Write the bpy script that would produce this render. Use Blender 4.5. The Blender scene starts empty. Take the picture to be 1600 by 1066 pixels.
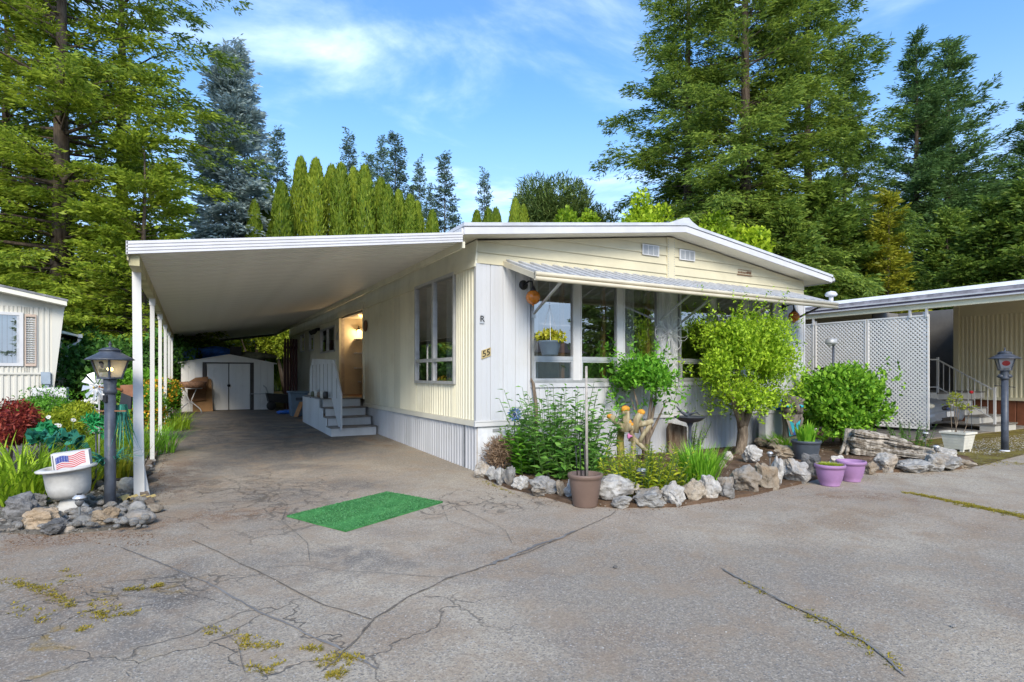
import bpy, bmesh, math, random
import numpy as np
from mathutils import Vector, Matrix, noise as mnoise
R_ = math.radians
sc = bpy.context.scene
C = sc.collection
# ------------------------------------------------------------------ camera, sky, sun, exposure
# world frame: x along the home's front wall, y along its long side, origin at the front corner
YAW = math.atan2(502, 895)
F_, HY_, H_ = 895.0, 586.0, 1.35
VX = (math.cos(YAW), math.sin(YAW)); UX = (-math.sin(YAW), math.cos(YAW))
CAM = (-3.4871, -7.2166)
cd = bpy.data.cameras.new('camera'); cam = bpy.data.objects.new('camera', cd); C.objects.link(cam)
cam.location = (CAM[0], CAM[1], H_); cam.rotation_euler = (R_(90), 0, -YAW)
cd.sensor_width = 36; cd.lens = F_ / 1600 * 36; cd.shift_y = 53.0 / 1600; cd.clip_end = 1500; cd.clip_start = .05
sc.camera = cam
SUN_EL, SUN_AZ = R_(36), math.atan2(-.36, -.93)
w = bpy.data.worlds.new('World'); sc.world = w; w.use_nodes = True
def world():
    nt = w.node_tree; nt.nodes.clear(); L = nt.links.new; A = nt.nodes.new
    out = A('ShaderNodeOutputWorld'); bg = A('ShaderNodeBackground'); L(bg.outputs[0], out.inputs[0])
    sk = A('ShaderNodeTexSky'); sk.sky_type = 'NISHITA'; sk.sun_disc = False
    sk.sun_elevation = SUN_EL; sk.sun_rotation = SUN_AZ; sk.air_density = 1.0; sk.dust_density = .6; sk.ozone_density = 2.5
    tc = A('ShaderNodeTexCoord'); sep = A('ShaderNodeSeparateXYZ'); L(tc.outputs['Generated'], sep.inputs[0])
    zz = A('ShaderNodeMath'); zz.operation = 'MAXIMUM'; L(sep.outputs[2], zz.inputs[0]); zz.inputs[1].default_value = 0.06
    dv = A('ShaderNodeVectorMath'); dv.operation = 'DIVIDE'; cm = A('ShaderNodeCombineXYZ')
    for i in range(3): L(zz.outputs[0], cm.inputs[i])
    L(tc.outputs['Generated'], dv.inputs[0]); L(cm.outputs[0], dv.inputs[1])
    mp = A('ShaderNodeMapping'); mp.inputs['Rotation'].default_value = (0, 0, R_(-38)); mp.inputs['Scale'].default_value = (.8, 1.0, 1); mp.inputs['Location'].default_value = (1.50, 1.716, 0)
    L(dv.outputs[0], mp.inputs[0])
    no = A('ShaderNodeTexNoise'); no.inputs['Scale'].default_value = 1.15; no.inputs['Detail'].default_value = 8; no.inputs['Roughness'].default_value = .56; no.inputs['Distortion'].default_value = .35
    L(mp.outputs[0], no.inputs[0])
    rp = A('ShaderNodeMapRange'); rp.interpolation_type = 'SMOOTHSTEP'; L(no.outputs[0], rp.inputs[0])
    rp.inputs[1].default_value = .52; rp.inputs[2].default_value = .98; rp.inputs[3].default_value = 0.0; rp.inputs[4].default_value = .9
    # pale air near the horizon
    hz = A('ShaderNodeMapRange'); hz.interpolation_type = 'SMOOTHSTEP'; L(sep.outputs[2], hz.inputs[0]); hz.inputs[1].default_value = .0; hz.inputs[2].default_value = .48; hz.inputs[3].default_value = .95; hz.inputs[4].default_value = .12
    sat = A('ShaderNodeHueSaturation'); sat.inputs['Saturation'].default_value = 1.3; sat.inputs['Value'].default_value = .98; L(sk.outputs[0], sat.inputs['Color'])
    m0 = A('ShaderNodeMix'); m0.data_type = 'RGBA'; L(hz.outputs[0], m0.inputs[0]); L(sat.outputs[0], m0.inputs[6]); m0.inputs[7].default_value = (2.6, 3.25, 4.3, 1)
    m1 = A('ShaderNodeMix'); m1.data_type = 'RGBA'; L(rp.outputs[0], m1.inputs[0]); L(m0.outputs[2], m1.inputs[6]); m1.inputs[7].default_value = (7.6, 8.2, 9.2, 1)
    L(m1.outputs[2], bg.inputs[0]); bg.inputs[1].default_value = .094
world()
sl = bpy.data.lights.new('sun', 'SUN'); sl.energy = 1.27; sl.angle = R_(24); sl.color = (1, .92, .78)
so = bpy.data.objects.new('sun', sl); C.objects.link(so); so.location = (0, -20, 40)
sd = Vector((math.sin(SUN_AZ) * math.cos(SUN_EL), math.cos(SUN_AZ) * math.cos(SUN_EL), math.sin(SUN_EL)))
so.rotation_euler = sd.to_track_quat('Z', 'Y').to_euler()
sc.view_settings.view_transform = 'Standard'; sc.view_settings.look = 'None'; sc.view_settings.gamma = 1; sc.view_settings.exposure = 1.78
sc.view_settings.use_curve_mapping = False
try:
    sc.cycles.max_bounces = 8; sc.cycles.transparent_max_bounces = 12; sc.cycles.use_denoising = True
    sc.cycles.caustics_reflective = False; sc.cycles.caustics_refractive = False
except Exception: pass

# ------------------------------------------------------------------ measuring helpers (survey of the site)
def gz(x, y): return .02 * min(max(y, 0), 25)
def at(px, py, t):
    X, Z = (px - 800) / F_, (HY_ - py) / F_
    return Vector((CAM[0] + (X * VX[0] + VX[1]) * t, CAM[1] + (X * UX[0] + UX[1]) * t, H_ + Z * t))
def G(px, py, dz=0.0):
    t = 8.0
    for i in range(80):
        p = at(px, py, t); t += (p.z - gz(p.x, p.y) - dz) * F_ / max(8, py - HY_) * .7
    p = at(px, py, t); p.z = gz(p.x, p.y) + dz
    return p
def dep(p): return (p[0] - CAM[0]) * VX[1] + (p[1] - CAM[1]) * UX[1]
def mpp(p): return dep(p) / F_          # metres per photo pixel at that distance
FW = Vector((VX[1], UX[1], 0)); RT = Vector((VX[0], UX[0], 0)); UP = Vector((0, 0, 1))

# ------------------------------------------------------------------ materials
class S:
    def __init__(s, name):
        s.m = bpy.data.materials.new(name); s.m.use_nodes = True; s.nt = s.m.node_tree; s.nt.nodes.clear()
        s.out = s.A('ShaderNodeOutputMaterial'); s.tc = s.A('ShaderNodeTexCoord'); s.v = s.tc.outputs['Object']
    def A(s, t): return s.nt.nodes.new(t)
    def put(s, sock, v):
        if hasattr(v, 'is_linked') or isinstance(v, bpy.types.NodeSocket): s.nt.links.new(v, sock)
        elif isinstance(v, (tuple, list)) and len(v) == 3 and sock.type == 'RGBA': sock.default_value = (*v, 1)
        else: sock.default_value = v
    def noise(s, scale, detail=4, rough=.55, vec=None, dist=0.0, col=False):
        n = s.A('ShaderNodeTexNoise'); s.put(n.inputs['Vector'], vec or s.v); s.put(n.inputs['Scale'], scale); n.inputs['Detail'].default_value = detail; n.inputs['Roughness'].default_value = rough; n.inputs['Distortion'].default_value = dist
        return n.outputs[1 if col else 0]
    def vor(s, scale, feature='F1', vec=None, out='Distance'):
        n = s.A('ShaderNodeTexVoronoi'); n.feature = feature; s.put(n.inputs['Vector'], vec or s.v); n.inputs['Scale'].default_value = scale
        return n.outputs[out]
    def math(s, op, a, b=0.0, clamp=False):
        n = s.A('ShaderNodeMath'); n.operation = op; n.use_clamp = clamp; s.put(n.inputs[0], a); s.put(n.inputs[1], b); return n.outputs[0]
    def vmath(s, op, a, b):
        n = s.A('ShaderNodeVectorMath'); n.operation = op; s.put(n.inputs[0], a); s.put(n.inputs[1], b); return n.outputs['Value' if op in ('LENGTH', 'DISTANCE') else 0]
    def rng(s, f, a, b, c=0.0, d=1.0):
        n = s.A('ShaderNodeMapRange'); n.interpolation_type = 'SMOOTHSTEP'; s.put(n.inputs[0], f)
        for i, q in enumerate((a, b, c, d)): n.inputs[i + 1].default_value = q
        return n.outputs[0]
    def mix(s, f, a, b, mode='MIX'):
        n = s.A('ShaderNodeMix'); n.data_type = 'RGBA'; n.blend_type = mode; s.put(n.inputs[0], f); s.put(n.inputs[6], a); s.put(n.inputs[7], b); return n.outputs[2]
    def map(s, scale=(1, 1, 1), loc=(0, 0, 0), rot=(0, 0, 0)):
        n = s.A('ShaderNodeMapping'); s.put(n.inputs[0], s.v); n.inputs['Scale'].default_value = scale; n.inputs['Location'].default_value = loc; n.inputs['Rotation'].default_value = rot; return n.outputs[0]
    def bump(s, h, strength=.3, dist=.01, nrm=None):
        n = s.A('ShaderNodeBump'); n.inputs['Strength'].default_value = strength; n.inputs['Distance'].default_value = dist; s.put(n.inputs['Height'], h)
        if nrm: s.put(n.inputs['Normal'], nrm)
        return n.outputs[0]
    def bsdf(s, col, rough=.6, metal=0.0, nrm=None, spec=.4, **kw):
        n = s.A('ShaderNodeBsdfPrincipled'); s.put(n.inputs['Base Color'], col); s.put(n.inputs['Roughness'], rough); s.put(n.inputs['Metallic'], metal); s.put(n.inputs['Specular IOR Level'], spec)
        if nrm: s.put(n.inputs['Normal'], nrm)
        for k, v in kw.items(): s.put(n.inputs[k.replace('_', ' ')], v)
        return n.outputs[0]
    def done(s, sh): s.nt.links.new(sh, s.out.inputs[0]); return s.m
def mul(c, k): return tuple(min(1, max(0, q * k)) for q in c[:3])
def M(name, col, rough=.6, var=.12, scl=5, col2=None, bump=0.0, bs=60, metal=0.0, spec=.4, streak=False, dirt=0.0, dcol=(.16, .14, .10), bd=.004, **kw):
    s = S(name); v = s.map((scl, scl, scl * (.07 if streak else 1)))
    n = s.noise(1.0, 5, .6, vec=v)
    c = s.mix(s.rng(n, .3, .7), mul(col, 1 - var), col2 or mul(col, 1 + var))
    if dirt:
        c = s.mix(s.math('MULTIPLY', s.rng(s.noise(1.7, 7, .65), .5, .75), dirt), c, dcol)
    nr = s.bump(s.noise(bs, 4), bump, bd) if bump else None
    return s.done(s.bsdf(c, rough, metal, nr, spec, **kw))
def glow(name, col, k):
    s = S(name); e = s.A('ShaderNodeEmission'); e.inputs[0].default_value = (*col, 1); e.inputs[1].default_value = k; return s.done(e.outputs[0])
def leafmat(name, c1, c2, c3=None, trans=.35, clump=1.6, rough=.5):
    s = S(name); g = s.A('ShaderNodeNewGeometry'); ri = g.outputs['Random Per Island']
    cl = s.noise(clump, 3, .6)
    c = s.mix(s.rng(cl, .35, .65), c1, c2)
    c = s.mix(s.math('MULTIPLY', ri, .75), c, c3 or mul(c2, 1.45))
    hs = s.A('ShaderNodeHueSaturation'); s.put(hs.inputs['Color'], c); oi = s.A('ShaderNodeObjectInfo'); s.put(hs.inputs['Value'], s.math('MULTIPLY', s.rng(ri, 0, 1, .72, 1.2), s.rng(oi.outputs['Random'], 0, 1, .80, 1.14))); s.put(hs.inputs['Hue'], s.rng(oi.outputs['Random'], 0, 1, .508, .492)); c = hs.outputs[0]
    d = s.bsdf(c, rough, 0, None, .25); t = s.A('ShaderNodeBsdfTranslucent'); s.put(t.inputs[0], c)
    m = s.A('ShaderNodeMixShader'); m.inputs[0].default_value = trans; s.nt.links.new(d, m.inputs[1]); s.nt.links.new(t.outputs[0], m.inputs[2])
    return s.done(m.outputs[0])
def glassmat(name, tint=(.72, .76, .74), refl=.10):
    s = S(name); t = s.A('ShaderNodeBsdfTransparent'); t.inputs[0].default_value = (*tint, 1); g = s.A('ShaderNodeBsdfGlossy'); g.inputs['Roughness'].default_value = .0; g.inputs[0].default_value = (.95, .97, 1, 1)
    f = s.A('ShaderNodeFresnel'); f.inputs[0].default_value = 1.5
    fac = s.math('ADD', f.outputs[0], refl, True); m = s.A('ShaderNodeMixShader'); s.put(m.inputs[0], fac); s.nt.links.new(t.outputs[0], m.inputs[1]); s.nt.links.new(g.outputs[0], m.inputs[2])
    return s.done(m.outputs[0])
def rockmat(name, a, b, c, sp=.35):
    s = S(name); oi = s.A('ShaderNodeObjectInfo'); off = s.A('ShaderNodeCombineXYZ')
    for i in range(3): s.put(off.inputs[i], s.math('MULTIPLY', oi.outputs['Random'], 30 + 7 * i))
    v = s.vmath('ADD', s.v, off.outputs[0])
    n1 = s.noise(7, 8, .65, vec=v); n2 = s.noise(16, 6, .7, vec=v, dist=1.2); n3 = s.noise(3, 4, .6, vec=v)
    col = s.mix(s.rng(n1, .38, .62), a, b); col = s.mix(s.math('MULTIPLY', s.rng(n3, .5, .68), .7), col, c); col = s.mix(s.math('MULTIPLY', s.rng(n2, .56, .72), sp + .25), col, mul(a, .3))
    hs = s.A('ShaderNodeHueSaturation'); s.put(hs.inputs['Color'], col); s.put(hs.inputs['Value'], s.rng(oi.outputs['Random'], 0, 1, .7, 1.2))
    h = s.math('ADD', s.noise(22, 8, .7, vec=v), s.math('MULTIPLY', n2, .6))
    return s.done(s.bsdf(hs.outputs[0], .85, 0, s.bump(h, .8, .03), .25))
def barkmat(name, a, b, scl=10):
    s = S(name); v = s.map((scl, scl, scl * .18)); n = s.noise(1, 7, .7, vec=v)
    return s.done(s.bsdf(s.mix(s.rng(n, .35, .65), a, b), .9, 0, s.bump(n, .8, .03), .2))

MT = {}
MT['white'] = M('white_paint', (.53, .54, .56), .5, .08, 2, streak=True, dirt=.22, dcol=(.40, .40, .36))
MT['skirtw'] = M('skirting_paint', (.47, .48, .50), .55, .10, 3, streak=True, dirt=.25, dcol=(.30, .30, .28))
MT['trimw'] = M('trim_white', (.60, .60, .60), .5, .06, 3, dirt=.15, dcol=(.4, .38, .32))
MT['roofw'] = M('roof_coating', (.52, .54, .58), .6, .10, 4, dirt=.3, dcol=(.30, .30, .30), bump=.3, bs=40)
MT['cream'] = M('cream_paint', (.74, .71, .56), .5, .09, 2, streak=True, dirt=.26, dcol=(.36, .31, .18))
MT['creamf'] = M('gable_cream', (.58, .53, .37), .5, .06, 2, dirt=.14, dcol=(.45, .40, .26))
MT['soffit'] = M('soffit_cream', (.72, .69, .58), .6, .06, 2, dirt=.15, dcol=(.4, .38, .3))
MT['creamrail'] = M('awning_rail', (.56, .51, .39), .5, .08, 3, dirt=.2, dcol=(.36, .32, .22))
MT['alu'] = M('aluminium', (.55, .56, .57), .42, .10, 8, metal=.5)
MT['alug'] = M('window_grey', (.38, .39, .39), .5, .12, 8, metal=.3)
MT['glass'] = glassmat('window_glass', (.86, .89, .88), .32)
MT['curtain'] = M('net_curtain', (.68, .70, .70), .9, .05)
MT['inside'] = M('interior_wall', (.52, .47, .40), .8, .2)
MT['wood'] = M('brown_wood', (.20, .10, .05), .6, .25, 6)
MT['dark'] = M('dark_metal', (.02, .02, .022), .45, .2, 8)
MT['black'] = M('black_plastic', (.012, .012, .013), .5, .2)
MT['iron'] = M('lamp_iron', (.055, .065, .085), .45, .3, 9, bump=.3, bs=50)
MT['carport'] = M('carport_enamel', (.80, .78, .72), .55, .07, 1.5, dirt=.14, dcol=(.24, .23, .19))
MT['fasciaw'] = M('carport_fascia', (.58, .58, .60), .5, .05, 3, dirt=.12, dcol=(.35, .34, .30))
MT['beamc'] = M('beam_stained', (.42, .38, .22), .6, .25, 4, dirt=.5, dcol=(.14, .14, .05))
MT['postw'] = M('post_white', (.60, .60, .58), .55, .08, 3, streak=True, dirt=.2, dcol=(.34, .33, .26))
# ------------------------------------------------------------------ mesh building
ORG = {}
class B:
    def __init__(s): s.v = []; s.f = []; s.sm = []
    def add(s, vs, fs, smooth=False):
        o = len(s.v); s.v += [tuple(q) for q in vs]; s.f += [tuple(i + o for i in f) for f in fs]; s.sm += [smooth] * len(fs); return s
    def box(s, x0, x1, y0, y1, z0, z1):
        return s.add([(x0, y0, z0), (x1, y0, z0), (x1, y1, z0), (x0, y1, z0), (x0, y0, z1), (x1, y0, z1), (x1, y1, z1), (x0, y1, z1)],
                     [(3, 2, 1, 0), (4, 5, 6, 7), (0, 1, 5, 4), (1, 2, 6, 5), (2, 3, 7, 6), (3, 0, 4, 7)])
    def obox(s, a, b, w, h, up=(0, 0, 1)):      # a bar from a to b, w wide and h high
        a, b = Vector(a), Vector(b); d = (b - a).normalized(); u = Vector(up)
        if abs(d.dot(u)) > .95: u = Vector((0, 1, 0))
        r = d.cross(u).normalized(); u = r.cross(d).normalized(); r *= w / 2; u *= h / 2
        vs = [p + q for p in (a, b) for q in (-r - u, r - u, r + u, -r + u)]
        return s.add(vs, [(0, 1, 2, 3), (7, 6, 5, 4), (0, 4, 5, 1), (1, 5, 6, 2), (2, 6, 7, 3), (3, 7, 4, 0)])
    def tube(s, path, rad, n=8, cap=True, smooth=True, sq=None):
        path = [Vector(p) for p in path]; m = len(path)
        if not isinstance(rad, (list, tuple)): rad = [rad] * m
        ref = Vector((.3, .2, 1)); vs = []; pr = None
        for i, p in enumerate(path):
            d = (path[min(i + 1, m - 1)] - path[max(i - 1, 0)]); d = d.normalized() if d.length > 1e-9 else UP
            if pr is None: r = d.cross(ref if abs(d.dot(ref.normalized())) < .95 else Vector((1, 0, 0))).normalized()
            else: r = (pr - d * pr.dot(d)).normalized()
            pr = r; q = d.cross(r)
            for k in range(n):
                a = 2 * math.pi * k / n; vs.append(p + (r * math.cos(a) + q * math.sin(a) * (sq or 1)) * rad[i])
        fs = [(i * n + k, i * n + (k + 1) % n, (i + 1) * n + (k + 1) % n, (i + 1) * n + k) for i in range(m - 1) for k in range(n)]
        s.add(vs, fs, smooth)
        if cap:
            o = len(s.v) - m * n; s.f += [tuple(o + k for k in range(n - 1, -1, -1)), tuple(o + (m - 1) * n + k for k in range(n))]; s.sm += [False, False]
        return s
    def lathe(s, prof, c=(0, 0, 0), n=24, smooth=True, sx=1, sy=1, tilt=None):
        vs = []; c = Vector(c)
        for r, z in prof:
            for k in range(n):
                a = 2 * math.pi * k / n; q = Vector((r * math.cos(a) * sx, r * math.sin(a) * sy, z))
                if tilt: q = tilt @ q
                vs.append(c + q)
        m = len(prof); fs = [(i * n + k, i * n + (k + 1) % n, (i + 1) * n + (k + 1) % n, (i + 1) * n + k) for i in range(m - 1) for k in range(n)]
        s.add(vs, fs, smooth); o = len(s.v) - m * n
        if prof[0][0] > 1e-4: s.f.append(tuple(o + k for k in range(n - 1, -1, -1))); s.sm.append(False)
        if prof[-1][0] > 1e-4: s.f.append(tuple(o + (m - 1) * n + k for k in range(n))); s.sm.append(False)
        return s
    def ball(s, c, r, n=14, sx=1, sy=1, sz=1):
        m = n // 2; prof = [(max(1e-5, r * math.sin(math.pi * i / m)), -r * math.cos(math.pi * i / m) * sz) for i in range(m + 1)]
        return s.lathe(prof, c, n, True, sx, sy)
    def prism(s, pts, ext):
        pts = [Vector(p) for p in pts]; e = Vector(ext); n = len(pts)
        return s.add(pts + [p + e for p in pts], [tuple(range(n - 1, -1, -1)), tuple(range(n, 2 * n))] + [(i, (i + 1) % n, n + (i + 1) % n, n + i) for i in range(n)])
    def sheet(s, rows, smooth=True):            # grid of points
        n = len(rows[0]); return s.add([p for r in rows for p in r], [(i * n + k, i * n + k + 1, (i + 1) * n + k + 1, (i + 1) * n + k) for i in range(len(rows) - 1) for k in range(n - 1)], smooth)
    def mesh(s, name, off=(0, 0, 0)):
        me = bpy.data.meshes.new(name); ox, oy, oz = off
        me.from_pydata([(a - ox, b - oy, c - oz) for a, b, c in s.v], [], s.f)
        me.polygons.foreach_set('use_smooth', s.sm); me.update(); return me
def npmesh(name, V, nq, smooth=False):
    """V: (n*nq, 3) vertices, each run of nq is one face"""
    me = bpy.data.meshes.new(name); n = len(V); me.vertices.add(n); me.vertices.foreach_set('co', np.ascontiguousarray(V, dtype=np.float32).ravel())
    me.loops.add(n); me.loops.foreach_set('vertex_index', np.arange(n, dtype=np.int32)); k = n // nq; me.polygons.add(k)
    me.polygons.foreach_set('loop_start', np.arange(0, n, nq, dtype=np.int32))
    me.update(calc_edges=True); me.validate(); return me
def tag(o, label=None, cat=None, group=None, kind=None):
    if label: o['label'] = label
    if cat: o['category'] = cat
    if group: o['group'] = group
    if kind: o['kind'] = kind
    return o
def thing(name, label, cat, loc=(0, 0, 0), group=None, rz=0.0):
    o = bpy.data.objects.new(name, None); o.empty_display_size = .1; C.objects.link(o); o.location = loc; o.rotation_euler = (0, 0, rz)
    ORG[o.name] = Vector(loc); return tag(o, label, cat, group)
def link(name, me, mat, parent=None, loc=(0, 0, 0)):
    o = bpy.data.objects.new(name, me); C.objects.link(o); o.location = loc
    if mat is not None and not me.materials: me.materials.append(MT[mat] if isinstance(mat, str) else mat)
    if parent is not None: o.parent = parent; ORG[o.name] = ORG[parent.name]
    else: ORG[o.name] = Vector(loc)
    return o
def part(b, name, mat, parent, local=False, bevel=0.0, label=None):
    """a piece built in world coordinates (local=True: in the thing's own) and parented"""
    o = link(name, b.mesh(name, (0, 0, 0) if local else ORG[parent.name]), mat, parent)
    if bevel:
        m = o.modifiers.new('bevel', 'BEVEL'); m.width = bevel; m.segments = 2; m.limit_method = 'ANGLE'
    if label: o['label'] = label
    return o
def single(b, name, mat, label, cat, loc=(0, 0, 0), group=None, local=False, rz=0.0, bevel=0.0):
    o = link(name, b.mesh(name, (0, 0, 0) if local else loc), mat, None, loc); o.rotation_euler = (0, 0, rz)
    if bevel:
        m = o.modifiers.new('bevel', 'BEVEL'); m.width = bevel; m.segments = 2; m.limit_method = 'ANGLE'
    return tag(o, label, cat, group)
def struct(b, name, mat, kind='structure', parent=None):
    o = link(name, b.mesh(name), mat, parent); o['kind'] = kind; return o
def dup(o, loc=None, rz=None, label=None, parent=None, scale=None):
    c = o.copy(); C.objects.link(c); ORG[c.name] = Vector(loc) if loc is not None else ORG[o.name]
    if parent is not None: c.parent = parent
    if loc is not None: c.location = loc
    if rz is not None: c.rotation_euler = (0, 0, rz)
    if scale is not None: c.scale = scale
    if label: c['label'] = label
    for ch in [q for q in C.objects if q.parent == o]: dup(ch, parent=c)
    return c
def text(name, body, size, mat, parent, mw, ext=.004):
    cu = bpy.data.curves.new(name, 'FONT'); cu.body = body; cu.size = size; cu.extrude = ext; cu.align_x = 'CENTER'; cu.align_y = 'CENTER'
    t = bpy.data.objects.new(name, cu); C.objects.link(t); bpy.context.view_layer.update()
    me = bpy.data.meshes.new_from_object(t.evaluated_get(bpy.context.evaluated_depsgraph_get())); bpy.data.objects.remove(t)
    me.transform(mw); o = link(name, me, mat, parent); return o
def vsheet(b, axis, a0, a1, z0, z1, base, out, prof):
    """upright ribbed sheet; prof = [(t, depth)] across its width"""
    p = [(a0 + (a1 - a0) * t, base + out * d) for t, d in prof]
    if axis == 'y': p = [(q, a) for a, q in p]
    for (xa, ya), (xb, yb) in zip(p, p[1:]): b.add([(xa, ya, z0), (xb, yb, z0), (xb, yb, z1), (xa, ya, z1)], [(0, 1, 2, 3)])
    return b
PLANK = [(0, 0), (.03, .014), (.06, .016), (.30, .016), (.32, .012), (.34, .016), (.64, .016), (.66, .012), (.68, .016), (.94, .016), (.97, .014), (1, 0)]
FLAT = [(0, 0), (.02, .012), (.04, .014), (.48, .014), (.5, .011), (.52, .014), (.96, .014), (.98, .012), (1, 0)]
def corr(n): return [((k + q) / n, d) for k in range(n) for q, d in ((0, .002), (.16, .022), (.5, .022), (.66, .002), (.98, .002))] + [(1, .002)]
def cladding(parent, name, mat, axis, a0, a1, step, z0f, z1, base, out, prof, holes=()):
    ed = [a0]; 
    while ed[-1] + step < a1 - .03: ed.append(ed[-1] + step)
    ed = sorted(set(ed + [a1] + [h for q in holes for h in q[:2] if a0 < h < a1]))
    ed = [e for i, e in enumerate(ed) if i == 0 or e - ed[i - 1] > .012]
    cache = {}
    for p, q in zip(ed, ed[1:]):
        mid = (p + q) / 2; zb = z0f(mid) if callable(z0f) else z0f; iv = [(zb, z1)]
        for h in holes:
            if h[0] < mid < h[1]: iv = [r for (a, b2) in iv for r in ((a, min(b2, h[2])), (max(a, h[3]), b2)) if r[1] - r[0] > .02]
        for (za, zb2) in iv: part(vsheet(B(), axis, p, q, za, zb2, base, out, prof), name, mat, parent)

# ------------------------------------------------------------------ plants (numpy)
def nrm(a): return a / np.maximum(1e-9, np.linalg.norm(a, axis=-1, keepdims=True))
def leafquads(P, D, N, L, W, fold=.18):
    D = nrm(D); Sd = nrm(np.cross(D, N)); N2 = np.cross(Sd, D); L = np.asarray(L).reshape(-1, 1); W = np.asarray(W).reshape(-1, 1)
    mid = P + D * L * .45
    V = np.empty((len(P), 4, 3)); V[:, 0] = P; V[:, 1] = mid + Sd * W * .5 + N2 * W * fold; V[:, 2] = P + D * L - N2 * L * .08; V[:, 3] = mid - Sd * W * .5 + N2 * W * fold
    return V.reshape(-1, 3)
def conifer(seed, H, R, z0, nwh, nb, leaf=.3, var=(.55, 1.18), tw=14, lpt=9, droop=.30, up=.12, shape=.8, sparse=.15, lat=.38, aspect=.3, hang=.10, trunk=None, lean=(0, 0), topr=.12, jz=.5, fz=1.0):
    r = np.random.default_rng(seed); br = []
    for i in range(nwh):
        t = i / (nwh - 1); rad = R * max(0, 1 - t) ** shape * (1 if t > .12 else .72 + 2.3 * t) + topr
        for j in range(max(3, int(round(nb * (1 - .45 * t))))):
            if r.random() < sparse: continue
            br.append((z0 + (H - z0) * t + r.normal() * (H - z0) / nwh * jz, r.random() * 2 * math.pi, rad * r.uniform(*var), t))
    br = np.array(br); nB = len(br); ntw = np.maximum(3, (tw * (br[:, 2] / R) ** .8 + 3).astype(int))
    bi = np.repeat(np.arange(nB), ntw); n = len(bi); L = br[bi, 2]; az = br[bi, 1]; dh = np.stack([np.cos(az), np.sin(az), 0 * az], -1); sd = np.stack([-np.sin(az), np.cos(az), 0 * az], -1)
    u = .18 + .82 * r.random(n) ** .75; s = r.uniform(-1, 1, n); w_ = lat * L * (1.05 - u) + .10
    t = br[bi, 3]; dr = droop * (1 - .75 * t); upp = up + .55 * t
    x = L * u + np.abs(s) * w_ * .45
    P = dh * x[:, None] + sd * (s * w_)[:, None]; P[:, 2] += br[bi, 0] + L * (upp * u - dr * u * u) - np.abs(s) * w_ * .30 - r.exponential(hang, n)
    P[:, 0] += lean[0] * P[:, 2]; P[:, 1] += lean[1] * P[:, 2]
    TD = nrm(dh * .8 + sd * s[:, None] * .9 + np.array([0, 0, 1]) * (upp - dr * u * 1.4)[:, None] * .7)
    k = np.repeat(np.arange(n), lpt); m = len(k); q = r.random(m); ll = leaf * r.uniform(.6, 1.25, m)
    side = np.cross(TD[k], np.array([0, 0, 1.])); side = nrm(side); sg = r.uniform(-1, 1, m)
    PP = P[k] + TD[k] * ((q - .5) * leaf * 2.4)[:, None] + side * (sg * leaf * .45)[:, None] + r.normal(0, leaf * .2, (m, 3))
    DD = TD[k] + side * (sg * .9)[:, None] + r.normal(0, .26, (m, 3)) + np.array([0, 0, -.15]); NN = np.array([0, 0, .75]) + dh[k] * .45 + r.normal(0, .55, (m, 3))
    V = leafquads(PP, DD, NN, ll, ll * aspect * r.uniform(.7, 1.3, m))
    b = B(); tr = trunk or H * .016; hs = np.linspace(-.3, H * .98, 9)
    b.tube([(lean[0] * h + .03 * math.sin(h), lean[1] * h + .03 * math.cos(h * 1.3), h) for h in hs], [max(.02, tr * (1.25 if h < .2 else 1) * (1 - max(0, h) / H * .93)) for h in hs], 9)
    for z, a, l, t_ in br:
        pt = []
        for uu in (0, .4, .8): pt.append((math.cos(a) * l * uu + lean[0] * z, math.sin(a) * l * uu + lean[1] * z, z + l * ((up + .55 * t_) * uu - droop * (1 - .75 * t_) * uu * uu)))
        b.tube(pt, [max(.012, tr * .22 * (l / R)), max(.008, tr * .12 * (l / R)), .006], 4, False)
    return V, b
def column(seed, H, R, n, leaf=.28, tip=.32):
    r = np.random.default_rng(seed); z = H * r.random(n) ** .92; a = r.random(n) * 2 * math.pi
    rr = R * np.minimum(1, ((H - z) / (tip * H)) ** .5) * (.90 + .10 * np.minimum(1, z / (.12 * H)))
    lump = 1 + .10 * np.sin(a * 3 + z * 2.3 + seed) + .08 * np.sin(a * 5 - z * 3.1) + .05 * r.normal(size=n)
    rr = rr * lump * (1 - .22 * r.random(n) ** 2)
    P = np.stack([np.cos(a) * rr, np.sin(a) * rr, z], -1); o = np.stack([np.cos(a), np.sin(a), 0 * a], -1)
    D = o * r.uniform(.1, .7, (n, 1)) + np.array([0, 0, 1.]) * r.uniform(.5, 1, (n, 1)) + r.normal(0, .25, (n, 3)); N = o + r.normal(0, .4, (n, 3))
    L = leaf * r.uniform(.6, 1.2, n); return leafquads(P, D, N, L, L * .42)
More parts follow.
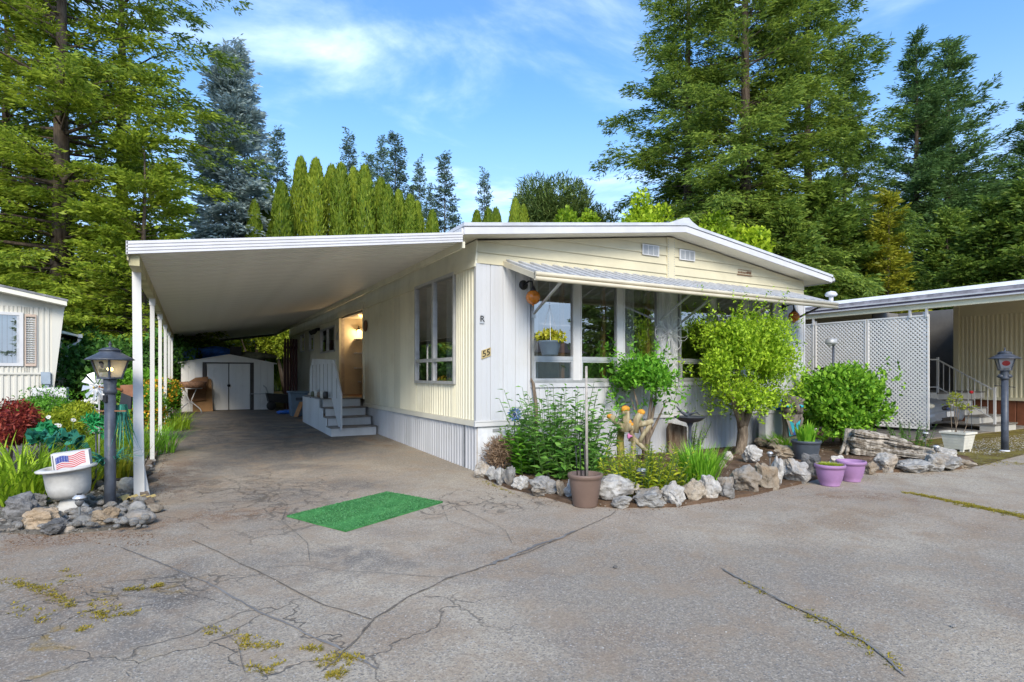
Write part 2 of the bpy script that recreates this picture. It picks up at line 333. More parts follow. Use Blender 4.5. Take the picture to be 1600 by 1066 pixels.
def bush(seed, rx, ry, rz, zc, n, L, W, lumps=14, lr=.5, upb=.25, hollow=.55, flat=0.0, rnd=.7):
    r = np.random.default_rng(seed); c = nrm(r.normal(size=(lumps, 3))); c[:, 2] = np.where(c[:, 2] < -.35, -c[:, 2], c[:, 2]); c *= r.uniform(.35, .78, (lumps, 1)); rad = lr * r.uniform(.7, 1.15, lumps)
    k = r.integers(0, lumps, n); d = nrm(r.normal(size=(n, 3))); q = hollow + (1 - hollow) * r.random(n) ** .5
    P = c[k] + d * (rad[k] * q)[:, None]; P = P * np.array([rx, ry, rz]) + np.array([0, 0, zc]); N = nrm(P - np.array([0, 0, zc - rz * .3]))
    D = N * .6 + r.normal(0, rnd, (n, 3)) + np.array([0, 0, upb]); NN = N * (1 - flat) + np.array([0, 0, 1]) * (.4 + flat) + r.normal(0, .5, (n, 3)); s = r.uniform(.6, 1.25, n)
    return leafquads(P, D, NN, L * s, W * s)
def blades(seed, n, r0, h, wd, bend=.6, seg=4, hv=.35, spread=.5):
    r = np.random.default_rng(seed); V = []
    a = r.random(n) * 2 * math.pi; q = r0 * np.sqrt(r.random(n)); az = a + r.normal(0, .6, n); base = np.stack([np.cos(a) * q, np.sin(a) * q, 0 * a], -1)
    o = np.stack([np.cos(az), np.sin(az), 0 * az], -1); sd = np.stack([-np.sin(az), np.cos(az), 0 * az], -1); hh = h * (1 - hv * r.random(n)); bb = bend * r.uniform(.3, 1.2, n); sp = spread * r.random(n)
    def pt(t): x = hh * (sp * t + bb * t * t); z = hh * (t - .55 * bb * t ** 2.6); return base + o * x[:, None] + np.array([0, 0, 1.]) * z[:, None]
    for i in range(seg):
        t0, t1 = i / seg, (i + 1) / seg; w0, w1 = wd * (1 - t0 ** 2.2) * .5, wd * (1 - t1 ** 2.2) * .5 + .0005; p0, p1 = pt(t0), pt(t1)
        V.append(np.stack([p0 - sd * w0, p0 + sd * w0, p1 + sd * w1, p1 - sd * w1], 1))
    return np.concatenate(V).reshape(-1, 3)
def stems(b, pts, r=.006, n=4):
    for p in pts: b.tube(p, [r * (1 - .5 * i / max(1, len(p) - 1)) for i in range(len(p))], n, False)
    return b
def plant(name, label, cat, loc, V, mat, crown='foliage', trunk=None, tmat='bark', group=None, rz=0.0, tname='trunk'):
    if trunk is None:
        o = link(name, npmesh(crown, V, 4), mat, None, loc); o.rotation_euler = (0, 0, rz); return tag(o, label, cat, group)
    t = thing(name, label, cat, loc, group, rz); link(crown, npmesh(crown, V, 4), mat, t); link(tname, trunk.mesh(tname), tmat, t); return t
def rockmesh(seed, w, d, h, cuts=9, sub=3, soft=.0, rough=.05):
    r = random.Random(seed); bm = bmesh.new(); bmesh.ops.create_icosphere(bm, subdivisions=sub, radius=1)
    pl = [(Vector((r.gauss(0, 1), r.gauss(0, 1), r.gauss(0, .8))).normalized(), r.uniform(.52, .86)) for _ in range(cuts)]
    sd = Vector((r.random() * 50, r.random() * 50, r.random() * 50))
    for v in bm.verts:
        p = v.co.copy()
        for nn, dd in pl:
            k = p.dot(nn)
            if k > dd: p -= nn * (k - dd) * (1 - soft)
        p += p.normalized() * (mnoise.fractal(p * 1.8 + sd, .8, 2.1, 4) * rough * 2)
        v.co = Vector((p.x * w * .62, p.y * d * .62, p.z * h * .62))
    z0 = min(v.co.z for v in bm.verts)
    for v in bm.verts: v.co.z = max(v.co.z - z0 - h * .08, 0 if False else v.co.z - z0 - h * .08)
    me = bpy.data.meshes.new('rock'); bm.to_mesh(me); bm.free()
    if soft > .3: me.polygons.foreach_set('use_smooth', [True] * len(me.polygons))
    return me
MT['bark'] = barkmat('bark', (.05, .035, .025), (.13, .10, .075))
MT['barkg'] = barkmat('grey_bark', (.12, .09, .065), (.28, .22, .16), 22)
# ------------------------------------------------------------------ ground
def asphalt():
    s = S('asphalt'); P = s.v
    warp = s.noise(.9, 4, .6, col=True); wv = s.vmath('ADD', P, s.vmath('MULTIPLY', s.vmath('SUBTRACT', warp, (.5, .5, .5)), (1.6, 1.6, 0)))
    def region(cx, cy, rx, ry, a=.75, b=1.15, rot=0.0):
        v = s.vmath('SUBTRACT', wv, (cx, cy, 0))
        n = s.A('ShaderNodeMapping'); s.put(n.inputs[0], v); n.vector_type = 'TEXTURE'; n.inputs['Rotation'].default_value = (0, 0, rot); n.inputs['Scale'].default_value = (rx, ry, 1e6)
        return s.rng(s.vmath('LENGTH', n.outputs[0], (0, 0, 0)), a, b, 1, 0)
    def mx(*a):
        q = a[0]
        for e in a[1:]: q = s.math('MAXIMUM', q, e)
        return q
    big = s.noise(.28, 5, .6); med = s.noise(1.3, 6, .62); fine = s.noise(38, 5, .75); grit = s.noise(130, 3, .7)
    c = s.mix(s.rng(big, .40, .58), (.335, .288, .225), (.53, .455, .345))
    c = s.mix(s.math('MULTIPLY', s.rng(med, .48, .70), .8), c, (.33, .25, .175))
    c = s.mix(s.math('MULTIPLY', s.rng(s.noise(.7, 7, .7, dist=.6), .52, .68), .40), c, (.215, .205, .195))
    # warm dirt fanned out near the bed and the right of the yard, grey stone chips farther right
    dirt = mx(region(.6, -2.2, 3.0, 1.8, .3, 1.3), region(3.0, -4.2, 2.6, 1.2, .2, 1.3, -.5), region(-2.2, .2, 1.4, 1.6, .3, 1.3))
    c = s.mix(s.math('MULTIPLY', s.math('MULTIPLY', dirt, s.rng(s.noise(1.1, 6, .65), .35, .6, .3, 1)), .85), c, (.43, .34, .25))
    # drive under the carport: old sealer, worn patches
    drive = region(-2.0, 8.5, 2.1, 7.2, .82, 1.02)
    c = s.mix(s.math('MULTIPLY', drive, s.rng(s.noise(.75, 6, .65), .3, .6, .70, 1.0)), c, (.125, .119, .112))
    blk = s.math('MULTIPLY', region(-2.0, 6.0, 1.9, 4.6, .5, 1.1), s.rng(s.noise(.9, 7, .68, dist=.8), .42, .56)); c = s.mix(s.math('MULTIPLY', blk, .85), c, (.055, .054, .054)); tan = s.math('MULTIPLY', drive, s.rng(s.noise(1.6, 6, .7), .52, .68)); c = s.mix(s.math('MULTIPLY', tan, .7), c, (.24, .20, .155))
    worn = s.math('MULTIPLY', region(-2.1, 2.2, 1.6, 1.9, .3, 1.15), s.rng(s.noise(1.1, 6, .6, dist=.5), .40, .62)); c = s.mix(s.math('MULTIPLY', worn, .8), c, (.125, .122, .12))
    c = s.mix(s.math('MULTIPLY', region(-1.2, 2.1, .8, .9, .3, 1.1), .5), c, (.165, .165, .17))
    band = s.math('MULTIPLY', mx(region(-2.9, -2.9, 1.3, .42, .4, 1.15, -.55), region(-2.3, -.1, 1.2, .7, .3, 1.2), region(-3.2, 2.6, .8, 1.9, .4, 1.1), region(-4.2, -3.3, 1.8, .8, .2, 1.3)), s.rng(s.noise(1.5, 7, .68, dist=.7), .36, .58)); c = s.mix(s.math('MULTIPLY', band, .85), c, (.145, .132, .118))
    och = s.math('MULTIPLY', mx(region(-4.6, -1.6, 1.8, .7, .3, 1.3), region(-3.9, -2.6, 1.4, .9, .2, 1.3), region(2.2, -4.3, 2.0, .9, .2, 1.3, -.5), region(-1.0, -3.4, 1.2, .7, .2, 1.3)), s.rng(s.noise(2.1, 7, .7, dist=.5), .44, .62)); c = s.mix(s.math('MULTIPLY', och, .7), c, (.30, .19, .10))
    # rust and needle litter
    rust = mx(region(-3.65, 1.6, .45, 1.9, .3, 1.2), region(-4.3, -1.15, 1.5, .28, .3, 1.3), region(-3.1, -.95, .7, .28, .3, 1.3), region(-1.6, 5.3, .8, .3, .2, 1.2, .4), region(-.35, 3.6, .25, 1.2, .2, 1.3), region(3.0, -3.6, 1.1, .35, .2, 1.3, -.6))
    c = s.mix(s.math('MULTIPLY', rust, s.rng(s.noise(4.5, 6, .7), .38, .58, 0, .85)), c, (.24, .125, .055))
    mud = s.math('MULTIPLY', region(-3.2, 1.1, .9, 1.7, .3, 1.2), s.rng(s.noise(1.8, 6, .65, dist=.7), .45, .6)); c = s.mix(s.math('MULTIPLY', mud, .75), c, (.12, .095, .07))
    # stone chips
    cell = s.vor(52, 'F1', out='Color'); sp = s.A('ShaderNodeSeparateColor'); s.put(sp.inputs[0], cell)
    d = s.vor(52, 'F1'); chip = s.math('MULTIPLY', s.rng(d, .22, .40, 1, 0), s.rng(sp.outputs[0], .58, .62)); out = region(-2.0, 9.0, 2.3, 8.2, .9, 1.05)
    c = s.mix(s.math('MULTIPLY', chip, s.math('SUBTRACT', .80, s.math('MULTIPLY', out, .6))), c, s.mix(sp.outputs[1], (.56, .54, .51), (.17, .16, .15)))
    c2_ = s.vor(120, 'F1', out='Color'); sp2 = s.A('ShaderNodeSeparateColor'); s.put(sp2.inputs[0], c2_); c = s.mix(s.math('MULTIPLY', s.rng(sp2.outputs[0], .35, .40, .5, 0), s.math('SUBTRACT', 1.0, s.math('MULTIPLY', out, .5))), c, (.17, .15, .13)); c = s.mix(s.rng(sp2.outputs[1], .80, .84, 0, .5), c, (.54, .48, .40)); c = s.mix(s.rng(fine, .3, .7, .45, 0), c, (.11, .10, .09)); c = s.mix(s.math('MULTIPLY', s.rng(s.noise(3.2, 6, .7), .46, .64), .45), c, (.31, .23, .155)); c = s.mix(s.rng(grit, .55, .8, 0, .30), c, (.46, .43, .39))
    # crazed cracking
    cr = s.noise(2.2, 4, .6, col=True); cv = s.vmath('ADD', P, s.vmath('MULTIPLY', s.vmath('SUBTRACT', cr, (.5, .5, .5)), (.55, .55, 0)))
    e1 = s.vor(1.5, 'DISTANCE_TO_EDGE', cv); e2 = s.vor(4.2, 'DISTANCE_TO_EDGE', cv)
    zone = mx(region(-2.6, -.2, 1.5, 2.3, .5, 1.1), region(-1.1, -1.5, 1.5, .8, .5, 1.1), region(-4.6, -3.2, 1.6, 1.0, .5, 1.2), region(-3.2, -4.2, 1.5, .7, .5, 1.2))
    zone2 = mx(region(-2.7, -.4, .8, 1.6, .4, 1.1), region(-.9, -1.75, 1.5, .6, .4, 1.1), region(-3.6, -2.9, 1.0, .5, .3, 1.1))
    k1 = s.math('MULTIPLY', s.rng(e1, .003, .014, 1, 0), s.math('MULTIPLY', zone, s.rng(s.noise(1.2, 3), .36, .46))); k2 = s.math('MULTIPLY', s.rng(e2, .012, .05, 1, 0), s.math('MULTIPLY', zone2, s.rng(s.noise(1.6, 3), .36, .48)))
    k = mx(k1, k2); c = s.mix(s.math('MULTIPLY', k, .7), c, (.10, .085, .068))
    moss = s.math('MULTIPLY', s.math('MULTIPLY', region(-4.7, -3.2, 1.6, 1.0, .4, 1.2), s.rng(e1, .02, .07, 1, 0)), s.rng(s.noise(2.6, 5, .6), .50, .62)); c = s.mix(s.math('MULTIPLY', moss, .75), c, (.30, .19, .025))
    h = s.math('ADD', s.math('ADD', s.math('MULTIPLY', grit, .5), s.math('MULTIPLY', fine, .8)), s.math('ADD', s.math('MULTIPLY', chip, .5), s.math('MULTIPLY', k, -1.5)))
    return s.done(s.bsdf(c, .88, 0, s.bump(h, .55, .012), .25))
MT['asphalt'] = asphalt()
def soilmat(name, a, b, c, pebble=.5):
    s = S(name); col = s.mix(s.rng(s.noise(3, 7, .7), .35, .65), a, b); cell = s.vor(34, 'F1', out='Color'); sp = s.A('ShaderNodeSeparateColor'); s.put(sp.inputs[0], cell)
    ch = s.math('MULTIPLY', s.rng(s.vor(34), .25, .5, 1, 0), s.rng(sp.outputs[0], 1 - pebble, 1 - pebble + .05)); col = s.mix(ch, col, s.mix(sp.outputs[1], c, mul(c, .4)))
    h = s.math('ADD', s.noise(25, 6, .75), s.math('MULTIPLY', ch, .6)); return s.done(s.bsdf(col, .95, 0, s.bump(h, .9, .03), .1))
MT['soil'] = soilmat('bed_soil', (.10, .062, .038), (.19, .125, .082), (.34, .27, .2), .14)
MT['gravel'] = soilmat('gravel_soil', (.11, .10, .085), (.22, .20, .17), (.36, .35, .33), .75)
MT['litter'] = soilmat('needle_litter', (.05, .045, .025), (.09, .075, .035), (.16, .11, .05), .3)
MT['slab'] = M('shade_tone_slab', (.22, .21, .20), .9, .3, 3, dirt=.5, dcol=(.06, .06, .06))  # dark colour stands in for carport shade behind the lattice
MT['mossg'] = soilmat('moss_ground', (.12, .09, .03), (.22, .19, .05), (.34, .31, .24), .35)
def ground():
    b = B(); xs = [-300, -40, -10, 0, 10, 40, 300]; ys = [-300, -40, -10, 0, 5, 10, 15, 20, 25, 60, 400]
    b.sheet([[(x, y, gz(x, y)) for x in xs] for y in ys], False); struct(b, 'ground', 'asphalt')
    def area(name, mat, pts, h, kind='structure', edge=.0):
        q = B(); q.add([(p[0], p[1], gz(p[0], p[1]) + h) for p in pts], [tuple(range(len(pts)))])
        me = q.mesh(name); bm = bmesh.new(); bm.from_mesh(me); bmesh.ops.triangulate(bm, faces=bm.faces); 
        r = bmesh.ops.extrude_face_region(bm, geom=bm.faces[:]); bmesh.ops.translate(bm, vec=(0, 0, -h - .03), verts=[e for e in r['geom'] if isinstance(e, bmesh.types.BMVert)])
        bmesh.ops.recalc_face_normals(bm, faces=bm.faces); bm.to_mesh(me); bm.free(); o = link(name, me, mat); o['kind'] = kind; return o
    g = lambda l: [tuple(G(a, c))[:2] for a, c in l]
    area('garden_bed', 'soil', g([(742, 742), (795, 764), (848, 776), (890, 788), (960, 794), (1055, 793), (1115, 784), (1170, 776), (1250, 757), (1300, 742), (1370, 739), (1440, 737), (1500, 733), (1525, 727), (1512, 716)]) + [(7.9, -1.75), (9.0, -1.25), (9.15, 3.2), (7.28, 3.2), (7.28, .05), (.03, .05)], .035)
    left = g([(-260, 842), (0, 832), (60, 836), (110, 834), (180, 828), (238, 812)])
    area('neighbour_shade_sheet', 'slab', [(9.6, -.9), (15.7, -.9), (15.7, 14), (9.6, 14)], .006)  # added dark sheet, so the lattice gaps read as shaded
    area('rockery_bed', 'gravel', left + [(-4.06, .4), (-4.06, 19), (-30, 19), (-30, left[0][1])], .03)
    b = B(); b.sheet([[(x, y, gz(x, y) + .022) for x in (-90, -30, 0, 30, 90)] for y in (19.2, 25, 60, 120)], False); struct(b, 'woodland_floor', 'litter')
    b = B(); a_, c_ = G(1528, 729), G(1506, 716); b.add([(a_.x, a_.y, .012), (9.4, -2.95, .012), (16, -2.6, .012), (16, -1.0, .012), (9.0, -1.1, .012), (c_.x, c_.y + .6, .012)], [(0, 1, 2, 3, 4, 5)]); struct(b, 'mossy_verge', 'mossg')
ground()
def strip(name, pts, w0, mat, h=.004, kind='structure', jit=.5, seed=1, sub=10):
    r = random.Random(seed); P = [G(*p) for p in pts]; q = []; w0 = w0 * .38
    for a, c in zip(P, P[1:]):
        for k in range(sub): q.append(a.lerp(c, k / sub))
    q.append(P[-1]); b = B(); off = 0; rows = []
    for i, p in enumerate(q):
        d = (q[min(i + 1, len(q) - 1)] - q[max(0, i - 1)]); d.z = 0; d.normalize(); n = Vector((-d.y, d.x, 0)); off = off * .8 + r.uniform(-1, 1) * w0 * jit
        ww = w0 * r.uniform(.35, 1.2) * (0.15 if i in (0, len(q) - 1) else 1); c = p + n * off
        rows.append([(c - n * ww / 2 + UP * h), (c + n * ww / 2 + UP * h)])
    b.sheet(rows, False); return struct(b, name, mat, kind)
MT['crack'] = M('crack_dirt', (.135, .115, .092), .95, .4, 20)
MT['seal'] = M('old_sealer', (.19, .18, .168), .8, .25, 4, bump=.4, bs=60)
MT['patch'] = M('smooth_patch', (.29, .265, .235), .9, .2, 3, col2=(.37, .32, .26), bump=.5, bs=90, bd=.006)
for i, (pts, wd, m) in enumerate([
    ([(186, 855), (250, 882), (330, 915), (430, 968), (520, 1012), (585, 1050)], .045, 'seal'), ([(186, 855), (270, 888), (330, 914)], .02, 'crack'),
    ([(296, 843), (350, 868), (400, 893), (500, 945), (582, 970)], .028, 'crack'),
    ([(500, 1052), (560, 1000), (586, 968), (640, 935), (700, 905), (760, 885), (830, 862), (905, 828), (955, 806), (962, 800)], .035, 'crack'), ([(760, 884), (800, 870), (850, 852), (900, 830)], .10, 'seal'),
    ([(410, 888), (470, 885), (520, 892), (590, 896), (720, 905)], .012, 'crack'),
    ([(1125, 888), (1180, 918), (1230, 945), (1290, 972), (1350, 1005), (1420, 1060)], .045, 'seal'), ([(1170, 915), (1240, 950), (1300, 975)], .02, 'crack'),
    ([(330, 905), (300, 940), (240, 935), (160, 930), (60, 945)], .010, 'crack'), ([(290, 965), (340, 985), (370, 1005), (385, 1060)], .012, 'crack'), ([(800, 893), (860, 898), (900, 905)], .010, 'crack'),
    ([(420, 760), (450, 790), (440, 815), (480, 850), (485, 880)], .014, 'crack'), ([(690, 780), (730, 800), (790, 830), (800, 850)], .012, 'crack'), ([(690, 790), (700, 815), (760, 835), (830, 845)], .010, 'crack'),
    ([(345, 745), (400, 770), (430, 790)], .010, 'crack'), ([(480, 850), (540, 858), (620, 850), (700, 862), (780, 868)], .010, 'crack')]):
    strip('pavement_crack', pts, wd, m, .004 + .0006 * i, seed=i)
def patch(pts, h, seed=3):
    P = [G(*p) for p in pts]; b = B(); b.add([p + UP * h for p in P], [tuple(range(len(P)))]); struct(b, 'asphalt_patch', 'patch')
# ------------------------------------------------------------------ the home
house = thing('manufactured_home', 'cream and white ribbed-siding mobile home numbered 55 with low gable roof', 'mobile home', (0, 0, 0))
ZT, ZB = .71, 2.91
EAV, RDG = 3.22, 3.70
def soff(x): return EAV + (RDG - EAV) * (1 - abs(x - 3.65) / 3.65)
W1 = (.91, 3.32, 1.27, 2.80); W2 = (3.88, 6.30, 1.27, 2.80)
SW = (.72, 2.42, 1.23, 2.88); KW = (8.9, 10.84, 2.02, 2.70); NA = (12.0, 12.77, 2.16, 2.77); NB = (13.75, 14.52, 2.18, 2.77); ALC = (5.94, 8.30, .80, 2.84)
holes_f = [W1, W2]; holes_s = [SW, KW, NA, NB, ALC]
cladding(house, 'wall_panel', 'white', 'x', 0.004, 7.30, .2028, ZT, ZB, 0, -1, PLANK, [(q[0] - .05, q[1] + .05, q[2] - .07, q[3] + .3) for q in holes_f])
cladding(house, 'wall_panel', 'cream', 'y', .004, 2.46, .41, ZT, 2.86, 0, -1, corr(4), [SW])
cladding(house, 'wall_panel', 'cream', 'y', 2.46, 3.33, .435, ZT, 2.86, 0, -1, corr(8))
cladding(house, 'wall_panel', 'cream', 'y', 3.33, 5.90, .43, ZT, 2.86, 0, -1, FLAT)
cladding(house, 'wall_panel', 'cream', 'y', 8.36, 17.3, .43, ZT, 2.86, 0, -1, FLAT, [KW, NA, NB])
cladding(house, 'skirting_panel', 'skirtw', 'y', .004, 5.95, .6, lambda m: gz(0, m) - .03, .625, .0, -1, corr(6))
cladding(house, 'skirting_panel', 'skirtw', 'y', 8.2, 17.3, .9, lambda m: gz(0, m) - .03, .625, .0, -1, corr(9))
cladding(house, 'skirting_panel', 'skirtw', 'x', .90, 7.3, .8, -.03, .625, .0, -1, corr(7))
part(vsheet(B(), 'x', .004, .90, -.03, .625, 0, -1, [(0, .01), (.5, .012), (1, .01)]), 'skirting_panel', M('stained_skirting', (.62, .64, .67), .6, .14, 5, dirt=.45, dcol=(.33, .32, .30)), house)
part(B().box(-.018, -.002, .34, .47, -.02, .62), 'skirting_joint', M('grey_joint', (.16, .17, .18), .7, .3, 9), house)
part(B().box(.24, .37, -.024, -.011, .545, .585), 'skirting_vent', 'alug', house)
# trims
part(B().box(-.05, 7.33, -.042, -.002, .628, .705).box(-.055, 7.335, -.050, -.040, .690, .712), 'base_trim', 'trimw', house)
part(B().box(-.042, -.002, -.002, 5.90, .630, .706).box(-.042, -.002, 8.36, 17.32, .630, .706), 'base_trim', 'soffit', house)
part(B().box(-.030, .030, -.030, -.004, .71, 2.905).box(-.030, -.004, -.004, .03, .71, 2.86), 'corner_trim', 'white', house)
part(B().box(7.28, 7.33, -.03, .02, .71, 2.905), 'corner_trim', 'white', house)
part(B().box(.86, 3.38, -.040, -.002, 1.165, 1.235), 'window_trim', 'white', house); part(B().box(3.83, 6.36, -.040, -.002, 1.165, 1.235), 'window_trim', 'white', house)
# side belt of lapped boards
for z0, z1, o in ((2.86, 2.96, .050), (2.955, 3.075, .036), (3.07, 3.235, .024)):
    part(B().prism([(-.002, -.02, z0), (-o, -.02, z0), (-o + .016, -.02, z1), (-.002, -.02, z1)], (0, 17.32, 0)), 'lap_board', 'cream', house)
# gable boards
z = 2.91; k = 0
while z < 3.70:
    z1 = z + .155
    def xr(zz): return (0, 7.30) if zz <= EAV else (3.65 * (zz - EAV) / (RDG - EAV), 7.3 - 3.65 * (zz - EAV) / (RDG - EAV))
    for side in (0, 1):
        a0, a1 = xr(z)[side], xr(min(z1, 3.699))[side]; mid = 3.61 if side == 0 else 3.69
        pts = [(a0, z), (mid, z), (mid, min(z1, 3.695)), (a1, min(z1, 3.695))]
        if z < EAV < z1: pts.append((0 if side == 0 else 7.30, EAV))
        f = lambda q: -.030 + .018 * (q - z) / .155
        if side: pts = pts[::-1]
        b = B(); n = len(pts); fr = [(x, f(q), q) for x, q in pts]; bk = [(x, .0, q) for x, q in pts]
        b.add(fr + bk, [tuple(range(n)), tuple(range(2 * n - 1, n - 1, -1))] + [(i, n + i, n + (i + 1) % n, (i + 1) % n) for i in range(n)]); part(b, 'lap_board', 'creamf', house)
    z = z1
part(B().box(3.56, 3.74, -.036, -.002, 2.915, 3.686), 'gable_strip', 'creamf', house)
b = B()
for i in range(18):
    zz = 2.94 + i * .041; b.box(3.577, 3.588, -.040, -.036, zz, zz + .015).box(3.717, 3.726, -.040, -.036, zz + .01, zz + .022)
part(b, 'screw_row', 'alug', house)
for x0 in (3.0, 3.84):
    v = part(B().box(x0, x0 + .37, -.045, -.0305, 3.335, 3.515), 'gable_vent', 'trimw', house)
    for i in range(3):
        b = B()
        for q in range(7): b.box(x0 + .025 + .112 * i, x0 + .118 + .112 * i, -.0475, -.045, 3.352 + q * .021, 3.369 + q * .021)
        part(b, 'louvre', 'alug', v)
np_ = part(B().box(5.31, 5.72, -.036, -.0305, 3.20, 3.215), 'name_plate', 'wood', house)
r = random.Random(4); b = B()
for i in range(9):
    x = 5.33 + i * .042; b.box(x, x + .026, -.036, -.0305, 3.235, 3.235 + .05 * r.uniform(.5, 1)).box(x, x + .03, -.0365, -.031, 3.295, 3.305)
part(b, 'plate_lettering', 'wood', np_)
# roof
def slab(x0, z0, x1, z1, y0, y1, th): return B().prism([(x0, y0, z0), (x1, y0, z1), (x1, y0, z1 + th), (x0, y0, z0 + th)], (0, y1 - y0, 0))
ex0, ex1 = -.36, 7.68; ez = 3.195
for xa in (ex0, ex1):
    part(slab(xa, ez + .012, 3.65, 3.722, -.34, 17.6, .06), 'roof_soffit', 'soffit', house)
    part(slab(xa, ez, 3.65, 3.712, -.368, -.342, .10), 'roof_fascia', 'fasciaw', house)
    part(slab(xa, ez + .085, 3.65, 3.80, -.34, 17.62, .012), 'roof_deck', 'roofw', house)
    q = -1 if xa < 1 else 1
    part(slab(xa + q * .012, ez + .104, 3.65, 3.819, -.385, 17.62, .045), 'roof_covering', 'roofw', house)
    part(B().box(min(xa, xa + q * .03), max(xa, xa + q * .03), -.34, 17.6, ez - .005, ez + .085), 'eave_fascia', 'fasciaw', house)
part(B().prism([(3.25, -.37, 3.80), (4.02, -.37, 3.80), (3.80, -.37, 3.90), (3.72, -.37, 3.955), (3.60, -.37, 3.94)], (0, 17.9, 0)), 'ridge_cap', 'roofw', house)
part(B().tube([(7.68, -.37, 3.26), (7.73, -.37, 3.25), (7.74, 17.4, 3.22)], [.05, .055, .055], 8), 'gutter', 'trimw', house)
part(B().tube([(7.60, 3.0, 3.16), (7.62, 3.0, 3.02), (7.50, 3.0, 2.94), (7.36, 3.0, 2.88), (7.36, 3.0, .3)], .035, 8), 'downspout', 'trimw', house)
# shell behind the cladding, floor and rooms
def shell(axis, base, a1, holes, mat):
    ed = sorted({0.004, a1} | {h for q in holes for h in q[:2]})
    b = B()
    for p, q in zip(ed, ed[1:]):
        iv = [(.1, 3.19)]
        for h in holes:
            if h[0] < (p + q) / 2 < h[1]: iv = [r for (a, c) in iv for r in ((a, min(c, h[2])), (max(a, h[3]), c)) if r[1] - r[0] > .02]
        for za, zb in iv:
            if axis == 'x': b.box(p, q, .012, .09, za, zb)
            else: b.box(.012, .09, p, q, za, zb)
    return part(b, 'wall_frame', mat, house)
shell('x', 0, 7.296, holes_f, 'inside'); shell('y', 0, 17.29, holes_s, 'inside')
part(B().box(7.20, 7.29, .1, 17.28, .1, 3.19), 'side_wall', 'creamf', house); part(B().box(.1, 7.19, 17.2, 17.29, .1, 3.19), 'back_wall', 'cream', house)
part(B().box(7.292, 7.31, .02, 17.28, -.03, .62), 'skirting_panel', 'skirtw', house)
part(B().box(.1, 7.19, .1, 17.19, .70, .80), 'floor', 'wood', house); part(B().box(.1, 7.19, .1, 17.19, 2.95, 2.99), 'ceiling', 'inside', house)
part(B().box(.1, 7.19, 4.6, 4.68, .80, 2.95).box(3.6, 3.66, .7, 4.6, .80, 2.95), 'inner_wall', 'inside', house)
def curtain(a0, a1, z0, z1, y, n=60, axis='x', amp=.025, seed=0):
    r = random.Random(seed); rows = []
    pp = []
    for i in range(n + 1):
        t = i / n; a = a0 + (a1 - a0) * t; d = amp * math.sin(t * abs(a1 - a0) * 60 + r.uniform(-.5, .5)); pp.append((a, y + d) if axis == 'x' else (y + d, a))
    return B().sheet([[(p[0], p[1], zz) for p in pp] for zz in (z0, z1)])
def window_front(W, curtains):
    x0, x1, z0, z1 = W; zr = 1.60; wd = (x1 - x0 - .32) / 3
    f = part(B().box(x0 - .035, x0, -.045, .012, z0 - .035, z1).box(x1, x1 + .035, -.045, .012, z0 - .035, z1).box(x0, x1, -.045, .012, z0 - .035, z0).box(x0 - .035, x1 + .035, -.045, .012, z1, z1 + .04), 'window', 'alug', house)
    for i in range(3):
        a = x0 + i * (wd + .16); c = a + wd
        if i < 2: part(B().box(c + .02, c + .14, -.040, .03, z0, z1).box(c, c + .02, -.05, .03, z0, z1).box(c + .14, c + .16, -.05, .03, z0, z1), 'mullion', 'trimw', f)
        part(B().box(a, c, -.048, -.008, zr - .03, zr + .03), 'rail', 'alu', f)
        part(B().box(a, a + .028, -.04, .0, z0, zr - .03).box(c - .028, c, -.04, 0, z0, zr - .03).box(a + .028, c - .028, -.04, 0, z0, z0 + .028).box(a + .028, c - .028, -.04, 0, zr - .058, zr - .03), 'sash', 'alu', f)
        part(B().add([(a, -.012, zr + .03), (c, -.012, zr + .03), (c, -.012, z1), (a, -.012, z1)], [(0, 1, 2, 3)]), 'pane', 'glass', f)
        part(B().add([(a + .028, -.016, z0 + .028), (c - .028, -.016, z0 + .028), (c - .028, -.016, zr - .058), (a + .028, -.016, zr - .058)], [(0, 1, 2, 3)]), 'pane', 'glass', f)
    for a, c in curtains: part(curtain(a, c, .95, 2.85, .20, seed=int(a * 9)), 'curtain', 'curtain', f)
window_front(W1, [(.92, 1.12), (2.72, 3.02)]); window_front(W2, [(3.9, 4.12), (5.9, 6.28)])
part(B().box(1.50, 1.56, .12, .18, .8, 2.9).box(2.30, 2.36, .12, .18, .8, 2.9).box(3.24, 3.31, .11, .17, .8, 2.9), 'inner_post', M('amber_post', (.35, .16, .06), .6), house)
def window_side(W, div, rail=None, cur=()):
    y0, y1, z0, z1 = W
    f = part(B().box(-.05, .012, y0 - .012, y0 + .03, z0 - .02, z1 + .02).box(-.05, .012, y1 - .03, y1 + .012, z0 - .02, z1 + .02).box(-.05, .012, y0 + .03, y1 - .03, z0 - .02, z0 + .025).box(-.05, .012, y0 + .03, y1 - .03, z1 - .025, z1 + .02), 'window', 'alu', house)
    ed = [y0 + .03] + div + [y1 - .03]
    for a in div: part(B().box(-.046, .012, a - .035, a + .035, z0 + .025, z1 - .025), 'mullion', 'alu', f)
    for a, c in zip(ed, ed[1:]):
        a += .036; c -= .036
        if rail:
            part(B().box(-.048, .0, a, c, rail - .028, rail + .028), 'rail', 'alu', f)
            part(B().add([(-.012, a - .036, z0 + .025), (-.012, c + .036, z0 + .025), (-.012, c + .036, rail), (-.012, a - .036, rail)], [(3, 2, 1, 0)]), 'pane', 'glass', f)
        part(B().add([(-.010, a - .036, rail or z0), (-.010, c + .036, rail or z0), (-.010, c + .036, z1), (-.010, a - .036, z1)], [(3, 2, 1, 0)]), 'pane', 'glass', f)
    for a, c in cur: part(curtain(a, c, z0, z1, .17, axis='y', seed=3), 'curtain', 'curtain', f)
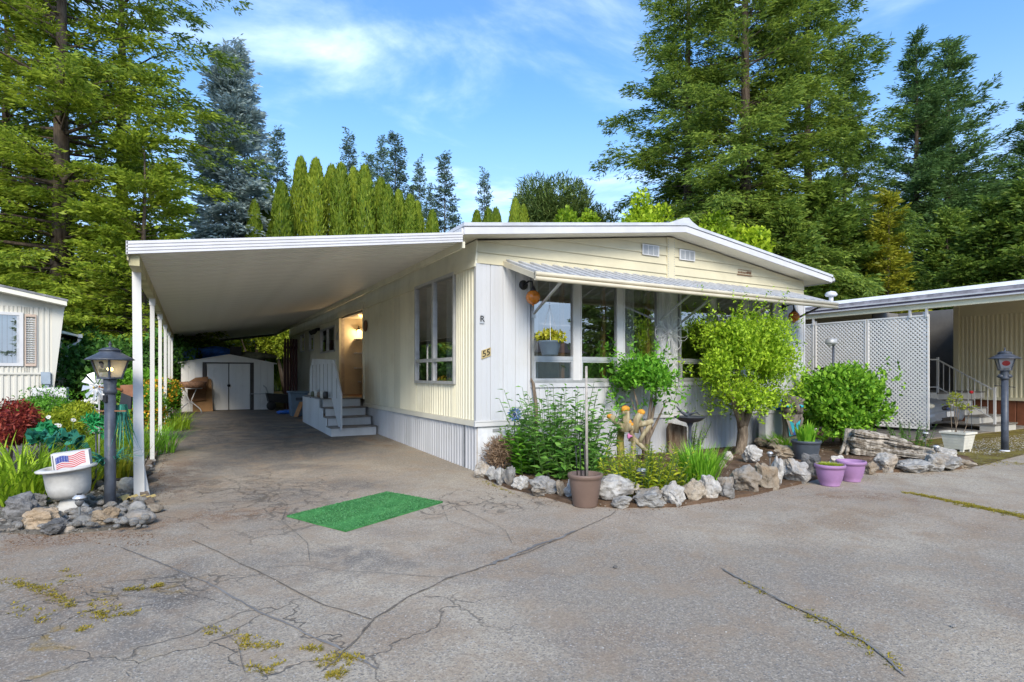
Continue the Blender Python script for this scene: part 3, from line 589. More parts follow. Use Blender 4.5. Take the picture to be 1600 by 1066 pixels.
window_side(SW, [1.58], 1.59, [(2.05, 2.40), (1.15, 1.5)]); window_side(KW, [9.95], None, [(8.92, 9.9)]); window_side(NA, []); window_side(NB, [])
# entry alcove
MT['alc'] = M('alcove_paint', (.66, .58, .42), .6, .08, 3)
part(B().box(.012, 1.0, 8.31, 8.35, .80, 2.95).box(.012, 1.0, 5.88, 5.93, .80, 2.95).box(1.0, 1.04, 5.88, 8.35, .80, 2.95).box(.012, 1.0, 5.93, 8.31, 2.86, 2.9), 'alcove_wall', 'alc', house)
part(B().box(-.05, .01, 5.86, 5.94, .80, 2.92).box(-.05, .01, 8.30, 8.38, .80, 2.92).box(-.06, .01, 5.86, 8.38, 2.86, 3.03), 'door_casing', 'cream', house)
part(B().box(-.02, 1.0, 5.93, 8.31, .802, .832), 'alcove_floor', 'wood', house)
sh = part(B().box(.45, .95, 8.02, 8.30, 1.15, 1.18), 'shelf', 'trimw', house)
for zz in (1.52, 1.92, 2.28): part(B().box(.34, .95, 7.98, 8.30, zz, zz + .03), 'shelf', 'trimw', house)
lm = part(B().tube([(.45, 8.30, 2.62), (.45, 8.2, 2.66), (.45, 8.18, 2.60)], .012, 8).lathe([(.012, .05), (.06, .03), (.085, 0)], (.45, 8.18, 2.55), 16), 'porch_lamp', 'dark', house)
part(B().ball((.45, 8.18, 2.52), .045), 'bulb', glow('warm_bulb', (1, .62, .22), 9), lm)
pl = bpy.data.lights.new('porch_light', 'POINT'); pl.energy = 3.5; pl.color = (1, .70, .38); pl.shadow_soft_size = .05; po = bpy.data.objects.new('porch_light', pl); C.objects.link(po); po.location = (.45, 8.05, 2.48)
cl_ = part(B().lathe([(.07, .0), (.05, -.05), (.0, -.07)], (.25, 7.2, 2.86), 14), 'ceiling_lamp', glow('amber_lamp', (1, .5, .14), 2.2), house)
# amber globe lamps on the front wall
for x, zz, in ((.74, 2.66), (6.66, 2.68)):
    l = part(B().lathe([(.075, -.03), (.07, 0), (.03, .02)], (x, -.03, zz), 14, tilt=Matrix.Rotation(R_(90), 3, 'X')).tube([(x, -.05, zz), (x + .02, -.14, zz + .04), (x + .04, -.2, zz + .03), (x + .05, -.21, zz - .06)], .014, 8).lathe([(.055, 0), (.03, .05), (.012, .09)], (x + .05, -.21, zz - .12), 12), 'wall_lamp', 'dark', house)
    part(B().ball((x + .05, -.21, zz - .20), .105, 20).lathe([(.001, -.03), (.02, 0)], (x + .05, -.21, zz - .30), 8), 'globe', M('amber_glass', (.55, .17, .015), .15, .25, 9, spec=.6), l)
# house number and letter plates
n = part(B().prism([(.06, -.03, 1.57), (.20, -.03, 1.62), (.20, -.03, 1.74), (.06, -.03, 1.69)], (0, .014, 0)), 'number_plate', M('brass_plate', (.42, .33, .16), .45, .2, 20), house)
text('house_number', '55', .125, 'black', n, Matrix.Translation((.13, -.032, 1.655)) @ Matrix.Rotation(R_(90), 4, 'X') @ Matrix(((1, 0, 0, 0), (.35, 1, 0, 0), (0, 0, 1, 0), (0, 0, 0, 1))))
n = part(B().prism([(.02, -.032, 2.07), (.10, -.032, 2.07), (.10, -.032, 2.19), (.05, -.032, 2.19)], (0, .014, 0)), 'letter_plate', 'alu', house)
text('letter', 'R', .12, 'black', n, Matrix.Translation((.066, -.035, 2.13)) @ Matrix.Rotation(R_(90), 4, 'X'))
# floodlight by the kitchen window
part(B().box(-.10, -.02, 11.05, 11.5, 2.72, 2.80).tube([(-.10, 11.15, 2.74), (-.22, 11.0, 2.66)], [.05, .08], 10).tube([(-.10, 11.4, 2.74), (-.22, 11.5, 2.66)], [.05, .08], 10), 'floodlight', 'black', house)
part(B().lathe([(.10, 0), (.10, .02)], (-.04, 8.62, 2.40), 16, tilt=Matrix.Rotation(R_(90), 3, 'Y')), 'wall_plaque', 'alu', house); part(B().lathe([(.13, 0), (.13, .02)], (-.05, 5.72, 2.46), 16, tilt=Matrix.Rotation(R_(90), 3, 'Y')), 'wall_plaque', 'wood', house)
# wire flower on the wall between the windows
b = B(); cx, cz = 3.60, 2.06
for k in range(8):
    a = math.pi * 2 * k / 8 + .0; Lq = (.52 if k % 4 == 2 else .46 if k % 4 == 0 else .34) * (1.1 if k == 6 else 1)
    for ww in (.13, .07):
        pts = []
        for i in range(15):
            t = i / 14 * 2 * math.pi; rr = Lq * (1 - math.cos(t)) / 2; sd_ = ww * math.sin(t) * (.4 + rr / Lq); pts.append((cx + (rr * math.cos(a) - sd_ * math.sin(a)) * .82, -.05 - .05 * math.sin(rr * 3), cz + (rr * math.sin(a) + sd_ * math.cos(a))))
        b.tube(pts, .0055, 5, False)
part(b.ball((cx, -.08, cz), .025), 'wire_flower', 'trimw', house)
# awning over the front windows
MT['awn'] = M('awning_metal', (.44, .445, .45), .5, .14, 9, dirt=.35, dcol=(.24, .24, .26), bump=.3, bs=40)
aw = part(B().box(.43, 6.95, -.03, -.002, 2.945, 2.985), 'window_awning', 'creamrail', house)
ny = 33
for i in range(ny):
    x0 = .45 + i * (6.48 / ny); x1 = x0 + 6.48 / ny; o = .008 * (i % 2)
    part(B().prism([(x0 + .004, -.02, 2.970), (x1 - .004, -.02, 2.970), (x1 - .004, -.02, 2.982), (x0 + .07, -.02, 2.994), (x0 + .05, -.02, 3.012), (x0 + .004, -.02, 3.006)], (0, -.86, -.30)), 'awning_slat', 'awn', aw)
part(B().tube([(.40, -.90, 2.665), (6.98, -.90, 2.665)], .030, 10).tube([(.40, -.895, 2.605), (6.98, -.895, 2.605)], .030, 10).box(.40, 6.98, -.89, -.875, 2.60, 2.69), 'front_rail', 'creamrail', aw)
for x in (.42, 6.96): part(B().obox((x, -.02, 2.94), (x, -.88, 2.635), .03, .075), 'side_rail', 'creamrail', aw)
for x0, z0_, x1 in ((.90, 2.25, .86), (3.39, 2.27, 3.27), (3.86, 2.25, 3.80), (6.96, 2.45, 6.6)): part(B().obox((x0, -.05, z0_), (x1, -.86, 2.62), .032, .028).box(x0 - .03, x0 + .03, -.05, -.02, z0_ - .06, z0_ + .04), 'strut', 'alu' if x0 < 6 else 'dark', aw)
# ------------------------------------------------------------------ carport
cp = thing('carport', 'grey corrugated metal carport roof on slim white posts over the driveway', 'carport', (-3.95, -.35, 0))
def cz(x): return 2.585 + (x + 4.0) * (.53 / 3.62)
pans = 49; L_ = 19.6 / pans; rib = B()
for k in range(3):
    y = k * L_ / 3; q = L_ / 3
    for (ya, za), (yb, zb) in zip([(0, 0), (.60, 0), (.66, .05), (.94, .05), (1, 0)], [(.60, 0), (.66, .05), (.94, .05), (1, 0)]):
        rib.add([(0, y + ya * q, za), (0, y + yb * q, zb), (3.66, y + yb * q, zb + .5359), (3.66, y + ya * q, za + .5359)], [(3, 2, 1, 0)])
        rib.add([(0, y + ya * q, za + .012), (0, y + yb * q, zb + .012), (3.66, y + yb * q, zb + .5479), (3.66, y + ya * q, za + .5479)], [(0, 1, 2, 3)])
me = rib.mesh('roof_pan')
for i in range(pans):
    o = link('roof_pan', me, 'carport', cp, (0, 0, 0)); o.location = (-.03, .04 + i * L_, cz(-3.98))
fz = [(0, 0), (-.012, .003), (-.012, .025), (0, .03), (-.012, .036), (-.012, .058), (0, .063), (-.012, .069), (-.012, .092), (0, .097), (-.012, .103), (-.012, .130), (0, .134)]
b = B(); rows = []
for x in (-4.045, -.38): rows.append([(x, -.35 + q[0], cz(x) - .025 + q[1]) for q in fz])
b.sheet(rows, False); b.box(-4.05, -4.035, -.362, -.30, cz(-4.04) - .025, cz(-4.04) + .109); part(b, 'front_fascia', 'fasciaw', cp)
part(B().box(-4.03, -3.94, -.30, 19.3, 2.455, 2.58).box(-4.045, -4.03, -.33, 19.3, 2.50, 2.66), 'side_beam', 'beamc', cp)
part(B().obox((-4.0, 19.32, cz(-4) - .01), (-.35, 19.32, cz(-.35) - .01), .05, .15), 'rear_fascia', 'dark', cp)
part(B().box(-.36, -.32, -.30, 19.3, 3.03, 3.12), 'ledger', 'cream', cp)
for i in range(9):
    y = .12 + 2.43 * i; g0 = gz(0, y)
    if i == 0:
        part(B().prism([(-4.02, y, 0), (-3.92, y, 0), (-3.955, y, 2.46), (-4.035, y, 2.46)], (0, .05, 0)).prism([(-3.93, y + .02, 0), (-3.87, y + .06, 0), (-3.955, y + .03, .55), (-3.965, y + .02, .55)], (0, .05, 0)).box(-4.022, -3.932, y - .004, y + .07, .58, .595), 'post', 'postw', cp)
    else: part(B().box(-4.0, -3.945, y, y + .055, g0 - .05, 2.46).box(-4.01, -3.935, y - .008, y + .063, 2.36, 2.46), 'post', 'postw', cp)
# ------------------------------------------------------------------ entry steps, shed and what stands in the carport
st = thing('entry_steps', 'white painted wooden entry steps with a tall solid board railing', 'steps', (-.55, 5.6, gz(0, 5.2)))
MT['tread'] = M('worn_tread', (.20, .19, .18), .7, .25, 6, dirt=.3)
MT['stepw'] = M('step_paint', (.56, .58, .60), .55, .08, 3, streak=True, dirt=.22, dcol=(.28, .27, .25))
zs = [.285, .465, .645, .835]; ys = [4.72, 5.10, 5.48, 5.88]
for i in range(4):
    y1 = 8.15 if i == 3 else ys[i + 1] + .02; zb = gz(0, ys[i]) - .02
    part(B().box(-1.0 + .022 * i, -.075 - .012 * i, ys[i], ys[i] + .03, zb if i == 0 else zs[i - 1] - .002, zs[i] - .025), 'riser', 'stepw', st)
    part(B().box(-1.02 + .02 * i, -.06, ys[i] - .03, y1, zs[i] - .025, zs[i]), 'tread', 'tread', st, bevel=.004)
for k in range(8):
    y0 = 4.75 + k * .425; top = zs[0] - .03 if y0 < 5.05 else zs[1] - .03 if y0 < 5.4 else zs[2] - .03 if y0 < 5.8 else zs[3] - .03
    part(vsheet(B(), 'y', y0, y0 + .42, gz(0, y0) - .02, top, -.985, -1, FLAT), 'side_board', 'stepw', st)
part(B().prism([(-.83, 4.62, .22), (-.83, 4.62, .95), (-.83, 5.28, 1.66), (-.83, 7.75, 1.74), (-.83, 8.12, 1.45), (-.83, 8.12, .84), (-.83, 5.5, .84), (-.83, 4.80, .22)], (.03, 0, 0)), 'railing_board', 'stepw', st)
for k in range(7): part(B().box(-.838, -.8305, 4.98 + .45 * k, 4.986 + .45 * k, .86, 1.28 if k == 0 else 1.60), 'board_seam', 'tread', st)
part(B().obox((-.815, 5.28, 1.665), (-.815, 7.75, 1.745), .05, .02), 'railing_cap', 'stepw', st)
for i, (y, h, c, lb) in enumerate([(5.65, .15, (.03, .03, .03), 'small black jar nearest the treads on the step ledge'), (5.95, .17, (.55, .54, .5), 'white mug on the step ledge beside a black jar'), (6.3, .13, (.16, .10, .06), 'squat brown pot in the middle of the step ledge'), (6.65, .18, (.5, .5, .47), 'tall white jar left of a brown pot on the step ledge'), (7.1, .12, (.10, .12, .07), 'dark green pot at the far end of the step ledge')]):
    single(B().lathe([(.05, 0), (.06, h * .2), (.062, h * .8), (.05, h * .93), (.058, h), (.05, h), (.045, h * .85)], (0, 0, 0), 16), 'jar', M('jar_glaze_%s' % 'abcde'[i], c, .35, .2, 9), lb, 'jar', (-.925, y, .835), 'jars on the step ledge', True)
bt = thing('rubber_boots', 'pair of dark rubber boots standing on the porch in the lit alcove', 'boots', (.33, 6.5, .833))
for dx in (0, .14): part(B().tube([(.33 + dx, 6.5, .84), (.33 + dx, 6.5, 1.0), (.34 + dx, 6.52, 1.22)], [.06, .05, .068], 10).tube([(.33 + dx, 6.5, .875), (.31 + dx, 6.34, .868), (.31 + dx, 6.26, .86)], [.05, .045, .03], 8), 'boot', 'black', bt)
sh_ = thing('slippers', 'pair of brown slippers by the door edge of the porch', 'slippers', (.15, 6.15, .833))
for dy in (0, .12): part(B().ball((.15, 6.15 + dy, .87), .05, 10, 2.2, .9, .7), 'slipper', M('slipper_brown', (.08, .05, .04), .8), sh_)
tb = thing('porch_stool', 'low white stool inside the lit alcove', 'stool', (.75, 7.75, .833))
part(B().lathe([(.13, .30), (.14, .31), (.14, .33), (.0, .33)], (.75, 7.75, .83), 16), 'seat', 'trimw', tb)
for k in range(3): part(B().tube([(.75 + .09 * math.cos(k * 2.1), 7.75 + .09 * math.sin(k * 2.1), .83), (.75 + .06 * math.cos(k * 2.1), 7.75 + .06 * math.sin(k * 2.1), 1.14)], .015, 6), 'leg', 'trimw', tb)
single(B().lathe([(.05, 0), (.03, .03), (.018, .12), (.035, .18), (.02, .22), (.045, .26), (.0, .31)], n=12), 'figurine', 'wood', 'brown figurine on the top shelf of the porch alcove', 'figurine', (.62, 8.16, 2.30), local=True)
single(B().ball((0, 0, .07), .08, 12, 1.3, 1, .9).ball((.1, 0, .05), .05, 10), 'shoe_pair', 'black', 'black shoes on the lower shelf of the porch alcove', 'shoes', (.72, 8.16, 1.537), local=True)
single(B().lathe([(.09, 0), (.13, .06), (.12, .07), (.0, .03)], n=14), 'basket_bowl', 'wood', 'brown bowl on the lowest shelf of the porch alcove', 'bowl', (.7, 8.16, 1.18), local=True)
# shed
MT['shedw'] = M('shed_enamel', (.66, .65, .62), .5, .06, 3, streak=True, dirt=.2, dcol=(.22, .2, .17)); MT['shedd'] = M('shed_brown_trim', (.045, .04, .038), .5, .2)
sd_ = thing('metal_shed', 'low gabled white metal garden shed with double sliding doors in dark frame', 'shed', (-2.45, 12.56, .25))
Y0 = 12.56
for a, c in ((-3.74, -3.17), (-1.75, -1.16)): 
    for k in range(3):
        w_ = (c - a) / 3; part(vsheet(B(), 'x', a + k * w_, a + (k + 1) * w_, .22, 1.73, Y0, -1, PLANK), 'wall_panel', 'shedw', sd_)
part(B().prism([(-3.76, Y0 - .02, 1.72), (-1.14, Y0 - .02, 1.72), (-2.45, Y0 - .02, 1.965)], (0, .02, 0)), 'gable', 'shedw', sd_)
part(B().box(-3.74, -3.70, Y0, 14.4, .22, 1.72).box(-1.2, -1.16, Y0, 14.4, .22, 1.72).box(-3.7, -1.2, 14.36, 14.4, .22, 1.72).box(-3.7, -1.2, Y0 + .06, Y0 + .08, 1.5, 1.72), 'shed_shell', 'shedw', sd_)
for s_ in (0, 1):
    xa = (-3.82, -1.08)[s_]; part(B().prism([(xa, Y0 - .06, 1.70), (-2.45, Y0 - .06, 1.965), (-2.45, Y0 - .06, 1.99), (xa, Y0 - .06, 1.725)], (0, 2.0, 0)), 'roof', 'shedw', sd_)
part(B().box(-3.17, -3.07, Y0 - .025, Y0 + .02, .22, 1.74).box(-1.85, -1.75, Y0 - .025, Y0 + .02, .22, 1.74).box(-3.07, -1.85, Y0 - .025, Y0 + .02, 1.70, 1.74), 'door_frame', 'shedd', sd_)
for a, c in ((-3.07, -2.462), (-2.455, -1.85)): part(vsheet(B(), 'x', a, c, .27, 1.70, Y0 + .02, -1, [(0, 0), (.02, .02), (.33, .02), (.34, .016), (.35, .02), (.66, .02), (.67, .016), (.68, .02), (.98, .02), (1, 0)]), 'door', 'shedw', sd_)
part(B().ball((-2.46, Y0 - .02, 1.02), .045, 10).box(-2.468, -2.45, Y0 - .004, Y0 + .03, .27, 1.70), 'door_handle', 'black', sd_)
MT['tarpb'] = M('blue_tarp', (.04, .17, .60), .45, .3, 7, bump=.6, bs=14, bd=.05); MT['tarpo'] = M('olive_tarp', (.17, .18, .12), .8, .3, 7, bump=.5, bs=14, bd=.04)
def lump(w, d, h, seed, n=5):
    me = rockmesh(seed, w, d, h, 7, 3, .2, .05); return me
tag(link('tarp_bundle', rockmesh(21, 1.5, .8, .42, 7, 3, .2, .08), 'tarpb', None, (-3.1, 13.9, 1.83)), 'crumpled bright blue tarp bundled on the left of the shed roof', 'tarp')
tag(link('storage_tote', B().prism([(-.28, -.2, 0), (.28, -.2, 0), (.31, -.2, .36), (-.31, -.2, .36)], (0, .4, 0)).box(-.33, .33, -.22, .22, .36, .40).mesh('storage_tote'), M('tote_blue', (.03, .12, .30), .4), None, (-3.66, 13.0, 1.76)), 'pale blue storage tote at the left end of the shed roof', 'storage box')
tag(link('plastic_crate', B().box(-.16, .16, -.15, .15, 0, .27).box(-.17, .17, -.16, .16, .27, .30).mesh('plastic_crate'), 'black', None, (-2.24, 13.0, 1.95)), 'black plastic crate on the ridge of the shed roof', 'crate')
tag(link('tarp_bundle', rockmesh(31, 1.0, .7, .30, 7, 3, .2, .08), 'tarpo', None, (-1.65, 13.2, 1.82)), 'dull olive tarp bundled on the right of the shed roof', 'tarp')
tb = thing('patio_table', 'small white folding patio table with crossed legs beside the shed', 'table', (-3.5, 12.05, .24))
part(B().lathe([(.30, .70), (.32, .71), (.32, .73), (0, .73)], (-3.5, 12.05, .24), 24), 'table_top', 'trimw', tb)
for s_ in (-1, 1):
    for q in (-1, 1): part(B().tube([(-3.5 + .30 * s_, 12.05 + .2 * q, .24), (-3.5 + .26 * s_, 12.05 + .18 * q, .34), (-3.5 + .02 * s_, 12.05 + .05 * q, .58), (-3.5 + .16 * s_, 12.05 + .12 * q, .95)], .014, 6), 'leg', 'trimw', tb)
bk = thing('wicker_basket', 'flat basket of brown odds and ends on the white patio table', 'basket', (-3.42, 12.0, .972))
part(B().lathe([(.30, 0), (.36, .17), (.34, .18), (.28, .02), (0, .02)], (-3.42, 12.0, .972), 22), 'basket', M('wicker', (.22, .12, .07), .8, .4, 18, bump=.6, bs=40), bk)
for k in range(7): part(B().ball((-3.42 + .2 * math.cos(k * 2.4), 12.0 + .2 * math.sin(k * 2.4), 1.12), .07, 8, 1.3, 1, .6), 'contents', M('odds_brown', (.12, .06, .04), .8), bk)
cb = thing('cardboard_sheets', 'large tan cardboard sheets leaning against the left shed door', 'cardboard', (-3.15, 12.4, .25)); MT['card'] = M('cardboard', (.34, .19, .085), .8, .12, 3)
part(B().prism([(-3.44, 12.26, .25), (-2.90, 12.36, .25), (-2.94, 12.50, 1.22), (-3.40, 12.42, 1.24)], (0, .02, 0)), 'sheet', 'card', cb); part(B().prism([(-3.55, 12.24, .55), (-3.10, 12.30, .6), (-3.02, 12.46, 1.30), (-3.36, 12.40, 1.27), (-3.58, 12.36, 1.12)], (0, .015, 0)), 'sheet', M('cardboard_dark', (.20, .10, .045), .8, .15, 3), cb)
bn = thing('trash_bin', 'blue grey plastic trash bin with lid standing behind the steps', 'bin', (-.85, 9.75, .195)); MT['bin'] = M('bin_blue', (.13, .19, .26), .5, .1, 5)
part(B().prism([(-1.05, 9.6, .2), (-.67, 9.6, .2), (-.62, 9.55, .84), (-1.10, 9.55, .84)], (0, .42, 0)), 'body', 'bin', bn, bevel=.02); part(B().box(-1.13, -.59, 9.52, 10.0, .84, .90), 'lid', 'bin', bn, bevel=.02); part(B().box(-.95, -.76, 9.53, 9.552, .64, .72), 'handle', 'iron', bn)
single(B().obox((-.98, 9.35, .20), (-.80, 9.5, .60), .14, .02), 'plank', M('raw_plank', (.38, .19, .08), .8, .2, 5), 'raw wooden board leaning on the blue grey trash bin', 'board', (-.9, 9.4, .2))
ct = thing('garden_cart', 'black two wheeled garden cart with long handle beside the shed', 'cart', (-1.1, 12.3, .25))
part(B().prism([(-1.35, 12.1, .5), (-.75, 12.1, .45), (-.68, 12.1, .72), (-1.42, 12.1, .78)], (0, .5, 0)), 'tray', 'black', ct); part(B().tube([(-1.35, 12.3, .75), (-1.42, 12.3, .95), (-1.50, 12.3, 1.02)], .02, 6).tube([(-1.40, 12.3, .76), (-1.85, 12.35, .76)], .012, 6), 'handle', 'alug', ct)
for y in (12.02, 12.62): part(B().lathe([(.12, -.03), (.14, -.02), (.14, .02), (.12, .03), (.04, .04)], (-1.3, y, .39), 18, tilt=Matrix.Rotation(R_(90), 3, 'X')), 'wheel', 'black', ct)
fs = thing('folding_screen', 'tall dark maroon slatted screen leaning on the far house wall', 'screen', (-.6, 12.4, .25))
for k in range(5): part(B().box(-.86 + k * .085, -.79 + k * .085, 12.5, 12.54, .25, 2.52), 'slat', M('maroon_stain', (.045, .014, .014), .7), fs)
part(B().box(-.87, -.44, 12.54, 12.57, .6, .68).box(-.87, -.44, 12.54, 12.57, 2.2, 2.28), 'batten', 'black', fs)
single(B().tube([(-.45, 10.4, .2), (-.35, 10.5, 1.42)], .018, 6).ball((-.35, 10.5, 1.45), .05, 8), 'garden_tool', 'black', 'black handled garden tool leaning behind the blue grey bin', 'tool', (-.45, 10.4, .2))
tag(link('tarp_bundle', rockmesh(41, .5, .4, .12, 7, 3, .3, .08), 'tarpb', None, (-1.05, 10.6, .2)), 'small blue tarp scrap on the pavement beside the trash bin', 'tarp')
tag(link('cardboard_box', B().box(-.22, .22, -.2, .2, 0, .34).mesh('cardboard_box'), 'card', None, (-.35, 13.3, .26)), 'tan cardboard box behind the garden cart', 'box')
# ------------------------------------------------------------------ the neighbour's home on the left
ln = thing('neighbor_home', 'off-white mobile home with tan louvred shutter beyond the left garden', 'mobile home', (-6.45, 10.5, .2), None, R_(12)); YL = 10.5
MT['offw'] = M('offwhite_siding', (.62, .60, .53), .55, .05, 2, streak=True, dirt=.1, dcol=(.45, .42, .34))
LW = (-8.6, -6.98, 1.56, 2.83)
cladding(ln, 'wall_panel', 'offw', 'x', -14, -6.45, .42, 1.40, 2.98, YL, -1, corr(4), [LW]); cladding(ln, 'skirting_panel', 'offw', 'x', -14, -6.45, .6, .15, 1.36, YL + .01, -1, corr(5))
part(B().box(-14, -6.44, YL - .035, YL, 1.36, 1.41), 'base_trim', 'offw', ln)
def lz(x): return 3.11 + .19 * (-6.5 - x) if x > -10.2 else 3.813 - .19 * (-10.2 - x)
part(B().prism([(-14, YL - .012, 2.97), (-6.45, YL - .012, 2.97), (-6.45, YL - .012, lz(-6.45)), (-10.2, YL - .012, lz(-10.2)), (-14, YL - .012, lz(-14))], (0, .05, 0)), 'gable', 'offw', ln)
part(slab(-6.18, lz(-6.18) - .02, -10.2, lz(-10.2), YL - .38, YL + 14, .11), 'roof', 'soffit', ln); part(slab(-6.16, lz(-6.16) + .092, -10.2, lz(-10.2) + .11, YL - .40, YL + 14, .045), 'roof_covering', M('grey_shingle', (.20, .20, .21), .9, .3, 8, bump=.6), ln)
part(slab(-14.2, lz(-14.2) - .02, -10.2, lz(-10.2), YL - .38, YL + 14, .11), 'roof', 'soffit', ln)
part(B().prism([(-6.45, YL - .03, .9), (-6.42, YL - .03, .9), (-6.20, YL - .03, 3.06), (-6.45, YL - .03, 3.10)], (0, .06, 0)), 'wing_wall', 'offw', ln)
part(B().box(-6.50, -6.44, YL + .03, YL + 14, .1, 3.06), 'side_wall', 'cream', ln)
wn = part(B().box(-8.6, -6.98, YL - .05, YL, 2.76, 2.83).box(-8.6, -6.98, YL - .05, YL, 1.56, 1.63).box(-7.05, -6.98, YL - .05, YL, 1.63, 2.76).box(-8.6, -8.53, YL - .05, YL, 1.63, 2.76), 'window', 'trimw', ln)
part(B().box(-7.10, -7.05, YL - .03, YL, 1.63, 2.76), 'sash', 'alu', wn); part(B().add([(-8.53, YL - .01, 1.63), (-7.1, YL - .01, 1.63), (-7.1, YL - .01, 2.76), (-8.53, YL - .01, 2.76)], [(0, 1, 2, 3)]), 'pane', 'glass', wn)
for k in range(16): part(B().box(-8.52 + k * .09, -8.445 + k * .09, YL + .12, YL + .126, 1.62, 2.76), 'blind_slat', 'curtain', wn)
part(B().box(-8.9, -6.6, YL + .3, YL + .32, 1.4, 2.95), 'room_wall', 'inside', ln)
shu = part(B().box(-6.95, -6.93, YL - .06, YL - .024, 1.56, 2.80).box(-6.76, -6.74, YL - .06, YL - .024, 1.56, 2.80).box(-6.93, -6.76, YL - .06, YL - .024, 2.74, 2.80).box(-6.93, -6.76, YL - .06, YL - .024, 1.56, 1.62), 'shutter', M('tan_shutter', (.52, .40, .32), .6), ln)
for k in range(20): part(B().obox((-6.93, YL - .04, 1.65 + k * .054), (-6.76, YL - .04, 1.65 + k * .054), .03, .012, (0, .6, 1)), 'louvre', 'trimw', shu)
part(B().box(-6.66, -6.48, YL - .11, YL - .03, 1.13, 1.42).box(-6.63, -6.51, YL - .08, YL - .03, .95, 1.13), 'meter_box', M('meter_grey', (.30, .36, .42), .5), ln)
part(B().box(-6.44, -6.05, YL + 3.0, YL + 6, .1, 2.42).prism([(-6.5, YL + 2.7, 2.62), (-5.72, YL + 2.7, 2.45), (-5.72, YL + 2.7, 2.50), (-6.5, YL + 2.7, 2.72)], (0, 4, 0)), 'side_porch', 'cream', ln)
part(B().box(-5.74, -5.64, YL + 2.66, YL + 6.6, 2.42, 2.52).tube([(-5.70, YL + 2.8, 2.42), (-5.72, YL + 2.8, 2.28), (-5.98, YL + 2.85, 2.14), (-6.0, YL + 2.85, 1.9), (-6.0, YL + 2.85, .2)], .045, 8), 'downspout', 'trimw', ln)
ac = thing('air_conditioner', 'white outdoor air conditioner unit with round fan grille by the off-white home', 'air conditioner', (-6.37, 9.9, .2))
part(B().box(-6.70, -6.05, 9.75, 10.1, .32, 1.05), 'casing', 'trimw', ac, bevel=.02); part(B().lathe([(.24, 0), (.25, .012), (.22, .02), (.20, .01)], (-6.45, 9.75, .72), 28, tilt=Matrix.Rotation(R_(90), 3, 'X')), 'fan_grille', 'alug', ac)
part(B().box(-6.16, -6.08, 9.74, 9.752, .78, .80).box(-6.16, -6.08, 9.74, 9.752, .70, .74), 'label_plate', 'dark', ac); part(B().box(-6.66, -6.10, 9.8, 10.05, .2, .32), 'foot', 'dark', ac)
# old grey outbuilding in the trees behind the left garden
ob = thing('old_outbuilding', 'weathered grey board outbuilding half hidden under the trees at left', 'outbuilding', (-9, 24, .5)); MT['greyb'] = M('grey_boards', (.24, .235, .22), .85, .25, 3, streak=True)
for k in range(26): part(B().box(-13.5 + k * .3, -13.21 + k * .3, 24 - .012 * (k % 2), 24.03, .4, 4.0 - .02 * (k % 3)), 'board', 'greyb', ob)
part(B().prism([(-13.8, 23.6, 4.2), (-5.4, 23.6, 4.0), (-5.4, 27, 4.9), (-13.8, 27, 5.1)], (0, 0, .08)), 'roof', 'dark', ob); part(B().box(-8.5, -8.0, 23.96, 23.985, 2.9, 3.4), 'window', 'glass', ob)
fn = thing('board_fence', 'old grey board fence behind the shrubs past the carport posts', 'fence', (-8, 19.6, .4))
for k in range(34): part(B().box(-9.6 + k * .16, -9.45 + k * .16, 19.7 - .01 * (k % 2), 19.72, .35, 2.15 + .03 * (k % 3)), 'board', 'greyb', fn)
part(B().box(-9.6, -4.2, 19.72, 19.78, .7, .8).box(-9.6, -4.2, 19.72, 19.78, 1.8, 1.9), 'rail', 'greyb', fn)
# ------------------------------------------------------------------ the neighbour's home and carport on the right
rn = thing('neighbor_home', 'cream mobile home with brown skirting and long white awning roof at right', 'mobile home', (15.7, 0, 0)); XR = 15.73
MT['khaki'] = M('khaki_siding', (.74, .69, .50), .55, .06, 2, streak=True, dirt=.15, dcol=(.3, .27, .18)); MT['brownsk'] = M('brown_skirting', (.22, .08, .04), .6, .15, 4)
cladding(rn, 'wall_panel', 'khaki', 'y', -9, .82, .41, .74, 3.0, XR, -1, corr(4)); cladding(rn, 'skirting_panel', 'brownsk', 'y', -9, .82, .61, -.02, .66, XR + .02, -1, FLAT)
part(B().box(XR - .04, XR, -9, .84, .66, .745), 'base_trim', 'khaki', rn)
for z0, z1, o in ((3.0, 3.12, .04), (3.12, 3.42, .025)): part(B().box(XR - o, XR, -9, .84, z0, z1), 'lap_board', 'khaki', rn)
part(B().box(XR - .07, XR + .05, .82, .95, -.02, 3.4), 'corner_post', 'khaki', rn)
part(B().box(XR + .04, XR + .08, -9, .82, .1, 3.4).box(XR + .04, 20, .90, .94, .1, 3.4), 'wall_frame', 'khaki', rn)
part(B().box(17.2, 17.25, .94, 5, .1, 3.4).box(XR, 17.2, 3.2, 3.25, .1, 3.4), 'alcove_wall', M('dark_block', (.19, .18, .165), .85, .12, 2, bump=.5, bs=12), rn)
part(B().box(XR, XR + .06, 3.25, 14, .05, 3.4), 'rear_wall', 'khaki', rn)
def rz_(x): return 2.79 + (x - 9.15) * .085
part(B().prism([(9.17, -3.9, rz_(9.17) + .02), (16.4, -3.9, rz_(16.4) + .02), (16.4, -3.9, rz_(16.4) + .10), (9.17, -3.9, rz_(9.17) + .10)], (0, 18.9, 0)), 'porch_roof', 'soffit', rn)  # unseen front end of the roof kept short to let sun onto the wall
part(B().prism([(9.10, -3.95, 2.93), (9.3, -3.95, 3.03), (16.4, -3.95, 3.62), (16.4, -3.95, 3.56), (9.3, -3.95, 2.96)], (0, 18.95, 0)), 'roof_covering', M('white_roll_roof', (.72, .72, .72), .6, .08, 5), rn)
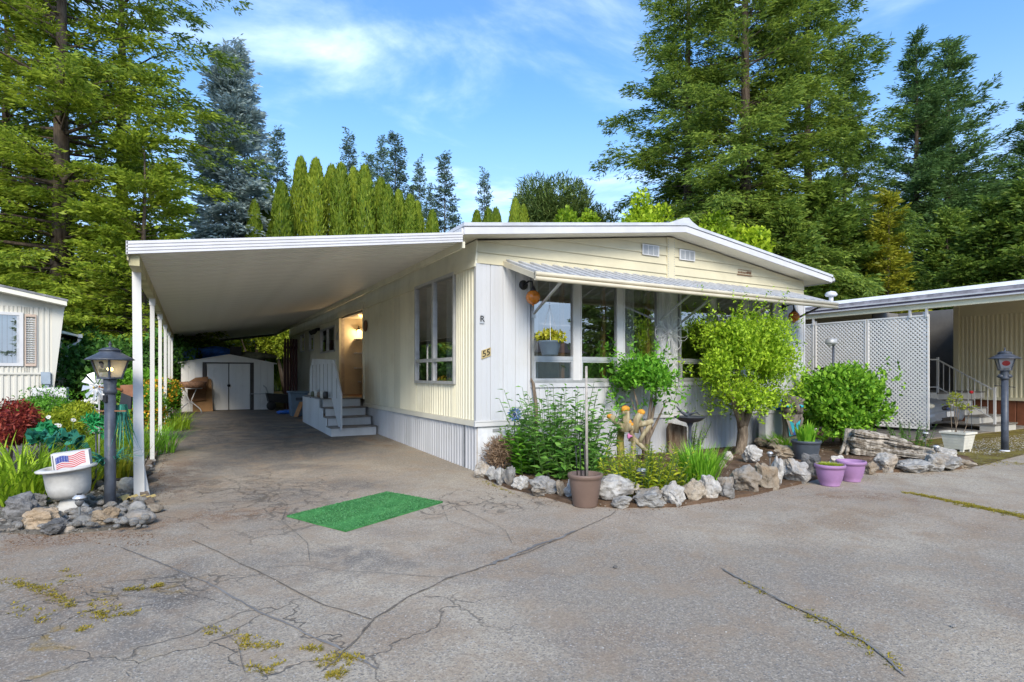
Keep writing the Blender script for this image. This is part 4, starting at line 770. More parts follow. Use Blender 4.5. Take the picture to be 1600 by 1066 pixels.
fm = M('mildewed_fascia', (.33, .31, .34), .7, .35, 5, dirt=.6, dcol=(.10, .09, .10))
part(B().box(9.10, 9.16, -3.92, 15, 2.765, 2.792), 'fascia_lip', 'fasciaw', rn); part(B().box(9.115, 9.16, -3.92, 15, 2.792, 2.835), 'fascia_groove', M('purple_grime', (.12, .10, .13), .7, .4, 6), rn); part(B().box(9.095, 9.16, -3.92, 15, 2.835, 2.862), 'fascia_lip', 'fasciaw', rn); part(B().box(9.105, 9.16, -3.92, 15, 2.862, 2.93), 'fascia_board', fm, rn)
part(B().box(9.16, 9.24, -3.9, 15, 2.66, 2.79), 'roof_beam', 'khaki', rn)
part(B().tube([(10.2, 1.2, 3.1), (10.2, 1.2, 3.32)], .05, 8).lathe([(.12, 0), (.14, .04), (.10, .10), (0, .13)], (10.2, 1.2, 3.28), 14), 'roof_vent', 'trimw', rn)
# far end of the neighbour's carport: brown board wall above the lattice
part(B().box(9.6, 9.66, 2.4, 14, 2.05, 2.75).box(11.4, 14.0, 6.0, 6.05, .1, 2.9), 'storage_wall', M('taupe_boards', (.30, .26, .19), .7, .12, 3), rn)
for y in (-1.36, -1.06, 1.0, 1.26, 3.4, -3.7): part(B().box(9.165, 9.205, y - .02, y + .02, gz(0, y) - .03 if y < -3 or y > 3 else 2.5, 2.76), 'roof_post', 'trimw', rn)
part(B().box(9.165, 9.205, -1.36, -1.06, 2.735, 2.765).box(9.165, 9.205, 1.0, 1.26, 2.735, 2.765), 'post_bracket', 'trimw', rn)
# lattice
lt = thing('lattice_screen', 'white diamond lattice screen panels under the right hand awning roof', 'lattice', (9.2, 0, 0)); MT['latt'] = M('lattice_vinyl', (.80, .78, .74), .5, .04, 3)
def lattice(y0, y1, z0, z1):
    wd, pit, t = .0285, .0805, .006; V = []; 
    b = B()
    for s_, xo in ((1, 0.0), (-1, .007)):
        c0, c1 = (y0 - (z1 - z0), y1) if s_ > 0 else (y0, y1 + (z1 - z0)); c = c0
        while c < c1:
            # strip along (1, s_) direction clipped to the panel
            ya = max(y0, c) if s_ > 0 else min(y1, c); za = z0 + abs(ya - c); yb = min(y1, c + (z1 - z0)) if s_ > 0 else max(y0, c - (z1 - z0)); zb = z0 + abs(yb - c)
            if zb - za > .03:
                h = wd * .7071 / 1; d = Vector((0, s_ * 1, 1)).normalized(); n = Vector((0, 1, -s_)).normalized() * wd / 2
                A_, B_ = Vector((9.19 + xo, ya, za)), Vector((9.19 + xo, yb, zb)); q = Vector((t, 0, 0)); 
                b.add([A_ - n, A_ + n, B_ + n, B_ - n, A_ - n + q, A_ + n + q, B_ + n + q, B_ - n + q], [(0, 1, 2, 3), (7, 6, 5, 4), (0, 4, 5, 1), (1, 5, 6, 2), (2, 6, 7, 3), (3, 7, 4, 0)])
            c += pit * 1.4142 / 1.0 * .72
    return b
for y0, y1 in ((-1.40, -.22), (-.20, .96), (.99, 2.2)):
    p = part(B().box(9.180, 9.205, y0, y0 + .03, .27, 2.545).box(9.180, 9.205, y1 - .03, y1, .27, 2.545).box(9.180, 9.205, y0 + .03, y1 - .03, .27, .30).box(9.180, 9.205, y0 + .03, y1 - .03, 2.515, 2.545), 'panel', 'latt', lt)
    o = part(lattice(y0 + .02, y1 - .02, .29, 2.53), 'slats', 'latt', p); o['kind'] = 'stuff'
for y in (-1.30, .97, 2.1): part(B().box(9.21, 9.25, y - .02, y + .02, -.05, 2.6), 'post', 'trimw', lt)
# stairs to the neighbour's porch
rs = thing('porch_stairs', 'pale grey porch stairs with thin white baluster handrail at right', 'stairs', (13.6, -.4, 0)); MT['cgrey'] = M('painted_concrete', (.50, .49, .46), .7, .1, 4, dirt=.2)
for i, z in enumerate((.18, .36, .54, .72, .90)):
    y0 = -1.0 + i * .30; y1 = 3.0 if i == 4 else y0 + .32; part(B().box(13.12, 14.25 if i < 4 else XR - .05, y0 + .02, y1, -.02 if i == 0 else z - .20, z - .03), 'riser', 'cgrey', rs); part(B().box(13.10, 14.28 if i < 4 else XR - .05, y0 - .01, y1, z - .03, z), 'tread', 'tread', rs)
rail = lambda y: .98 + (y + .96) * (.76 / 1.19)
part(B().box(13.14, 13.185, -.985, -.94, .18, 1.06), 'newel_post', 'trimw', rs); part(B().box(13.14, 13.185, .205, .25, .90, 1.80), 'newel_post', 'trimw', rs)
part(B().obox((13.16, -.96, .98), (13.16, .23, 1.74), .03, .03).obox((13.16, .23, 1.74), (12.3, .25, 1.74), .03, .03), 'handrail', 'trimw', rs); part(B().obox((13.16, -.96, .30), (13.16, .23, 1.04), .02, .02).obox((13.16, .23, 1.04), (12.3, .25, 1.04), .02, .02), 'bottom_rail', 'trimw', rs)
for k in range(1, 9): y = -.96 + k * 1.19 / 9; part(B().box(13.153, 13.167, y - .007, y + .007, rail(y) - .69, rail(y)), 'baluster', 'trimw', rs)
part(B().box(12.2, 13.10, .22, 3.0, .75, .90).box(12.2, 13.10, .24, .28, -.02, .75), 'landing', 'cgrey', rs)
# parked car
car = thing('parked_car', 'silver sedan nose out behind the lattice with oval grille', 'car', (11.95, 1.9, 0)); MT['silver'] = M('silver_paint', (.16, .185, .225), .33, .05, 4, metal=.15, spec=.5); MT['carglass'] = M('car_glass', (.015, .02, .022), .08, .1, 4, spec=.7)
cx_, ny_ = 12.12, -.42
def loft(st):
    rows = []
    for y, hw, zb, zt, rd in st:
        pr = [(-hw * .86, zb), (-hw, zb + .08), (-hw * 1.01, zb + (zt - zb) * .5), (-hw * .97, zt - rd), (-hw * .86, zt - rd * .35), (-hw * .5, zt), (0, zt + .015), (hw * .5, zt), (hw * .86, zt - rd * .35), (hw * .97, zt - rd), (hw * 1.01, zb + (zt - zb) * .5), (hw, zb + .08), (hw * .86, zb), (-hw * .86, zb)]
        rows.append([(cx_ + a, ny_ + y, z) for a, z in pr])
    b = B().sheet(rows); n = len(rows[0])
    for ri, fl in ((0, 1), (len(rows) - 1, -1)): b.add(rows[ri], [tuple(range(n))[::-fl]])
    return b
part(loft([(0, .62, .30, .52, .05), (.03, .76, .22, .58, .08), (.14, .86, .19, .66, .10), (.35, .90, .19, .74, .12), (.8, .92, .2, .83, .12), (1.25, .92, .2, .90, .12), (3.6, .92, .2, .93, .12), (4.3, .88, .22, .90, .14), (4.65, .75, .28, .80, .16)]), 'body', 'silver', car)
part(loft([(1.0, .80, .80, .86, .02), (1.6, .74, .80, 1.26, .10), (1.95, .70, .80, 1.40, .10), (2.9, .70, .80, 1.40, .10), (3.6, .74, .80, 1.0, .08), (3.9, .78, .80, .88, .04)]), 'cabin_glass', 'carglass', car); part(loft([(1.75, .66, 1.30, 1.375, .04), (2.0, .66, 1.30, 1.425, .04), (2.9, .66, 1.30, 1.425, .04), (3.15, .66, 1.28, 1.34, .04)]), 'roof', 'silver', car)
part(loft([(-.06, .66, .30, .47, .06), (-.03, .80, .25, .50, .06), (.08, .90, .22, .52, .06), (.25, .925, .22, .52, .06)]), 'bumper', 'silver', car)
for s_ in (-1, 1):
    part(B().ball((cx_ + s_ * .60, ny_ + .10, .62), .10, 16, 2.0, 1.0, .68), 'headlight', M('lamp_lens', (.62, .60, .50), .12, .08, 9, spec=.7), car); part(B().ball((cx_ + s_ * .45, ny_ - .02, .33), .05, 12, 1.9, .6, .8), 'fog_light', 'carglass', car)
    for yy in (.82, 3.62):
        wl = part(B().lathe([(.20, -.09), (.29, -.095), (.315, -.06), (.315, .06), (.29, .095), (.20, .09)], (cx_ + s_ * .86, ny_ + yy, .315), 26, tilt=Matrix.Rotation(R_(90), 3, 'Y')), 'wheel', 'black', car); part(B().lathe([(.0, .03 * s_), (.06, .05 * s_), (.19, .07 * s_), (.205, .09 * s_)], (cx_ + s_ * .86, ny_ + yy, .315), 20, tilt=Matrix.Rotation(R_(90), 3, 'Y')), 'rim', 'alu', wl)
gr = part(B().ball((cx_, ny_ + .005, .555), .095, 18, 2.1, .5, .72), 'grille', 'black', car); part(B().ball((cx_, ny_ - .040, .555), .05, 16, 1.9, .3, .8), 'badge', M('badge_blue', (.04, .06, .16), .3, metal=.3), gr)
part(B().box(cx_ - .34, cx_ + .34, ny_ - .075, ny_ - .03, .27, .35), 'air_intake', 'black', car); part(B().box(cx_ - .16, cx_ + .16, ny_ - .085, ny_ - .07, .37, .49), 'number_plate', 'trimw', car)
# ------------------------------------------------------------------ lamp posts
def frosted():
    s = S('frosted_pane'); t = s.A('ShaderNodeBsdfTransparent'); d = s.A('ShaderNodeBsdfTranslucent'); d.inputs[0].default_value = (.72, .72, .72, 1); e = s.A('ShaderNodeBsdfDiffuse'); e.inputs[0].default_value = (.6, .6, .6, 1)
    m = s.A('ShaderNodeMixShader'); m.inputs[0].default_value = .6; s.nt.links.new(e.outputs[0], m.inputs[1]); s.nt.links.new(d.outputs[0], m.inputs[2]); m2 = s.A('ShaderNodeMixShader'); m2.inputs[0].default_value = .75; s.nt.links.new(t.outputs[0], m2.inputs[1]); s.nt.links.new(m.outputs[0], m2.inputs[2]); return s.done(m2.outputs[0])
MT['frost'] = frosted(); MT['clearp'] = glassmat('clear_pane', (.95, .95, .95), 0.0)
def lamp(p, label, sc_, rz, left):
    t = thing('lamp_post', label, 'lamp post', tuple(p), 'lantern post lamps in the front gardens', rz); t.scale = (sc_,) * 3
    P = lambda b, n, m, par=None: part(b, n, m, par or t, True)
    P(B().lathe([(.052, -.05), (.050, .3), (.048, 1.16)], n=18), 'post', 'iron'); P(B().lathe([(.047, 1.16), (.060, 1.165), (.060, 1.20), (.052, 1.22), (.058, 1.29), (.058, 1.315)], n=18), 'collar', 'iron')
    a0, a1, zb, zt = .068, .108, 1.325, 1.505
    P(B().box(-a0 - .01, a0 + .01, -a0 - .01, a0 + .01, 1.31, 1.327), 'lantern_base', 'iron')
    for sx in (-1, 1):
        for sy in (-1, 1): P(B().obox((sx * a0, sy * a0, zb), (sx * a1, sy * a1, zt), .016, .016), 'lantern_bar', 'iron')
    for k in range(4):
        m = Matrix.Rotation(k * math.pi / 2, 3, 'Z'); q = [m @ Vector(c) for c in ((-a0 + .008, -a0, zb), (a0 - .008, -a0, zb), (a1 - .008, -a1, zt), (-a1 + .008, -a1, zt))]; P(B().add(q, [(0, 1, 2, 3)]), 'pane', 'clearp' if k == 0 else 'frost')
    P(B().lathe([(.200, 1.495), (.212, 1.500), (.19, 1.518), (.13, 1.552), (.09, 1.578), (.088, 1.59)], n=32), 'lamp_roof', 'iron'); P(B().lathe([(.085, 1.588), (.10, 1.594), (.06, 1.618), (.012, 1.628), (.010, 1.65), (.016, 1.655), (.0, 1.69)], n=24), 'finial', 'iron')
    P(B().lathe([(.016, 1.325), (.018, 1.40), (.022, 1.41), (0, 1.412)], n=12), 'candle', 'trimw')
    f = lambda x, z, o: Vector((x, -(a0 + (a1 - a0) * (z - zb) / (zt - zb)) + o, z))
    def disc(cx, cz, rx, rz2, o, n=20): return B().add([f(cx + rx * math.cos(2 * math.pi * i / n), cz + rz2 * math.sin(2 * math.pi * i / n), o) for i in range(n)], [tuple(range(n))])
    if left:
        P(B().ball((0, 0, 1.405), .024, 12, 1.2, 1.2, 1), 'bulb', glow('lantern_flame', (1, .68, .25), 5))
        pr = P(disc(.0, 1.445, .021, .028, .006), 'portrait_print', M('print_skin', (.55, .45, .36), .6)); 
        P(B().add([f(x, z, .008) for x, z in ((-.055, 1.375), (.06, 1.375), (.052, 1.405), (.02, 1.418), (.0, 1.40), (-.02, 1.418), (-.048, 1.405))], [tuple(range(7))]), 'print_jacket', M('print_cream', (.75, .62, .32), .6), pr)
        P(B().add([f(x, z, .004) for x, z in ((-.027, 1.448), (-.023, 1.462), (.0, 1.466), (.022, 1.456), (.026, 1.447), (.030, 1.47), (.02, 1.484), (-.012, 1.487), (-.028, 1.476))], [tuple(range(9))]), 'print_hair', 'black', pr)
        P(B().add([f(x, z, .0035) for x, z in ((-.014, 1.449), (-.006, 1.448), (-.006, 1.451), (-.014, 1.452))], [(0, 1, 2, 3)]).add([f(x, z, .0035) for x, z in ((.004, 1.448), (.012, 1.449), (.012, 1.452), (.004, 1.451))], [(0, 1, 2, 3)]).add([f(x, z, .0035) for x, z in ((-.008, 1.43), (.006, 1.43), (.006, 1.433), (-.008, 1.433))], [(0, 1, 2, 3)]), 'print_features', 'wood', pr)
        P(B().box(-.022, .022, -.062, -.045, 1.08, 1.15), 'outlet_box', 'black')
    else:
        s_ = P(B().add([f(-.075, 1.345, .004), f(.075, 1.345, .004), f(.09, 1.49, .004), f(-.09, 1.49, .004)], [(0, 1, 2, 3)]), 'sign_card', M('sign_white', (.85, .83, .85), .6)); P(disc(0, 1.425, .052, .042, .0015), 'red_dot', M('sign_red', (.80, .015, .015), .5), s_)
        P(B().lathe([(.056, -.02), (.075, .0), (.06, .03)], n=14), 'base_ring', 'trimw'); P(B().obox((-.13, 0, 1.07), (.13, 0, 1.04), .012, .012), 'ladder_bar', 'dark')
        P(B().lathe([(.03, 1.19), (.055, 1.21), (.03, 1.25)], (-.05, 0, 0), 10).lathe([(.03, 1.19), (.055, 1.21), (.03, 1.25)], (.05, 0, 0), 10), 'bracket', 'iron')
    return t
lamp(G(172, 797), 'grey lamp post with a glowing portrait print in its lantern beside the white urn', 1.0, -YAW - R_(13) + 0, True)
single(B().obox((-.13, 0, 0), (.16, 0, .0), .014, .014), 'ladder_rod', 'wood', 'brown rod crossing the left lamp post below its lantern', 'rod', tuple(G(172, 797) + UP * .99), rz=-YAW, local=True)
lamp(G(1570, 706), 'dark lamp post with a red dot sign in its lantern on the right verge', 1.09, -YAW - R_(30), False)
# ------------------------------------------------------------------ green mat on the drive
MT['turf'] = M('green_turf', (.06, .27, .075), .95, .3, 5, col2=(.10, .34, .105), bump=1.0, bs=260, bd=.01, spec=.1)
b = B(); q = [G(448, 808), G(540, 832), G(692, 786), G(605, 770)]; n = 16; rows = []
for i in range(n + 1):
    rows.append([]); 
    for j in range(n + 1):
        u_, v_ = i / n, j / n; p = q[0].lerp(q[1], u_).lerp(q[3].lerp(q[2], u_), v_); rows[-1].append(p + UP * (.014 + .005 * math.sin(u_ * 9 + v_ * 4) * (1 if 0 < i < n and 0 < j < n else .3)))
b.sheet(rows)
for e in ([rows[0][j] for j in range(n + 1)], [rows[n][j] for j in range(n, -1, -1)], [rows[i][0] for i in range(n, -1, -1)], [rows[i][n] for i in range(n + 1)]): b.sheet([e, [p - UP * .012 for p in e]], False)
mat_ = thing('turf_mat', 'bright green artificial turf mat lying on the cracked driveway', 'mat', tuple(q[0])); part(b, 'backing', 'turf', mat_)
r_ = np.random.default_rng(5); n = 14000; uu, vv = r_.random(n), r_.random(n); Q = [np.array(p) for p in q]
P_ = (Q[0] * (1 - uu)[:, None] + Q[1] * uu[:, None]) * (1 - vv)[:, None] + (Q[3] * (1 - uu)[:, None] + Q[2] * uu[:, None]) * vv[:, None] - Q[0] + np.array([0, 0, .014])
o = link('pile', npmesh('pile', leafquads(P_, np.array([0, 0, 1.]) + r_.normal(0, .5, (n, 3)), r_.normal(size=(n, 3)), .011 * r_.uniform(.5, 1.2, n), .008), 4), leafmat('turf_pile', (.060, .26, .075), (.10, .33, .105), (.13, .38, .13), .1, 1.5), mat_); o['kind'] = 'stuff'
# ------------------------------------------------------------------ stones
MT['rockg'] = rockmat('border_rock', (.26, .25, .235), (.42, .41, .385), (.38, .30, .21), .18); MT['rockd'] = rockmat('dark_rock', (.10, .10, .10), (.19, .185, .18), (.20, .17, .14), .2)
MT['rockt'] = rockmat('tan_rock', (.29, .24, .18), (.43, .37, .29), (.40, .29, .18), .15); MT['rockw'] = rockmat('white_rock', (.34, .32, .29), (.54, .52, .48), (.46, .35, .24), .12)
MT['river'] = rockmat('river_stone', (.24, .24, .225), (.40, .385, .36), (.36, .29, .22), .0)
def rk(px, by, w_, h, mat, label, seed, group=None, dz=.0, name='rock', cat='rock', soft=0.0, df=.85, cuts=9, back=True):
    p = G(px, by, 0); k = mpp(p); W_, H_k = w_ * k, h * k; D_ = max(W_, H_k * .8) * df
    p = p + FW * (D_ * .42 if back else 0) ; o = link(name, rockmesh(seed, W_ * 1.06, D_, H_k * 1.08, cuts, 4 if w_ > 20 else 3, soft, .05 if soft > .3 else .13), mat, None, (p.x, p.y, gz(p.x, p.y) + dz - H_k * .06)); o.rotation_euler = (0, 0, -YAW)
    return tag(o, label, cat, group)
border = [(753, 748, 25, 21, 'rockw', 'rounded white and tan'), (768, 753, 19, 23, 'rockg', 'narrow grey white'), (781, 759, 18, 25, 'rockg', 'leaning grey'), (796, 763, 20, 34, 'rockg', 'tall pointed grey'), (815, 768, 24, 22, 'rockw', 'small white speckled'),
          (847, 777, 46, 29, 'rockg', 'broad mottled grey'), (876, 780, 16, 27, 'rockt', 'narrow tan'), (894, 782, 22, 33, 'rockg', 'grey rock tucked behind the brown pot, a'), (962, 787, 60, 36, 'rockg', 'widest craggy grey'), (974, 796, 28, 15, 'rockg', 'low flat grey'),
          (1016, 794, 52, 29, 'rockg', 'wedge shaped grey'), (1054, 793, 32, 34, 'rockw', 'bright white upright'), (1086, 786, 34, 33, 'rockt', 'smooth cream coloured'), (1114, 783, 28, 40, 'rockw', 'tall pointed white'), (1138, 781, 28, 32, 'rockg', 'angular white and black'),
          (1171, 774, 38, 37, 'rockg', 'large round speckled grey'), (1202, 767, 30, 45, 'rockt', 'big brown grey'), (1219, 762, 15, 43, 'rockw', 'thin upright white'), (1247, 757, 37, 39, 'rockg', 'squared grey'), (1274, 748, 32, 36, 'rockd', 'dark grey slab-like'),
          (1362, 742, 24, 20, 'rockt', 'low tan and white'), (1391, 740, 37, 27, 'rockg', 'round pitted grey'), (1418, 738, 15, 14, 'rockw', 'little white'), (1440, 740, 46, 18, 'rockg', 'long low grey'), (1467, 738, 27, 24, 'rockg', 'grey streaked upright'), (1490, 737, 44, 22, 'rockw', 'long white sloping'), (1484, 720, 34, 17, 'rockw', 'jumbled white'), (1512, 733, 30, 12, 'rockt', 'flat tan pointed')]
ords = 'first second third fourth fifth sixth seventh eighth ninth tenth eleventh twelfth thirteenth fourteenth fifteenth sixteenth seventeenth eighteenth nineteenth twentieth twenty-first twenty-second twenty-third twenty-fourth twenty-fifth twenty-sixth twenty-seventh twenty-eighth'.split()
for i, (px, by, w_, h, m, d) in enumerate(border):
    h *= .92; w_ *= .95
    d = d.replace(' rock tucked behind the brown pot, a', '')
    rk(px, by, w_, h, m, '%s rock, %s along the bed border from the house corner' % (d, ords[i]), 100 + i, 'rocks edging the front bed')
for i, (px, by, w_, h, m, lb) in enumerate([(872, 744, 60, 17, 'rockt', 'broad flat tan stone slab in the bed behind the solar light'), (918, 731, 30, 17, 'rockt', 'small flat tan slab beside the tall grey pole'), (1139, 723, 14, 13, 'rockw', 'small white stone left of the tree trunk'), (1127, 736, 15, 12, 'rockt', 'pinkish tan stone beside the grass clump'),
        (1130, 700, 18, 14, 'rockt', 'pinkish rock against the skirting behind the tree'), (1115, 700, 12, 13, None, 'rounded blue stone against the white skirting'), (1196, 702, 26, 13, 'rockt', 'low pale rock right of the tree trunks'), (1232, 720, 34, 16, 'rockt', 'flat tan and white stone left of the grey pot'), (1095, 697, 26, 12, 'rockg', 'grey stone behind the grass clump'), (1312, 729, 20, 12, 'rockw', 'white stone behind the purple pots'),
        (1180, 728, 26, 21, 'rockw', 'white shell like lump with an orange side in the bed'), (1040, 706, 30, 24, 'rockd', 'dark stone in shade beside the weathered stump'), (1216, 706, 24, 14, 'rockt', 'pebbly tan stone left of the low green tuft'), (1150, 760, 16, 8, 'rockg', 'small half buried grey stone in the bed')]):
    rk(px, by, w_, h, m or M('blue_stone', (.06, .12, .20), .5, .3, 9), lb, 140 + i, None, .03, 'stone', 'stone', .25)
for i, (px, by, w_, h, m, s_, lb) in enumerate([(20, 826, 46, 42, 'rockd', 0, 'large dark grey boulder at the left rockery edge'), (49, 834, 48, 28, 'rockt', 0, 'pale tan wedge shaped rock at the front of the left rockery'), (78, 837, 34, 19, 'rockd', 0, 'low dark rock beside the tan wedge rock'), (101, 834, 17, 12, 'rockw', .8, 'smooth pale pebble at the very front of the left rockery'), (124, 828, 24, 19, 'river', .8, 'round grey stone below the solar light by the urn'),
        (138, 828, 13, 10, 'rockt', .7, 'small pinkish stone right of a round grey one'), (159, 826, 34, 27, 'rockt', .1, 'rough pinkish block at the foot of the left lamp post'), (105, 817, 11, 9, 'rockw', .8, 'little white pebble under the white urn'), (184, 816, 16, 13, 'rockt', .6, 'orange tan stone right of the left lamp post'), (208, 823, 38, 20, 'river', .7, 'long smooth grey stone at the driveway corner'), (209, 807, 22, 18, 'river', .8, 'greenish round stone behind the long grey one'),
        (191, 803, 15, 12, 'rockw', .5, 'whitish stone between lamp post and carport post'), (231, 803, 27, 12, 'rockt', .5, 'flat orange stone at the end of the timber edging'), (222, 792, 18, 9, 'rockw', .7, 'pale flat stone just below the yellow corrugated strip'), (194, 774, 26, 22, 'river', .8, 'big olive grey stone behind the yellow corrugated strip'), (40, 800, 34, 22, 'rockd', .3, 'dark rounded rock under the long green leaves')]):
    rk(px, by, w_, h, m, lb, 170 + i, None, .0, 'rock', 'rock', s_)
rr = random.Random(8); pool = [rockmesh(300 + k, 1, 1, .78, 4, 2, .55, .03) for k in range(7)]
def river(px, by, w_, lab, grp):
    p = G(px, by, .05); k = mpp(p) * w_ * .62; o = link('river_stone', pool[rr.randrange(7)], 'river', None, tuple(p)); o.scale = (k * rr.uniform(.8, 1.25), k * rr.uniform(.7, 1.1), k * rr.uniform(.6, 1)); o.rotation_euler = (0, 0, rr.random() * 6); tag(o, lab, 'stone', grp)
for k in range(250): river(rr.uniform(24, 232), rr.uniform(758, 822) if k % 3 else rr.uniform(800, 825), rr.uniform(9, 21), 'smooth grey river stone heaped around the white urn and lamp post', 'river stones of the left rockery')
for k in range(45):
    t_ = rr.random(); river(235 + 26 * t_ - rr.uniform(2, 40) * (1 - .6 * t_), 775 - 95 * t_, rr.uniform(6, 13) * (1 - .4 * t_), 'small grey stone in the gravel strip beside the carport posts', 'stones along the gravel strip')
def scatter(name, mat, pts, seed, s0, s1):
    r = np.random.default_rng(seed); n = len(pts); P = np.array(pts); oc = np.array([(1, 0, 0), (0, 1, 0), (-1, 0, 0), (0, -1, 0), (0, 0, .7), (0, 0, -.7)]); F = [(0, 1, 4), (1, 2, 4), (2, 3, 4), (3, 0, 4)]
    s = r.uniform(s0, s1, n); a = r.random(n) * 6.3; V = []
    c, d = np.cos(a), np.sin(a); q = oc[None] * s[:, None, None] * r.uniform(.6, 1.3, (n, 6, 1)); X = q[..., 0] * c[:, None] - q[..., 1] * d[:, None]; Y = q[..., 0] * d[:, None] + q[..., 1] * c[:, None]; W = np.stack([X, Y, q[..., 2]], -1) + P[:, None]
    V = np.concatenate([W[:, list(f)] for f in F], 1).reshape(-1, 3); o = link(name, npmesh(name, V, 3), mat); o['kind'] = 'stuff'; return o
def rect(n, x0, x1, y0, y1, h): return [(x, y, gz(x, y) + h) for x, y in ((rr.uniform(x0, x1), rr.uniform(y0, y1)) for _ in range(n))]
scatter('gravel', 'river', rect(900, -5.8, -4.08, -.9, 1.2, .03) + rect(1400, -5.6, -4.08, 1.0, 9, .03), 2, .008, .028)
scatter('verge_gravel', 'rockg', rect(3200, 8.2, 14, -2.75, -1.6, .010), 3, .005, .017)
scatter('bed_pebbles', 'rockt', rect(900, .2, 9, -2.6, -.1, .035), 4, .005, .018)
# loose stone chips and leaf litter on the pavement
scatter('stone_chips', 'rockw', rect(700, -5, 9, -6, -2.8, .002), 5, .003, .007)
scatter('leaf_litter', M('litter_brown', (.15, .085, .045), .9, .4, 30), [tuple(G(rr.uniform(0, 240), 834 + rr.random() ** 2 * 20, .003)) for _ in range(260)] + [tuple(G(228 + 40 * t + rr.uniform(0, 40) * (1 - t * .6) * rr.random(), 800 - 120 * t, .003)) for t in [rr.random() for _ in range(500)]] + [tuple(G(rr.uniform(600, 745), 690 + rr.random() * 48, .004)) for _ in range(60)] + [tuple(G(px + rr.uniform(-22, 22), by + rr.random() ** 2 * 12, .004)) for px, by, *_ in border for _ in range(16)], 6, .003, .009)
# ------------------------------------------------------------------ left garden things
e = thing('edging_timber', 'weathered grey timber edging between gravel strip and driveway', 'edging', (-4.03, .2, 0)); pr_ = G(236, 800)
for a, c in (((pr_.x, pr_.y), (-4.02, .75)), ((-4.02, .8), (-3.99, 2.6)), ((-3.99, 2.65), (-3.96, 4.6))): part(B().obox((a[0], a[1], gz(*a) + .035), (c[0], c[1], gz(*c) + .035), .07, .09), 'timber', 'barkg', e)
p = G(209, 782, .05); b = B(); rows = [[], []]
for i in range(33):
    t = i / 32; z = .022 * math.sin(t * 2 * math.pi * 3.4 + .6); 
    for j in (0, 1): rows[j].append(p + RT * ((t - .5) * .32) + FW * (.12 * j) + UP * (z + .02))
b.sheet(rows); b.sheet([[q - UP * .012 for q in rows[0]], rows[0]], False); single(b, 'corrugated_strip', M('yellow_fibreglass', (.52, .40, .16), .5, .15, 9), 'wavy yellow corrugated strip at the foot of the front carport post', 'corrugated strip', tuple(p))
# urn
p = G(112, 806) + UP * .05; u = thing('garden_urn', 'white pedestal garden urn with wide rim on the left rockery', 'urn', tuple(p)); MT['urn'] = M('urn_white', (.50, .49, .46), .7, .16, 7, dirt=.6, dcol=(.24, .22, .17), bump=.4, bs=45); tl = Matrix.Rotation(R_(-5), 3, 'Y')
part(B().lathe([(.155, .0), (.16, .03), (.12, .06), (.10, .11), (.105, .15)], p, 30, sx=.85, sy=.85), 'pedestal', 'urn', u); part(B().lathe([(.10, .13), (.16, .14), (.198, .175), (.214, .24), (.226, .385), (.24, .395), (.292, .405), (.295, .418), (.25, .43), (.20, .425), (.195, .36), (.0, .35)], p, 36, tilt=tl, sx=.82, sy=.82), 'bowl', 'urn', u)
p2 = p + UP * .37 + RT * .02; fb = thing('flag_box', 'white box with a stars and stripes flag print standing in the urn', 'planter box', tuple(p2)); fm_ = Matrix.Rotation(-YAW + R_(27), 4, 'Z') @ Matrix.Rotation(R_(-6), 4, 'Y')
def loc_box(b, x0, x1, y0, y1, z0, z1): return b.add([p2 + (fm_ @ Vector(c)) for c in ((x0, y0, z0), (x1, y0, z0), (x1, y1, z0), (x0, y1, z0), (x0, y0, z1), (x1, y0, z1), (x1, y1, z1), (x0, y1, z1))], [(3, 2, 1, 0), (4, 5, 6, 7), (0, 1, 5, 4), (1, 2, 6, 5), (2, 3, 7, 6), (3, 0, 4, 7)])
part(loc_box(B(), -.145, .145, -.06, .06, .03, .20), 'box', 'trimw', fb); MT['fred'] = M('flag_red', (.55, .02, .03), .7); MT['fblue'] = M('flag_blue', (.04, .07, .30), .7)
fl = None
def wave(x): return .010 * math.sin((x + .11) * 38)
def ban(x0, x1, z0, z1, o): 
    n = 10; return B().sheet([[p2 + fm_ @ Vector((x0 + (x1 - x0) * i / n, -.0605 - o, z + wave(x0 + (x1 - x0) * i / n) + .12 * (x0 + (x1 - x0) * i / n))) for i in range(n + 1)] for z in (z0, z1)])
for k in range(13):
    s_ = part(ban(-.115, .115, .062 + k * .0085, .0705 + k * .0085, .001), 'flag_stripe', 'fred' if k % 2 == 0 else 'trimw', fb)
cn = part(ban(-.115, -.015, .114, .1725, .002), 'flag_canton', 'fblue', fb)
b = B()
for i in range(5):
    for j in range(4):
        x = -.105 + i * .020; z = .122 + j * .0135; c = p2 + fm_ @ Vector((x, -.0640, z + wave(x) + .12 * x)); ax, az = (fm_.to_3x3() @ Vector((1, 0, 0))), UP
        b.add([c + ax * (.0042 * (1 if q % 2 == 0 else .42) * math.cos(q * math.pi / 5 + 1.57)) + az * (.0042 * (1 if q % 2 == 0 else .42) * math.sin(q * math.pi / 5 + 1.57)) for q in range(10)], [tuple(range(10))])
part(b, 'flag_stars', 'trimw', cn)
part(loc_box(B(), -.135, -.131, -.066, -.061, .03, .185), 'flag_pole', 'iron', fb)
